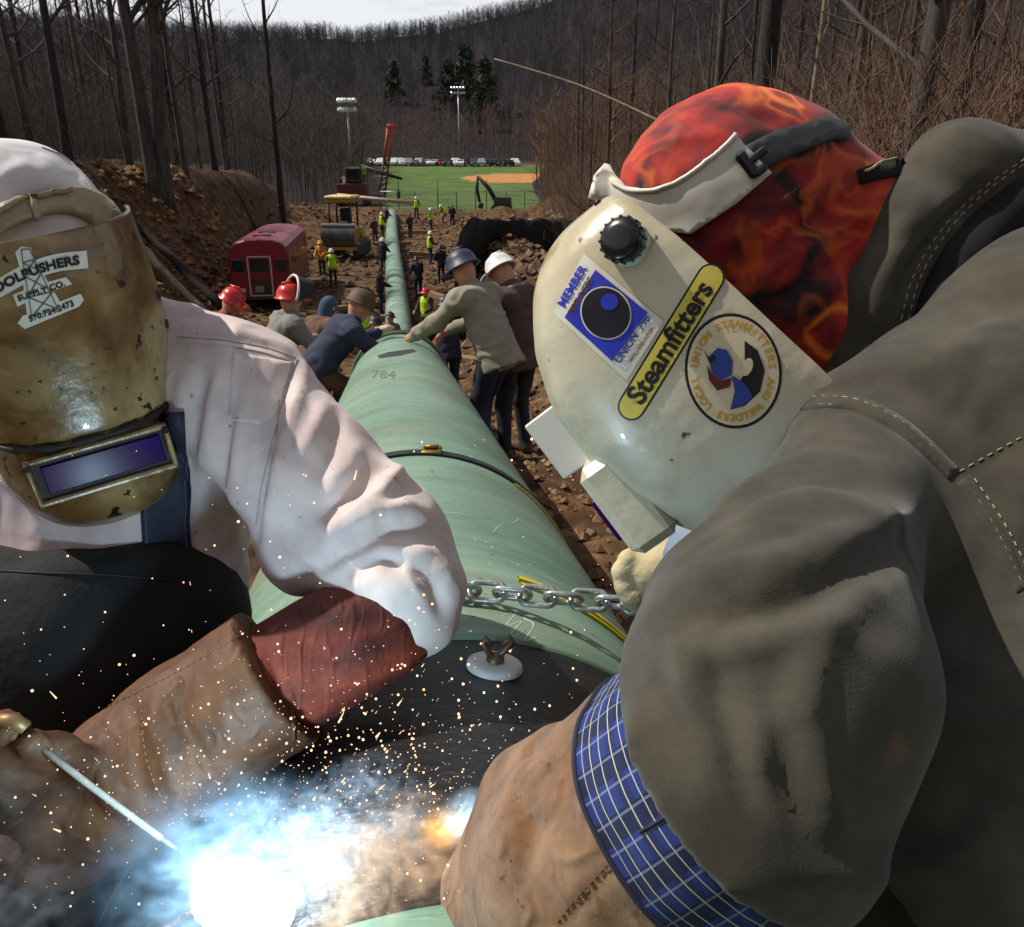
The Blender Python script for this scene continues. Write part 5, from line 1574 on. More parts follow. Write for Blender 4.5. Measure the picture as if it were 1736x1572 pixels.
def view_frame(px, py, roll, pit, yaw):
    """axes of a head that looks back along the line of sight: side, down, face; then rolled, nodded, turned (degrees)"""
    v = unit(ray(px, py)); r = unit(np.cross(v, U_)); u = np.cross(r, v)
    a, p, y = map(math.radians, (roll, pit, yaw))
    s = r * math.cos(a) + u * math.sin(a); d = -u * math.cos(a) + r * math.sin(a); n = -v
    d, n = d * math.cos(p) - n * math.sin(p), n * math.cos(p) + d * math.sin(p)
    s, n = s * math.cos(y) - n * math.sin(y), n * math.cos(y) + s * math.sin(y)
    return s, d, n

def unit(v): v = np.array(v, float); return v / np.linalg.norm(v)

M_shirt = mat('washed_cotton_shirt', [S(198, 184, 182), S(218, 204, 198), S(228, 216, 208)], 14, .85, .3, 700, wrinkle=(24, .006, (1, 1, .6)), specks=[(75, .72, S(150, 138, 130)), (18, .72, S(196, 180, 172))], sheen=.2, second=(3.0, S(232, 222, 226), (1, 1, 1, 1)))
M_cap = mat('white_cap_cotton', [S(206, 202, 202), S(232, 230, 228)], 8, .9, .3, 600, wrinkle=(30, .0025, (1, 1, 1)))
M_apron = mat('shade_dark_apron_leather', [S(8, 8, 8), S(13, 12, 12), S(20, 18, 17)], 6, .85, .5, 90)  # dark leather, base lowered further to hold the shade of hood and arm
M_strap = mat('navy_webbing', [S(22, 26, 44), S(36, 42, 64)], 20, .7, .5, 240)
M_suede = mat('red_brown_suede', [S(80, 30, 20), S(116, 46, 29), S(138, 60, 38)], 10, .8, .4, 200, mapping=(1, 1, 3.5), wrinkle=(40, .005, (2.2, 1, .6)), second=(6, S(150, 120, 110), (1, 1, 1, 1)))
M_lglove = mat('brown_work_glove_leather', [S(62, 38, 22), S(100, 64, 36), S(128, 86, 50)], 7, .68, .3, 240, wrinkle=(42, .005, (1, 1, 1)), second=(5, S(140, 120, 110), (1, 1, 1, 1)))
M_hood1 = mat('soot_stained_tan_shell', [S(70, 52, 34), S(128, 104, 66), S(172, 154, 108), S(196, 188, 148)], 10, .32, .25, 60, stops=[.28, .44, .58, .74], dist=.6,
              second=(6.5, S(176, 146, 118), (1, 1, 1, 1)), specks=[(30, .66, S(30, 25, 20)), (85, .67, S(40, 33, 26)), (13, .66, S(112, 62, 44))], coat=.25)
M_band = mat('beige_plastic_band', [S(150, 140, 110), S(176, 166, 134)], 14, .5, .2, specks=(40, .7, S(80, 72, 56)))
M_brow = mat('dark_edge', [S(18, 18, 20), S(40, 38, 38)], 20, .7, .4)
M_decal = mat('sticker_white', [S(206, 204, 190), S(222, 220, 208)], 20, .5)
M_print = mat('sticker_black_ink', [S(20, 20, 20)], 1, .5)
M_line = mat('sticker_grey_line', [S(104, 110, 106)], 1, .5)
def lens_mat():
    m = bpy.data.materials.new('purple_filter_glass'); m.use_nodes = True
    N, L = m.node_tree.nodes, m.node_tree.links; b = N['Principled BSDF']
    b.inputs['Roughness'].default_value = .22; b.inputs['Specular IOR Level'].default_value = .06
    tc = N.new('ShaderNodeTexCoord'); nz = N.new('ShaderNodeTexNoise'); nz.inputs['Scale'].default_value = 9; nz.inputs['Detail'].default_value = 1
    L.new(tc.outputs['Object'], nz.inputs['Vector']); r = N.new('ShaderNodeValToRGB')
    r.color_ramp.elements[0].position = .38; r.color_ramp.elements[0].color = S(28, 12, 96); r.color_ramp.elements[1].position = .62; r.color_ramp.elements[1].color = S(58, 10, 66)
    L.new(nz.outputs['Fac'], r.inputs['Fac']); L.new(r.outputs['Color'], b.inputs['Base Color']); return m
M_lens = lens_mat()

LW = empty('person', (-.95, 1.15, gz1(-.95, 1.15)), 'welder in white shirt, dark apron and leather gloves bending over the left side', 'person', 'welders in front')
# ---- body under the clothes: one continuous surface, head to boots
Lpel = np.array([-.95, 1.18, LW.location.z + .84])
body = [ell(at(50, 470, .995), (.070, .080, .095), 1), cone(at(110, 560, 1.0), at(150, 640, 1.04), .055, .06, 1), cone(at(180, 690, 1.07), Lpel, .12, .125, 0), cone(at(-60, 680, 1.07), at(400, 680, 1.03), .06, .06, 0),
        cone(at(420, 690, 1.02), at(690, 1000, .935), .05, .042, 0), cone(at(690, 1000, .935), at(330, 1240, .87), .042, .03, 0), cone(at(330, 1240, .87), at(170, 1370, .86), .03, .028, 1)]
for sx, fy in ((-.09, .05), (.1, -.06)):
    kn = Lpel + [sx + .12, fy + .05, -.42]; ft = np.array([Lpel[0] + sx, Lpel[1] + fy, LW.location.z + .07])
    body += [cone(Lpel + [sx, 0, 0], kn, .09, .07, 0), cone(kn, ft, .07, .05, 0), cone(ft, ft + [.17, 0, -.02], .05, .045, 2)]
V, F, g = sdf_mesh(body, .012, .03, 1)
obj('body', V, F, [M_jean, M_skin, M_boot], LW, g[np.asarray(F)[:, 0]])
# ---- shirt
px_ = lambda r, d: r * d / FPX
shirt = [cone(at(-120, 650, 1.06), at(120, 640, 1.06), .10, .12), cone(at(120, 650, 1.08), at(290, 632, 1.05), .125, px_(112, 1.05)), cone(at(290, 632, 1.05), at(405, 672, 1.02), px_(112, 1.05), px_(122, 1.02)),
         cone(at(405, 680, 1.02), at(525, 812, .985), px_(120, 1.02), px_(118, .985)), cone(at(525, 812, .985), at(645, 930, .95), px_(118, .985), px_(112, .95)), cone(at(645, 930, .95), at(688, 1008, .93), px_(112, .95), px_(98, .93)),
         cone(at(500, 850, .985), at(512, 935, .97), px_(78, .98), px_(74, .97)), cone(at(690, 1008, .93), at(694, 1040, .925), px_(96, .93), px_(74, .925)),
         cone(at(190, 700, 1.10), at(200, 1000, 1.15), .165, .15, 0), cone(at(330, 760, 1.09), at(330, 1010, 1.13), .075, .07), cone(at(190, 900, 1.13), Lpel + [.05, 0, .05], .15, .16)]
V, F, _ = sdf_mesh(shirt, .0062, .022, 2)
W = np.concatenate([V, ])
N = vnormals(V, F)
V = V + N * (.0030 * fbm(V * [1, 1, .5], 11, 2) + .0016 * np.sin(fbm(V, 7, 2) * 10))[:, None]
V = folds(V, F, [([(500, 598), (475, 675), (444, 800), (432, 880), (425, 965)], 13, -.016), ([(522, 600), (500, 680), (470, 790), (455, 880), (450, 960)], 17, .009),
                 ([(553, 663), (540, 712), (508, 777), (490, 860)], 16, .007), ([(580, 690), (560, 760), (530, 830)], 14, -.006),
                 ([(655, 777), (673, 803), (638, 846), (573, 893), (530, 915)], 15, .012), ([(640, 806), (581, 846), (524, 880)], 15, -.011), ([(610, 740), (590, 790), (560, 820)], 18, .005),
                 ([(735, 885), (690, 860), (640, 872), (590, 905), (540, 940)], 14, .010), ([(735, 905), (650, 902), (565, 945), (508, 985)], 15, -.014),
                 ([(671, 925), (730, 940), (765, 985), (782, 1041)], 15, .009), ([(690, 950), (735, 990), (755, 1060)], 13, -.007), ([(560, 985), (640, 945), (700, 960)], 16, -.012),
                 ([(380, 590), (362, 690), (345, 800), (335, 900)], 15, .008), ([(345, 600), (330, 700), (315, 830)], 14, -.008), ([(420, 640), (405, 740), (395, 850), (390, 930)], 12, .007), ([(400, 640), (385, 740), (372, 850)], 10, -.007),
                 ([(300, 565), (380, 572), (450, 585), (505, 606)], 7, -.004), ([(330, 540), (380, 545), (440, 565)], 16, .004), ([(310, 620), (300, 760), (318, 900)], 12, .006)])
SHIRT = obj('shirt', V, F, M_shirt, LW)
bvS = bvh(V, F)
M_thread = mat('cotton_thread', [S(176, 164, 160)], 1, .9)
for st in ([(300, 571), (380, 578), (450, 590), (503, 608)], [(302, 580), (380, 587), (448, 599), (500, 617)], [(503, 608), (478, 690), (446, 812), (434, 890)]):
    stitch(bvS, st, .0009, .0004, parent=SHIRT, mat=M_thread)
V, F = patch(bvS, [(395, 598), (495, 616), (470, 700), (440, 720), (385, 712)], .0022, 9, .002)
obj('pocket_flap', V, F, M_shirt, SHIRT)
# ---- apron and strap
ap = [cone(at(-90, 1040, 1.06), at(150, 1030, 1.07), .14, .15), cone(at(150, 1030, 1.07), at(250, 1045, 1.09), .15, .125), cone(at(150, 1060, 1.07), at(60, 1350, 1.08), .17, .16), cone(at(260, 1040, 1.09), at(330, 1060, 1.10), .09, .06), cone(at(60, 1350, 1.08), at(-120, 1500, 1.10), .16, .17)]
top = at(150, 948, .95); topn = unit(U_ * .96 + R_ * .02 - F_ * .25)
V, F, _ = sdf_mesh(ap, .010, .03, 2, cut=lambda P: (P - top) @ topn)
V = V + vnormals(V, F) * (.006 * fbm(V, 9, 3))[:, None]
APR = obj('apron', V, F, M_apron, LW); bvA = bvh(V, F)
stitch(bvA, [(-10, 968), (80, 972), (180, 975), (300, 985)], .0012, .0006, parent=APR, mat=M_black)
V, F = ribbon(bvS, [(272, 700), (276, 790), (279, 870), (286, 975)], 82, .006, .006)
obj('apron_strap', V, F, M_strap, LW)
for xx in (243, 312): stitch(bvS, [(xx - 4, 760), (xx, 850), (xx + 4, 950)], .0008, .0066, parent=LW, mat=mat('navy_thread', [S(70, 84, 120)], 1, .8))
# ---- white cap
V, F, _ = sdf_mesh([ell(at(42, 415, .975), (.098, .105, .120)), cone(at(20, 470, .98), at(110, 470, .98), .075, .07)], .006, .03, 2)
V = V + vnormals(V, F) * (.004 * fbm(V, 16, 3))[:, None]
V = folds(V, F, [([(0, 300), (40, 285), (90, 318)], 16, .006), ([(10, 330), (60, 340), (110, 330)], 14, -.005), ([(95, 250), (130, 285), (160, 340)], 9, -.004), ([(60, 262), (95, 300), (105, 340)], 12, .005), ([(140, 290), (150, 330), (172, 360)], 12, .004)])
CAP = obj('cap', V, F, M_cap, LW); bvC = bvh(V, F)
stitch(bvC, [(70, 250), (112, 268), (145, 305), (170, 350)], .001, .0004, parent=CAP, mat=M_thread)

# ---- leather forearm sleeve and glove
def limb(path, rad, n=56, nz_amp=.003, nz_sc=20, step=.008, th=.004, close=False, squash=None):
    P = resample([tuple(p) for p in path], step); R0 = np.interp(np.linspace(0, 1, len(P)), np.linspace(0, 1, len(rad)), rad)
    V, F = tubemesh(P, R0, n, False, squash)
    N = vnormals(V, np.array(F)); c = np.repeat(P, n, axis=0)
    if ((V - c) * N).sum() < 0: F = [f[::-1] for f in F]; N = -N
    V = V + N * (nz_amp * fbm(V, nz_sc, 3))[:, None]
    return V, np.array(F), P, N
V, F, P, N = limb([at(712, 1018, .94), at(670, 1046, .925), at(590, 1087, .905), at(450, 1165, .88)], [.048, .062, .066, .064, .062], step=.004, nz_amp=.0012)
_k = np.tile(np.arange(56), len(P)); V = V + N * (.0009 * vnoise(np.stack([_k * .9, np.repeat(np.arange(len(P)), 56) * .07, 0 * _k], 1)) + .0007 * vnoise(np.stack([_k * 2.3, np.repeat(np.arange(len(P)), 56) * .1, 0 * _k + 5], 1)))[:, None]
V = folds(V, F, [([(560, 1000), (610, 1080), (640, 1180)], 20, .002), ([(480, 1050), (540, 1120), (560, 1230)], 20, -.002)])
SUE = obj('leather_sleeve', V, F, M_suede, LW)
bvU = bvh(np.concatenate([np.array([v.co for v in SHIRT.data.vertices]), V]), [tuple(p.vertices) for p in SHIRT.data.polygons] + [tuple(int(i) + len(SHIRT.data.vertices) for i in f) for f in F])

gl = [cone(at(478, 1140, .874), at(330, 1243, .862), .080, .078), cone(at(330, 1243, .862), at(215, 1330, .855), .078, .076), cone(at(215, 1330, .855), at(130, 1395, .85), .074, .062), cone(at(130, 1390, .85), at(60, 1420, .845), .055, .045)]
# the hand closing on the holder: four fingers and a thumb
for k, (a, b, c, r) in enumerate((((120, 1330), (70, 1285), (18, 1262), .0135), ((100, 1360), (44, 1318), (-4, 1290), .014), ((84, 1395), (26, 1352), (-14, 1322), .0135), ((70, 1428), (14, 1390), (-26, 1356), .012))):
    gl += [cone(at(*a, .80), at(*b, .745), r * 1.15, r), cone(at(*b, .745), at(*c, .725), r, r * .85)]
gl += [cone(at(150, 1300, .80), at(100, 1275, .75), .018, .016), cone(at(100, 1275, .75), at(50, 1258, .715), .016, .0135)]
rp0 = at(474, 1143, .873); rpn = unit(at(470, 1145, .872) - at(330, 1243, .862)); rpn = unit(rpn + .0 * F_)
V, F, _ = sdf_mesh(gl, .0052, .012, 2, cut=lambda P: (P - rp0) @ rpn)
V = V + vnormals(V, F) * (.0025 * fbm(V, 26, 3))[:, None]
V = folds(V, F, [([(330, 1110), (300, 1210), (330, 1300), (370, 1390)], 12, -.006), ([(270, 1140), (262, 1240), (300, 1340), (325, 1420)], 13, .006), ([(225, 1170), (230, 1280), (260, 1400)], 12, -.005), ([(385, 1090), (380, 1200), (400, 1330)], 18, .004), ([(180, 1210), (170, 1300), (200, 1420)], 14, .005), ([(290, 1190), (350, 1290), (385, 1370)], 8, -.005)])
GLV = obj('glove', V, F, M_lglove, LW); bvG = bvh(V, F)
cpt = [(432, 1048), (462, 1090), (488, 1140), (504, 1195), (512, 1250)]
stitch(bvG, [(424, 1056), (452, 1100), (476, 1150), (492, 1205), (498, 1255)], .0022, .0012, parent=GLV, mat=M_lglove, name='hem')
for pts in ([(150, 1215), (210, 1185), (280, 1150), (360, 1105), (420, 1070)], [(240, 1190), (250, 1290), (290, 1390)]): stitch(bvG, pts, .0008, .0005, dash=3, parent=GLV, mat=mat('tan_thread', [S(120, 88, 54)], 1, .8))

# ---- electrode holder and rod
eh = empty('electrode_holder', at(-30, 1235, .72), 'brown electrode holder with long grey welding rod in left hand', 'holder')
m = MB(); m.tube([at(-120, 1250, .73), at(-30, 1238, .72), at(8, 1234, .718), at(40, 1240, .716)], [.013, .014, .016, .010], 14); m.build('handle', M_lglove, eh)
m = MB(); m.tube([at(-10, 1222, .708), at(24, 1222, .708), at(44, 1236, .71)], [.006, .0075, .005], 10); m.build('jaw', mat('dull_brass', [S(110, 84, 52), S(146, 116, 76)], 20, .5, metal=.5), eh)
m = MB(); m.tube([at(34, 1240, .716), at(150, 1330, .725), at(274, 1422, .735)], [.0031, .003, .0028], 12); m.build('welding_rod', mat('flux_coated_rod', [S(120, 112, 104), S(160, 152, 142)], 30, .7, .4), eh)
m = MB(); m.tube([at(274, 1422, .735), at(300, 1440, .738)], [.0022, .0018], 8); m.build('rod_core', M_galv, eh)

# ---- the hood
H1 = empty('welding_hood', at(60, 640, .85), 'tan soot-stained welding hood with purple lens and a white oilfield sticker', 'welding hood', 'welding hoods')
s1, d1, n1 = view_frame(120, 640, 18, 15, 0)
O1 = at(38, 405, .80) - n1 * .150
rows1 = [(0, .117, .148, 0), (.05, .121, .158, 0), (.12, .122, .162, 0), (.18, .119, .160, 0), (.208, .116, .158, .002), (.2135, .111, .146, .002), (.24, .110, .145, .004), (.27, .107, .142, .008), (.30, .099, .134, .014), (.325, .083, .118, .024), (.342, .056, .098, .036), (.352, .018, .075, .05)]
V, F, bvH = hood_shell(O1, s1, d1, n1, rows1, nv=110)
H1S = obj('shell', V, F, M_hood1, H1)
# dark lip over the lens
def on1(x, t, y): return O1 + s1 * x + d1 * t + n1 * y
lip = [on1(.1175 * math.copysign(abs(math.sin(q)) ** .85, q), .2105 - .012 * abs(math.sin(q)) ** 3, .002 + .158 * abs(math.cos(q)) ** .85) for q in np.linspace(-PI / 2, PI / 2, 41)]
m = MB(); m.tube(lip, [.0035 + .0014 * math.sin(i * 1.7) for i in range(41)], 8); m.build('brow_lip', M_brow, H1)
fr = MB(); Mr = Matrix((tuple(s1), tuple(d1), tuple(n1))).transposed()
yc = .1485
for (cx_, ct, w_, h_) in ((0, .2215, .148, .006), (0, .2705, .148, .0065), (-.071, .246, .006, .055), (.071, .246, .006, .055)):
    fr.box(on1(cx_, ct, yc), (w_, h_, .011), Mr, .002)
fr.build('lens_frame', M_hood1, H1, False)
m = MB(); m.box(on1(0, .246, .1445), (.134, .043, .006), Mr); m.build('lens_retainer', M_brow, H1, False)
m = MB(); m.box(on1(.002, .2455, .1485), (.122, .032, .004), Mr, .001); m.build('lens', M_lens, H1, False)
for x_ in (-.0705, .0705):
    m = MB(); m.lathe([(.004, 0), (.004, .003), (0, .004)], on1(x_, .224, yc + .007), n1, 12); m.build('screw', M_brow, H1)
# rivets down the right edge
for t_ in (.10, .135, .17):
    h = hit(bvH, *[float(v) for v in proj(on1(.116, t_, .045))[:2]])
    if h is not None:
        m = MB(); m.lathe([(.0055, 0), (.005, .002), (0, .003)], h[0], h[1], 12); m.build('rivet', M_brow, H1)
# die-cut sticker: rig tower, arched name, telephone number
stk = obj('sticker', *ribbon(bvH, [(-48, 516), (0, 488), (48, 462), (96, 446), (148, 440)], 30, .0006, 0), M_decal, H1); stk['label'] = 'white die-cut sticker with arched black lettering'
obj('sticker_backing', *patch(bvH, [(22, 500), (60, 484), (112, 470), (122, 482), (70, 500), (30, 520)], .0006, 8, 0), M_decal, stk)
obj('sticker_backing', *patch(bvH, [(30, 548), (38, 536), (136, 498), (142, 508), (134, 520), (42, 558)], .0006, 8, 0), M_decal, stk)
obj('sticker_backing', *patch(bvH, [(26, 428), (36, 418), (52, 420), (58, 440), (104, 515), (100, 530), (48, 545), (44, 520), (38, 470)], .0005, 8, 0), M_decal, stk)
letters(bvH, 'TOOLPUSHERS', (52, 462), 15, 21, .0016, M_print, stk, sx=1.16, bold=.045, bend=330)
letters(bvH, 'SUPPLY CO.', (70, 494), 9.5, 18, .0016, M_print, stk, sx=1.15, bold=.035)
letters(bvH, '570.724.2473', (87, 528), 10, 20, .0016, M_print, stk, sx=1.02, bold=.03)
tw = MB()
for ln in ([(36, 424), (54, 538)], [(50, 422), (98, 524)], [(36, 424), (50, 422)], [(38, 446), (60, 440)], [(41, 468), (71, 461)], [(47, 505), (90, 494)], [(52, 538), (98, 524)], [(38, 446), (71, 461)], [(60, 440), (41, 468)], [(50, 505), (98, 524)], [(90, 494), (54, 538)], [(41, 468), (88, 494)], [(71, 461), (47, 505)]):
    Hs = [hit(bvH, *(np.array(ln[0]) + (np.array(ln[1]) - np.array(ln[0])) * t)) for t in np.linspace(0, 1, 6)]
    Hs = [h[0] + h[1] * .0011 for h in Hs if h is not None]
    if len(Hs) > 2: tw.tube(Hs, .0006, 4)
tw.build('rig_tower_drawing', M_line, stk)
# headgear band over the cap
B1 = obj('headgear_band', *ribbon(bvC, [(-60, 408), (-10, 380), (40, 355), (90, 342), (130, 346), (162, 362), (184, 392)], 44, .010, .006), M_band, H1)
obj('band_rib', *ribbon(bvC, [(-20, 402), (20, 384), (52, 370)], 10, .0135, .004), M_band, B1)
obj('band_rib', *ribbon(bvC, [(-20, 372), (16, 354), (44, 341)], 10, .0135, .004), M_band, B1)
obj('band_rib', *ribbon(bvC, [(52, 332), (85, 324), (108, 323)], 9, .0135, .004), M_band, B1)
obj('band_clip', *ribbon(bvC, [(44, 332), (62, 378)], 9, .0145, .005), M_band, B1)
# ================================================================== welder on the right
M_hood2 = mat('ivory_hood_shell', [S(178, 172, 146), S(208, 202, 178), S(222, 218, 198)], 6, .36, .15, 60, specks=[(34, .70, S(70, 58, 40)), (70, .72, S(92, 80, 60)), (9, .70, S(168, 146, 104))], coat=.3, second=(3.5, S(226, 214, 190), (1, 1, 1, 1)))
M_jacket = mat('faded_olive_canvas', [S(54, 52, 43), S(70, 67, 56), S(84, 80, 69)], 16, .97, .5, 650, wrinkle=(13, .014, (1, 1, .7)), sheen=.12, second=(7, S(214, 206, 196), (1, 1, 1, 1)), specks=(7, .74, S(112, 84, 62)))
M_blackcloth = mat('black_cloth', [S(14, 14, 15), S(24, 24, 26)], 12, .9)
M_hem = mat('tan_topstitch_thread', [S(164, 150, 108)], 1, .85)
M_rglove = mat('tan_suede_gauntlet', [S(92, 66, 44), S(124, 91, 62), S(140, 104, 72), S(156, 120, 86)], 34, .97, .3, 500, wrinkle=(45, .0045, (1, 1, 1)), stops=[.28, .42, .58, .74], second=(6, S(206, 194, 186), (1, 1, 1, 1)), sheen=.1)
M_offw = mat('ivory_plastic_band', [S(196, 192, 176), S(212, 208, 194)], 8, .45)
M_blkstrap = mat('grey_black_strap', [S(40, 41, 44), S(60, 61, 64)], 14, .6, .3, 200)
M_knob = mat('black_knob_plastic', [S(14, 16, 16), S(24, 26, 26)], 10, .25)

def flame_mat():
    m = bpy.data.materials.new('red_flame_print_cotton'); m.use_nodes = True
    N, L = m.node_tree.nodes, m.node_tree.links; b = N['Principled BSDF']; b.inputs['Roughness'].default_value = .8; b.inputs['Sheen Weight'].default_value = .1
    tc = N.new('ShaderNodeTexCoord')
    n0 = N.new('ShaderNodeTexNoise'); n0.inputs['Scale'].default_value = 9; n0.inputs['Detail'].default_value = 3
    L.new(tc.outputs['Object'], n0.inputs['Vector'])
    mx = N.new('ShaderNodeVectorMath'); mx.operation = 'MULTIPLY_ADD'; mx.inputs[1].default_value = (.05, .05, .05)
    L.new(n0.outputs['Color'], mx.inputs[0]); L.new(tc.outputs['Object'], mx.inputs[2])
    vo = N.new('ShaderNodeTexNoise'); vo.inputs['Scale'].default_value = 13; vo.inputs['Detail'].default_value = 2.5; vo.inputs['Distortion'].default_value = .8
    L.new(mx.outputs[0], vo.inputs['Vector'])
    r1 = N.new('ShaderNodeValToRGB'); cr = r1.color_ramp
    for _ in range(1): cr.elements.new(.5)
    for e, (p, c) in zip(cr.elements, ((.44, 0), (.505, 1), (.57, 0))): e.position = p; e.color = (c, c, c, 1)
    L.new(vo.outputs['Fac'], r1.inputs['Fac'])
    n1_ = N.new('ShaderNodeTexNoise'); n1_.inputs['Scale'].default_value = 12; n1_.inputs['Detail'].default_value = 5; n1_.inputs['Distortion'].default_value = 1.2
    L.new(tc.outputs['Object'], n1_.inputs['Vector'])
    r2 = N.new('ShaderNodeValToRGB'); c2 = r2.color_ramp
    for _ in range(2): c2.elements.new(.5)
    for e, (p, c) in zip(c2.elements, ((.34, S(30, 5, 7)), (.44, S(118, 17, 14)), (.55, S(164, 30, 18)), (.70, S(190, 54, 22)))): e.position = p; e.color = c
    L.new(n1_.outputs['Fac'], r2.inputs['Fac'])
    n2 = N.new('ShaderNodeTexNoise'); n2.inputs['Scale'].default_value = 7; L.new(tc.outputs['Object'], n2.inputs['Vector'])
    mm = N.new('ShaderNodeMath'); mm.operation = 'MULTIPLY'; L.new(r1.outputs['Color'], mm.inputs[0])
    mr = N.new('ShaderNodeMapRange'); mr.inputs['From Min'].default_value = .42; mr.inputs['From Max'].default_value = .68; mr.inputs['To Max'].default_value = .75
    L.new(n2.outputs['Fac'], mr.inputs['Value']); L.new(mr.outputs['Result'], mm.inputs[1])
    x = N.new('ShaderNodeMix'); x.data_type = 'RGBA'; L.new(mm.outputs[0], x.inputs['Factor']); L.new(r2.outputs['Color'], x.inputs[6]); x.inputs[7].default_value = S(240, 118, 34)
    rg = N.new('ShaderNodeTexVoronoi'); rg.inputs['Scale'].default_value = 13; L.new(mx.outputs[0], rg.inputs['Vector'])
    rr = N.new('ShaderNodeValToRGB'); rr.color_ramp.elements.new(.5)
    for e, (p, c) in zip(rr.color_ramp.elements, ((.26, 0), (.33, 1), (.40, 0))): e.position = p; e.color = (c, c, c, 1)
    L.new(rg.outputs['Distance'], rr.inputs['Fac'])
    sc = N.new('ShaderNodeSeparateColor'); L.new(rg.outputs['Color'], sc.inputs[0]); th = N.new('ShaderNodeMath'); th.operation = 'GREATER_THAN'; th.inputs[1].default_value = .55; L.new(sc.outputs[0], th.inputs[0])
    m3 = N.new('ShaderNodeMath'); m3.operation = 'MULTIPLY'; L.new(rr.outputs['Color'], m3.inputs[0]); L.new(th.outputs[0], m3.inputs[1])
    x2 = N.new('ShaderNodeMix'); x2.data_type = 'RGBA'; L.new(m3.outputs[0], x2.inputs['Factor']); L.new(x.outputs[2], x2.inputs[6]); x2.inputs[7].default_value = S(244, 128, 40)
    L.new(x2.outputs[2], b.inputs['Base Color']); return m
M_flame = flame_mat()

RW = empty('person', (.92, .72, gz1(.92, .72)), 'welder in faded olive jacket and red flame print cap bending over the right side', 'person', 'welders in front')
zg = RW.location.z
Rpel = np.array([.92, .62, zg + .86])
body = [ell(at(1235, 350, .90), (.08, .085, .10), 1), cone(at(1320, 420, .92), at(1480, 520, .92), .055, .06, 1), cone(at(1640, 680, .90), Rpel, .09, .12, 0), cone(at(1500, 760, .76), at(1750, 600, .98), .05, .05, 0),
        cone(at(1500, 760, .75), at(1350, 1150, .53), .045, .042, 0), cone(at(1350, 1150, .53), at(1000, 1480, .60), .042, .032, 0), cone(at(1000, 1480, .60), at(860, 1600, .66), .032, .03, 1)]
for sx, fy in ((-.06, .09), (.08, -.10)):
    kn = Rpel + [sx - .12, fy, -.42]; ft = np.array([Rpel[0] + sx, Rpel[1] + fy, zg + .07])
    body += [cone(Rpel + [sx, fy * .5, 0], kn, .09, .07, 0), cone(kn, ft, .07, .05, 0), cone(ft, ft + [-.17, 0, -.02], .05, .045, 2)]
V, F, g = sdf_mesh(body, .012, .03, 1)
obj('body', V, F, [M_jean, M_skin, M_boot], RW, g[np.asarray(F)[:, 0]])

# ---- flame print cap with neck drape
ca, sa = math.cos(math.radians(14)), math.sin(math.radians(14))
rotc = np.stack([R_ * ca + U_ * sa, -R_ * sa + U_ * ca, F_], 1)
cap = [ell(at(1236, 322, .90), (.124, .106, .092), 0, rotc), cone(at(1330, 330, .92), at(1440, 420, .925), .088, .082), cone(at(1230, 420, .90), at(1390, 560, .905), .075, .07), cone(at(1440, 400, .925), at(1460, 480, .93), .07, .07)]
V, F, _ = sdf_mesh(cap, .0055, .03, 2)
V = V + vnormals(V, F) * (.0035 * fbm(V, 17, 3))[:, None]
V = folds(V, F, [([(1240, 470), (1330, 410), (1430, 340), (1490, 300)], 10, -.008), ([(1250, 500), (1350, 430), (1450, 370), (1505, 320)], 12, .008), ([(1270, 540), (1360, 480), (1440, 430)], 10, -.007), ([(1300, 570), (1380, 510), (1440, 460)], 11, .006),
                 ([(1180, 420), (1260, 400), (1350, 330), (1420, 290)], 12, .006), ([(1180, 180), (1260, 190), (1330, 215)], 12, -.003), ([(1090, 260), (1160, 230), (1240, 230)], 12, .003), ([(1320, 590), (1390, 560), (1430, 500)], 9, -.006)])
CAP2 = obj('cap', V, F, M_flame, RW); bvR = bvh(V, F)
V, F = ribbon(bvR, [(1455, 302), (1490, 292), (1530, 285)], 26, .004, .006); obj('neck_tab', V, F, M_blackcloth, CAP2)
stitch(bvR, [(1455, 296), (1490, 283), (1525, 278)], .0016, .008, parent=CAP2, mat=M_hem)

# ---- jacket: collar
col = [cone(at(1452, 640, .855), at(1478, 520, .86), px_(52, .855), px_(62, .86)), cone(at(1478, 520, .86), at(1535, 390, .87), px_(62, .86), px_(72, .87)), cone(at(1535, 390, .87), at(1625, 298, .88), px_(72, .87), px_(82, .88)), cone(at(1625, 298, .88), at(1750, 310, .90), px_(82, .88), px_(82, .9))]
V, F, _ = sdf_mesh(col, .0055, .02, 2)
V = V + vnormals(V, F) * (.003 * fbm(V, 14, 3))[:, None]
V = folds(V, F, [([(1500, 560), (1545, 450), (1610, 370), (1700, 300)], 12, -.012), ([(1540, 500), (1570, 430), (1640, 350), (1736, 280)], 8, .004), ([(1470, 520), (1520, 400), (1590, 300)], 18, .004)])
COLR = obj('collar', V, F, M_jacket, RW); bvK = bvh(V, F)
for o_ in (0, 12): stitch(bvK, [(1535 - o_, 560), (1560 - o_, 470), (1612 - o_, 385), (1680 - o_, 318), (1760 - o_, 262)], .00065, .0004, dash=4, parent=COLR, mat=M_hem)
gap_ = [cone(at(1575, 560, .85), at(1612, 450, .86), .030, .034), cone(at(1612, 450, .86), at(1700, 360, .87), .034, .036), cone(at(1700, 360, .87), at(1780, 340, .88), .036, .036)]  # dark filler put in as the shade of the gap behind the collar
V, F, _ = sdf_mesh(gap_, .006, .015, 1); obj('collar_gap_shade', V, F, M_blackcloth, RW)

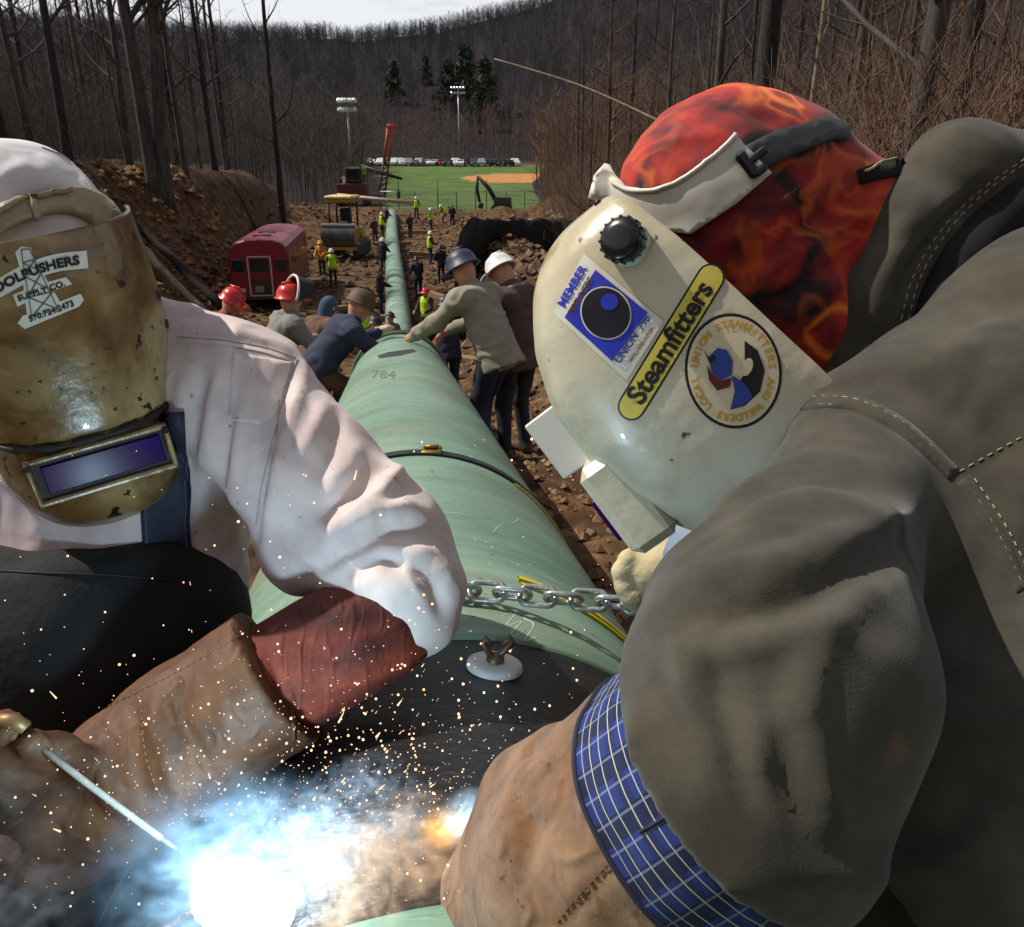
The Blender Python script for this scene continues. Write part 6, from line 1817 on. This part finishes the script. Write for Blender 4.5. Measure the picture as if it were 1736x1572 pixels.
# ---- jacket: back, shoulder and sleeve
axA, axB, axC, axD = at(1400, 1205, .475), at(1232, 1322, .515), at(1010, 1470, .60), at(850, 1620, .69)
jk = [cone(at(1470, 742, .765), at(1610, 690, .77), px_(112, .765), px_(142, .77)), cone(at(1610, 690, .77), at(1800, 610, .82), px_(142, .77), .125), cone(at(1800, 610, .82), at(1950, 700, .88), .13, .16), cone(at(1700, 800, .78), Rpel, .13, .16),
      cone(at(1480, 775, .75), at(1360, 985, .60), .070, .070), cone(at(1360, 985, .60), at(1318, 1150, .52), .070, .082), cone(at(1318, 1150, .52), axB, .084, .101),
      cone(at(1330, 1015, .59), at(1190, 1012, .57), .045, .024),
      cone(at(1590, 800, .78), at(1640, 1000, .73), .10, .11), cone(at(1640, 1000, .73), at(1670, 1300, .68), .11, .14), cone(at(1670, 1300, .68), at(1600, 1620, .62), .14, .13), cone(at(1900, 800, .76), at(1960, 1300, .68), .16, .17), cone(at(1620, 1330, .62), at(1540, 1640, .57), .10, .10)]
cpn = unit(axB - axA); cpl = axA + (axB - axA) * .86
V, F, _ = sdf_mesh(jk, .0062, .045, 3, cut=lambda P: np.where(np.linalg.norm(P - cpl, axis=1) < .21, (P - cpl) @ cpn, -1.0))
V = V + vnormals(V, F) * (.0030 * fbm(V, 6, 2))[:, None]
V = folds(V, F, [([(1340, 700), (1450, 690), (1540, 735), (1622, 812)], 8, -.004), ([(1622, 812), (1690, 775), (1740, 745)], 7, -.003), ([(1622, 815), (1670, 890), (1720, 990), (1745, 1040)], 8, -.003),
                 ([(1230, 880), (1290, 820), (1380, 795), (1470, 815), (1560, 870)], 22, -.011), ([(1200, 950), (1270, 880), (1360, 850), (1460, 870), (1560, 930)], 26, .009),
                 ([(1090, 990), (1210, 985), (1340, 955), (1480, 900), (1600, 840)], 26, .011), ([(1110, 1045), (1220, 1045), (1350, 1020), (1480, 960), (1580, 900)], 22, -.011), ([(1130, 1100), (1230, 1110), (1340, 1080), (1450, 1030)], 20, .007),
                 ([(1150, 1060), (1165, 1160), (1200, 1280), (1240, 1380)], 16, .007), ([(1205, 1050), (1215, 1170), (1250, 1290), (1300, 1400)], 17, -.010), ([(1330, 1100), (1310, 1220), (1340, 1340), (1400, 1460)], 18, -.009), ([(1400, 1080), (1370, 1200), (1390, 1330), (1450, 1450)], 20, .008), ([(1580, 890), (1460, 1000), (1360, 1130), (1300, 1250), (1270, 1360)], 30, .006),
                 ([(1340, 1480), (1460, 1490), (1560, 1480), (1640, 1440), (1700, 1360), (1750, 1240)], 26, .008), ([(1360, 1440), (1500, 1448), (1600, 1420), (1680, 1330), (1730, 1210)], 36, -.008),
                 ([(1560, 560), (1640, 540), (1736, 480)], 22, -.005), ([(1480, 640), (1600, 610), (1736, 560)], 30, .005)])
V = relax(V, F, 2)
JKT = obj('jacket', V, F, M_jacket, RW); bvJ = bvh(V, F)
for pts in ([(1345, 676), (1400, 672), (1460, 680), (1540, 722), (1615, 795), (1628, 806)], [(1350, 690), (1402, 686), (1456, 694), (1530, 736), (1606, 810)], [(1626, 800), (1690, 764), (1750, 732)], [(1640, 818), (1690, 900), (1740, 1005)], [(1652, 812), (1704, 890), (1752, 985)]):
    stitch(bvJ, pts, .00065, .0004, dash=4, parent=JKT, mat=M_hem)
V, F = ribbon(bvJ, [(1348, 684), (1402, 679), (1458, 687), (1536, 729), (1618, 806)], 26, .0010, .002); obj('armhole_seam', V, F, M_jacket, JKT)
V, F = ribbon(bvJ, [(1632, 812), (1682, 895), (1735, 1000)], 26, .0010, .002); obj('sleeve_seam', V, F, M_jacket, JKT)

# ---- gauntlet glove with plaid lining band
def plaid_mat():
    m = bpy.data.materials.new('blue_plaid_cotton'); m.use_nodes = True
    N, L = m.node_tree.nodes, m.node_tree.links; b = N['Principled BSDF']; b.inputs['Roughness'].default_value = .9
    uv = N.new('ShaderNodeUVMap'); uv.uv_map = 'UVMap'; sp = N.new('ShaderNodeSeparateXYZ'); L.new(uv.outputs[0], sp.inputs[0])
    def stripes(sock, freq, ph, width):
        a = N.new('ShaderNodeMath'); a.operation = 'MULTIPLY_ADD'; L.new(sock, a.inputs[0]); a.inputs[1].default_value = freq; a.inputs[2].default_value = ph
        f = N.new('ShaderNodeMath'); f.operation = 'FRACT'; L.new(a.outputs[0], f.inputs[0])
        g_ = N.new('ShaderNodeMath'); g_.operation = 'LESS_THAN'; L.new(f.outputs[0], g_.inputs[0]); g_.inputs[1].default_value = width; return g_.outputs[0]
    def mix(f, a, c, k=1.0):
        x = N.new('ShaderNodeMix'); x.data_type = 'RGBA'
        q = N.new('ShaderNodeMath'); q.operation = 'MULTIPLY'; L.new(f, q.inputs[0]); q.inputs[1].default_value = k; L.new(q.outputs[0], x.inputs['Factor'])
        if isinstance(a, tuple): x.inputs[6].default_value = a
        else: L.new(a, x.inputs[6])
        x.inputs[7].default_value = c; return x.outputs[2]
    u_, v_ = sp.outputs[0], sp.outputs[1]
    c = mix(stripes(u_, 19, 0, .45), S(30, 46, 110), S(18, 24, 58))
    c = mix(stripes(v_, 4, .1, .42), c, S(22, 30, 74), .7)
    c = mix(stripes(v_, 9, .25, .085), c, S(170, 176, 166))
    c = mix(stripes(u_, 38, .3, .09), c, S(130, 142, 170), .5)
    c = mix(stripes(v_, 4.5, .62, .035), c, S(190, 186, 120), .8)
    L.new(c, b.inputs['Base Color']); return m
def ring_loft(path, rad, n, amp, sc, name, mt, parent, uvs=False, squash=None, step=.005):
    V, F, P, N = limb(path, rad, n, amp, sc, step, squash=squash)
    o = obj(name, V, F, mt, parent)
    if uvs:
        ul = o.data.uv_layers.new(name='UVMap'); k = len(P)
        for poly in o.data.polygons:
            for li in poly.loop_indices:
                vi = o.data.loops[li].vertex_index; j = vi % n; i = vi // n
                js = [o.data.loops[q].vertex_index % n for q in poly.loop_indices]
                if max(js) - min(js) > n // 2 and j == 0: j = n
                ul.data[li].uv = (j / n, i / (k - 1))
    return o, V, F, P
def along(a, b, t): return a + (b - a) * t
pl0, pl1 = along(axA, axB, .62), along(axB, axC, .19)
PLD, Vp, Fp, Pp = ring_loft([pl0, axB, pl1], [.089, .0915, .0925], 72, .0022, 22, 'plaid_cuff', plaid_mat(), RW, True)
m = MB(); kk = len(Pp) - 1; m.tube([Vp[kk * 72 + j] for j in range(72)] + [Vp[kk * 72]], .0022, 6, False); m.build('piping', mat('navy_piping', [S(22, 24, 44)], 1, .8), PLD)
m = MB(); sv = [p for p in resample([(1112, 1422), (1150, 1392), (1186, 1372)], 4)]
bvPl = bvh(Vp, Fp); stitch(bvPl, [(1086, 1410), (1130, 1385), (1190, 1345)], .0012, .0006, parent=PLD, mat=mat('navy_piping', [S(22, 24, 44)], 1, .8), name='seam')
g2 = [cone(along(axB, axC, .12), axC, .0905, .092), cone(axC, axD, .092, .080), cone(axD, axD + (axD - axC) * .6, .075, .055), cone(at(940, 1320, .61), at(890, 1330, .625), .035, .03)]
hb = axD + (axD - axC) * .8; hd_ = unit(axD - axC); hs = unit(np.cross(hd_, U_)); hu = np.cross(hs, hd_)
for k in range(4):
    o_ = hb + hs * (.036 - .024 * k); L1 = (.045, .052, .048, .038)[k]
    g2 += [cone(o_, o_ + hd_ * L1 - hu * .012, .0135, .0125), cone(o_ + hd_ * L1 - hu * .012, o_ + hd_ * (L1 + .012) - hu * .045, .0125, .0105)]
g2 += [cone(axD + hs * .045, axD + hs * .075 + hd_ * .05 - hu * .02, .022, .017), cone(axD + hs * .075 + hd_ * .05 - hu * .02, axD + hs * .055 + hd_ * .09 - hu * .04, .017, .013)]
gcp = along(axB, axC, .17); gcn = unit(axB - axC)
V, F, _ = sdf_mesh(g2, .0055, .02, 2, cut=lambda P: np.where(np.linalg.norm(P - gcp, axis=1) < .16, (P - gcp) @ gcn, -1.0))
V = V + vnormals(V, F) * (.003 * fbm(V, 14, 3))[:, None]
V = folds(V, F, [([(1060, 1180), (1010, 1240), (980, 1320)], 12, -.004), ([(1040, 1260), (1000, 1330), (985, 1400)], 13, .0035), ([(930, 1240), (900, 1260), (905, 1300)], 12, -.005), ([(860, 1330), (900, 1400), (890, 1500)], 16, -.004), ([(1092, 1408), (1040, 1470), (985, 1530), (945, 1580)], 7, -.0025), ([(960, 1210), (900, 1290), (850, 1400), (820, 1500)], 26, .004), ([(1000, 1230), (970, 1330), (900, 1440)], 30, -.004)])
RGL = obj('glove', V, F, M_rglove, RW); bvRG = bvh(V, F)
stitch(bvRG, [(1085, 1402), (1032, 1464), (977, 1524), (942, 1568)], .0005, .0003, dash=3, parent=RGL, mat=mat('dark_thread', [S(74, 50, 36)], 1, .8))

# ---- far hand: cream glove closing on the chain
gx, gy = -26, 0
fg = [cone(at(1185, 935, 1.06), at(1130 + gx, 965, 1.09), .045, .04), ell(at(1118 + gx, 965, 1.10), (.034, .03, .032))]
for k, (a, b, c) in enumerate((((1112, 935), (1090, 948), (1086, 975)), ((1105, 955), (1080, 970), (1080, 998)), ((1110, 978), (1086, 994), (1090, 1018)), ((1120, 998), (1098, 1012), (1106, 1030)))):
    a, b, c = [(p[0] + gx, p[1] + gy) for p in (a, b, c)]; fg += [cone(at(*a, 1.085), at(*b, 1.07), .0125, .0115), cone(at(*b, 1.07), at(*c, 1.085), .0115, .0095)]
fg += [cone(at(1115, 935, 1.075), at(1128, 918, 1.06), .013, .011), cone(at(1128, 918, 1.06), at(1108, 905, 1.06), .011, .009)]
V, F, _ = sdf_mesh(fg, .004, .007, 1)
V = V + vnormals(V, F) * (.0016 * fbm(V, 40, 2))[:, None]
obj('glove', V, F, mat('cream_cotton_glove', [S(184, 166, 124), S(214, 200, 164)], 12, .9, .6, 120), RW)
V, F, P, N = limb([at(1160, 925, 1.05), at(1240, 960, 1.0), at(1400, 900, .95)], [.04, .05, .06]); obj('far_cuff', V, F, mat('pale_denim_cuff', [S(120, 134, 152), S(156, 168, 182)], 12, .9), RW)

# ---- the hood
H2 = empty('welding_hood', at(1130, 600, .84), 'ivory welding hood with blue square, yellow lettering and round emblem stickers', 'welding hood', 'welding hoods')
_s, _d, _n = view_frame(1150, 560, 0, 0, 0)
a_ = math.radians(36); d2 = _d * math.cos(a_) + _s * math.sin(a_); f2 = -_s * math.cos(a_) + _d * math.sin(a_); s2 = _n
a_ = math.radians(4); f2, s2 = f2 * math.cos(a_) + s2 * math.sin(a_), s2 * math.cos(a_) - f2 * math.sin(a_)
O2 = at(1060, 362, .85); K = .85 / FPX
rows2 = [tuple(v * K for v in r) for r in ((-34, 60, 118, 45), (-26, 115, 140, 22), (-10, 150, 170, 8), (20, 178, 208, -2), (60, 190, 238, -10), (100, 196, 264, -20), (176, 200, 292, -34), (210, 200, 298, -40), (300, 200, 299, -55), (380, 195, 287, -70), (450, 185, 262, -80), (510, 165, 225, -84), (550, 140, 190, -78), (580, 100, 150, -60), (595, 50, 100, -20))]
V, F, bvH2 = hood_shell(O2, s2, d2, f2, rows2, nu=80, nv=100, p=.72)
obj('shell', V, F, M_hood2, H2)
def on2(x, t, y): return O2 + s2 * x * K + d2 * t * K + f2 * y * K
Mr2 = Matrix((tuple(s2), tuple(d2), tuple(f2))).transposed()
m = MB(); m.box(on2(0, 388, 280), (.130, .106, .056), Mr2, .010); m.build('lens_housing', M_hood2, H2, False)
m = MB(); m.box(on2(0, 395, 326), (.104, .050, .010), Mr2, .002); m.build('lens', M_lens, H2, False)
m = MB(); m.box(on2(-60, 245, 325), (.006, .075, .050), Mr2, .002); m.build('lens_lid', mat('pale_grey_plastic', [S(190, 188, 178), S(206, 204, 194)], 8, .5), H2, False)
# knob
h = hit(bvH2, 1066, 414); kc, kn_ = h[0], unit(h[1] + np.array([-.25, 0, .0]))
m = MB(); m.lathe([(.0205, 0), (.0205, .006), (.017, .008)], kc, kn_, 28); kb = m.build('knob_base', mat('clear_knob_base', [S(170, 190, 176)], 1, .2), H2)
m = MB(); m.lathe([(.0185, .007), (.0195, .010), (.0195, .020), (.0175, .0235), (.010, .0250), (0, .0252)], kc, kn_, 28); m.build('knob', M_knob, H2)
m = MB()
uu_ = unit(np.cross(kn_, U_)); ww = np.cross(kn_, uu_)
for q in np.arange(16) * 2 * PI / 16: m.tube([kc + (uu_ * math.cos(q) + ww * math.sin(q)) * .0195 + kn_ * .009, kc + (uu_ * math.cos(q) + ww * math.sin(q)) * .0195 + kn_ * .021], .0016, 5)
m.build('knob_ribs', M_knob, H2)
m = MB(); hh = hit(bvH2, 1010, 337) or hit(bvH2, 1014, 345); m.lathe([(.004, 0), (.003, .003), (0, .0035)], hh[0], hh[1], 10); m.build('rivet', M_knob, H2)
# headgear: ivory band round the brow, black strap behind
B2 = obj('headgear_band', *patch(bvR, [(1012, 336), (1022, 300), (1040, 280), (1048, 296), (1066, 316), (1110, 322), (1160, 306), (1210, 270), (1246, 236), (1302, 298), (1252, 342), (1172, 398), (1110, 384), (1060, 352)], .010, 9, .006), M_offw, H2)
rim_ = resample([(1036, 282), (1046, 300), (1066, 318), (1110, 324), (1160, 308), (1210, 272), (1246, 238)], 5)
Hs = [hit(bvR, *p) for p in rim_]; Hs = [h_[0] + h_[1] * .011 for h_ in Hs if h_ is not None]
m = MB(); m.tube(Hs, .0028, 6); m.build('band_edge', M_offw, B2)
SB = obj('strap', *ribbon(bvR, [(1262, 280), (1300, 258), (1350, 240), (1400, 226), (1432, 232)], [50, 48, 44, 38, 22], .007, .005), M_blkstrap, H2)
m = MB(); hq = hit(bvR, 1262, 286); ub = unit(at(1290, 300, .85) - at(1240, 262, .85))
fnm = hq[1]; fx_ = unit(R_ * .62 + U_ * -.78); fx_ = unit(fx_ - fnm * (fx_ @ fnm)); fy_ = np.cross(fnm, fx_)
MB_ = Matrix((tuple(fx_), tuple(fy_), tuple(fnm))).transposed()
m.box(hq[0] + fnm * .014, (.030, .011, .008), MB_, .003); m.box(hq[0] + fnm * .0145 + fx_ * -.001 + fy_ * .012, (.008, .022, .006), MB_, .002); m.box(hq[0] + fnm * .0145 + fx_ * .012 + fy_ * .006, (.008, .014, .007), MB_, .002)
m.build('buckle', M_knob, H2, False)
# ---- stickers
M_blue = mat('sticker_blue', [S(34, 44, 160), S(40, 52, 176)], 20, .45)
M_stw = mat('sticker_pale', [S(206, 200, 184), S(216, 210, 196)], 30, .5)
M_yel2 = mat('sticker_yellow', [S(206, 186, 70), S(218, 200, 90)], 30, .5)
M_cream = mat('sticker_cream', [S(206, 188, 150), S(216, 200, 166)], 30, .5)
M_gold = mat('sticker_gold_ink', [S(190, 150, 52)], 1, .5)
M_navy = mat('sticker_blue_ink', [S(44, 66, 140)], 1, .5)
M_mar = mat('sticker_maroon_ink', [S(96, 34, 30)], 1, .5)
M_dbl = mat('sticker_globe_black', [S(16, 17, 24), S(24, 26, 40)], 10, .4)
def disc(c, rx, ry, ang, n=40):
    a = math.radians(ang)
    return [(c[0] + rx * math.cos(t) * math.cos(a) - ry * math.sin(t) * math.sin(a), c[1] - (rx * math.cos(t) * math.sin(a) + ry * math.sin(t) * math.cos(a))) for t in np.arange(n) * 2 * PI / n]
def stadium(c, hl, hw, ang):
    a = math.radians(ang); out = []
    for (ex, t0) in ((1, -PI / 2), (-1, PI / 2)):
        for t in np.linspace(t0, t0 + PI, 9):
            x, y = ex * (hl - hw) + hw * math.cos(t), hw * math.sin(t); out.append((c[0] + x * math.cos(a) - y * math.sin(a), c[1] - (x * math.sin(a) + y * math.cos(a))))
    return out
# blue square with black globe
st1 = obj('sticker', *patch(bvH2, [(990, 430), (1125, 545), (1062, 645), (938, 530)], .0006, 9, 0), M_stw, H2); st1['label'] = 'blue square sticker with black globe'
obj('blue_square', *patch(bvH2, [(1010, 458), (1098, 530), (1038, 612), (958, 538)], .0011, 9, 0), M_blue, st1)
obj('globe_ring', *patch(bvH2, disc((1028, 531), 42, 46, 30), .0016, 8, 0), M_stw, st1)
obj('globe', *patch(bvH2, disc((1028, 531), 39.5, 43.5, 30), .0021, 8, 0), M_dbl, st1)
obj('globe_light', *patch(bvH2, disc((1034, 512), 15, 14, 30), .0026, 6, 0), M_blue, st1)
letters(bvH2, 'MEMBER', (972, 486), 14, 60, .0014, M_blue, st1, sx=1.02, bold=.03)
letters(bvH2, 'PIPELINERS', (986, 502), 10, 60, .0017, mat('sticker_brown_ink', [S(86, 52, 44)], 1, .5), st1, sx=.98, bold=.03)
letters(bvH2, 'UNION  798', (1073, 575), 13, 56, .0017, M_navy, st1, sx=.92, bold=.03)
letters(bvH2, 'UNITED ASSOCIATION', (1087, 586), 5.5, 56, .0014, M_mar, st1, sx=.85, bold=.01)
# long yellow lettering
st2 = obj('sticker', *patch(bvH2, stadium((1138, 580), 152, 24, 58.5), .0006, 9, 0), M_print, H2); st2['label'] = 'long yellow sticker with black blackletter word'
obj('yellow_field', *patch(bvH2, stadium((1138, 580), 148.5, 20.5, 58.5), .0011, 9, 0), M_yel2, st2)
letters(bvH2, 'Steamfitters', (1137, 581), 33, 58.5, .0018, M_print, st2, sx=1.0, bold=.03)
# round emblem
ec_, er = (1243, 629), (82, 98)
st3 = obj('sticker', *patch(bvH2, disc(ec_, er[0], er[1], 8), .0006, 10, 0), M_print, H2); st3['label'] = 'round cream emblem with blue and maroon welder figure'
obj('emblem_field', *patch(bvH2, disc(ec_, er[0] - 5, er[1] - 5.5, 8), .0011, 10, 0), M_cream, st3)
ring_txt = 'STEAMFITTERS AND WELDERS LOCAL UNION '
for i, ch in enumerate(ring_txt):
    if ch == ' ': continue
    t = PI * .5 - i / len(ring_txt) * 2 * PI + .4
    c = (ec_[0] + 65 * math.cos(t), ec_[1] - 79 * math.sin(t))
    letters(bvH2, ch, c, 12, math.degrees(t) - 90, .0017, M_gold, st3, bold=.03)
obj('emblem_dark_wedge', *patch(bvH2, [(1262, 578), (1284, 594), (1296, 628), (1288, 664), (1262, 688), (1238, 694), (1246, 660), (1262, 632)], .0016, 8, 0), M_print, st3)
obj('emblem_figure_head', *patch(bvH2, [(1202, 604), (1216, 590), (1232, 594), (1242, 612), (1240, 636), (1222, 644), (1206, 630)], .0018, 7, 0), M_navy, st3)
obj('emblem_figure_hood', *patch(bvH2, [(1198, 618), (1206, 632), (1222, 645), (1240, 640), (1236, 656), (1216, 662), (1202, 644)], .0021, 7, 0), M_mar, st3)
obj('emblem_figure_torch', *patch(bvH2, [(1192, 592), (1202, 606), (1210, 600), (1214, 608), (1204, 618)], .0022, 6, 0), M_print, st3)
obj('emblem_figure_body', *patch(bvH2, [(1240, 636), (1262, 650), (1276, 672), (1258, 688), (1238, 692), (1246, 666)], .0021, 7, 0), M_navy, st3)
obj('emblem_spark', *patch(bvH2, disc((1266, 622), 9, 16, -20, 14), .0021, 5, 0), M_cream, st3)
# ================================================================== the arc, its sparks and fume
bvW = bvh(*barrel([(.15, .4465), (JY, .45)]))
h = hit(bvW, 432, 1552); arc0 = h[0] + h[1] * .012
arc = bpy.data.lights.new('arc_light', 'POINT'); arc.energy = 3.6; arc.color = (.50, .80, 1.0); arc.shadow_soft_size = .015
ao = bpy.data.objects.new('arc_light', arc); ao.location = arc0 + h[1] * .05; COL.objects.link(ao)
b = MB(); b.ball((0, 0, 0), 1, 28); V = np.array(b.V)
V = V * (1 + .32 * fbm(V, 1.4, 3)[:, None]) * [.040, .030, .036] + arc0
o = obj('welding_arc', V, b.F, emit('arc_plasma', (.92, .97, 1.0, 1), 10)); tag(o, 'blinding white welding arc on the pipe seam', 'arc')

def vapour_mat(name, dens, col, emis, ecol, nscale=2.4, power=1.5, lo=.42, hi=.66, aniso=.2):
    m = bpy.data.materials.new(name); m.use_nodes = True
    N, L = m.node_tree.nodes, m.node_tree.links; N.clear()
    out = N.new('ShaderNodeOutputMaterial'); pv = N.new('ShaderNodeVolumePrincipled')
    tc = N.new('ShaderNodeTexCoord'); ln = N.new('ShaderNodeVectorMath'); ln.operation = 'LENGTH'; L.new(tc.outputs['Object'], ln.inputs[0])
    mr = N.new('ShaderNodeMapRange'); mr.inputs['From Min'].default_value = 1; mr.inputs['From Max'].default_value = 0; L.new(ln.outputs['Value'], mr.inputs['Value'])
    pw = N.new('ShaderNodeMath'); pw.operation = 'POWER'; L.new(mr.outputs['Result'], pw.inputs[0]); pw.inputs[1].default_value = power
    nz = N.new('ShaderNodeTexNoise'); nz.inputs['Scale'].default_value = nscale; nz.inputs['Detail'].default_value = 5; nz.inputs['Distortion'].default_value = 1.6
    L.new(tc.outputs['Object'], nz.inputs['Vector'])
    m2 = N.new('ShaderNodeMapRange'); m2.inputs['From Min'].default_value = lo; m2.inputs['From Max'].default_value = hi; L.new(nz.outputs['Fac'], m2.inputs['Value'])
    mu = N.new('ShaderNodeMath'); mu.operation = 'MULTIPLY'; L.new(pw.outputs[0], mu.inputs[0]); L.new(m2.outputs['Result'], mu.inputs[1])
    d = N.new('ShaderNodeMath'); d.operation = 'MULTIPLY'; L.new(mu.outputs[0], d.inputs[0]); d.inputs[1].default_value = dens
    L.new(d.outputs[0], pv.inputs['Density']); pv.inputs['Color'].default_value = col; pv.inputs['Anisotropy'].default_value = aniso
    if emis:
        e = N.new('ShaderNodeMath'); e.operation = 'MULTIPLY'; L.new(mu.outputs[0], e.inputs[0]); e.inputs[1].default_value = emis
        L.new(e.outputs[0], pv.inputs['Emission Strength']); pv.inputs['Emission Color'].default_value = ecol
    L.new(pv.outputs[0], out.inputs['Volume']); return m
_b = MB(); _b.ball((0, 0, 0), 1, 20)
def puff(name, c, r, m, label, cat, rz=0.0):
    me = mkmesh(name, _b.V, _b.F, m); o = bpy.data.objects.new(name, me); COL.objects.link(o)
    o.location = c; o.scale = r; o.rotation_euler = (.3, .2, rz); tag(o, label, cat, kind='stuff'); return o
glow = vapour_mat('arc_glare', .3, (.7, .85, 1, 1), 105, (.36, .68, 1.0, 1), 2.8, 2.4, .40, .62)  # overexposed bloom of the arc, put in as an emissive volume
puff('arc_glare', arc0 + h[1] * .03, (.115, .095, .105), glow, 'blue-white halo built as a glowing volume round the welding arc', 'glare')
sm_b = vapour_mat('blue_glow_fume', 24, (.80, .88, 1, 1), 9, (.42, .74, 1.0, 1), 3.0, .9, .51, .66)  # arc light on this fume is put in as its own blue emission
sm_o = vapour_mat('orange_glow_fume', 22, (1, .85, .66, 1), 26, (1.0, .48, .14, 1), 2.4, .9, .44, .66)  # orange glow of the weld zone put in as emission of the fume
sm_g = vapour_mat('grey_fume', 7, (.86, .86, .90, 1), 0, (1, 1, 1, 1), 2.4, 1.0, .45, .66)
puff('fume', at(620, 1395, .66), (.065, .05, .07), sm_b, 'bluish welding fume curling up right of the arc', 'fume', .4)
puff('fume', at(470, 1410, .72), (.05, .045, .055), sm_b, 'small curl of blue fume just above the arc', 'fume', 1.1)
puff('fume', at(590, 1500, .615), (.07, .045, .045), sm_o, 'fume with added orange glow low on the pipe seam', 'fume', 2.0)
puff('fume', at(540, 1440, .66), (.05, .04, .06), sm_b, 'thin blue fume between the arc and the larger curl', 'fume', 2.6)
puff('fume', at(690, 1440, .63), (.06, .04, .05), sm_o, 'fume with added orange glow reaching towards the tan glove', 'fume', 3.0)
puff('fume', at(50, 1500, .74), (.10, .08, .09), sm_g, 'grey smoke drifting at the bottom left corner', 'fume', .8)
fl_ = vapour_mat('small_flame', 3, (1, .8, .5, 1), 160, (1.0, .50, .08, 1), 1.6, 1.6, .35, .6)
puff('flame', at(752, 1405, .66), (.026, .02, .022), fl_, 'small yellow flame flaring at the seam beside the tan glove', 'flame', .2)
arc_b = vapour_mat('second_arc_glare', 3, (.8, .9, 1, 1), 120, (.55, .80, 1.0, 1), 1.8, 1.4, .35, .6)  # flare of the second arc, put in as an emissive volume
puff('arc_glare', at(792, 1385, .655), (.030, .022, .028), arc_b, 'blue-white flare of the second arc behind the tan glove', 'glare', .7)

q = np.random.RandomState(5)
# sparks: grains of glowing metal, a few of them streaking
sp = MB()
for i in range(1300):
    if i < 620: px, py = 520 + q.normal(0, 230), 1400 - abs(q.normal(0, 130))
    elif i < 1000: px, py = 700 + q.normal(0, 130), 1290 + q.normal(0, 110)
    else: px, py = q.uniform(0, 1040), 1540 - 800 * q.rand() ** 1.6
    if px < -10 or px > 1075 or py > 1560: continue
    if px > 800 and py > 1290 - (px - 830) * .75: continue
    d = q.uniform(.50, .66); r = (.65 + 2.1 * q.rand() ** 4) * d / FPX
    p = at(px, py, d)
    if q.rand() < .04:
        v = p - arc0; v /= np.linalg.norm(v); sp.tube([p, p + v * r * q.uniform(4, 11)], [r * .8, r * .25], 4)
    else: sp.ball(p, r, 5)
tag(sp.build('sparks', emit('spark_glow', (1.0, .58, .34, 1), 2.2)), 'shower of tiny orange sparks flying from the weld', 'sparks', kind='stuff')
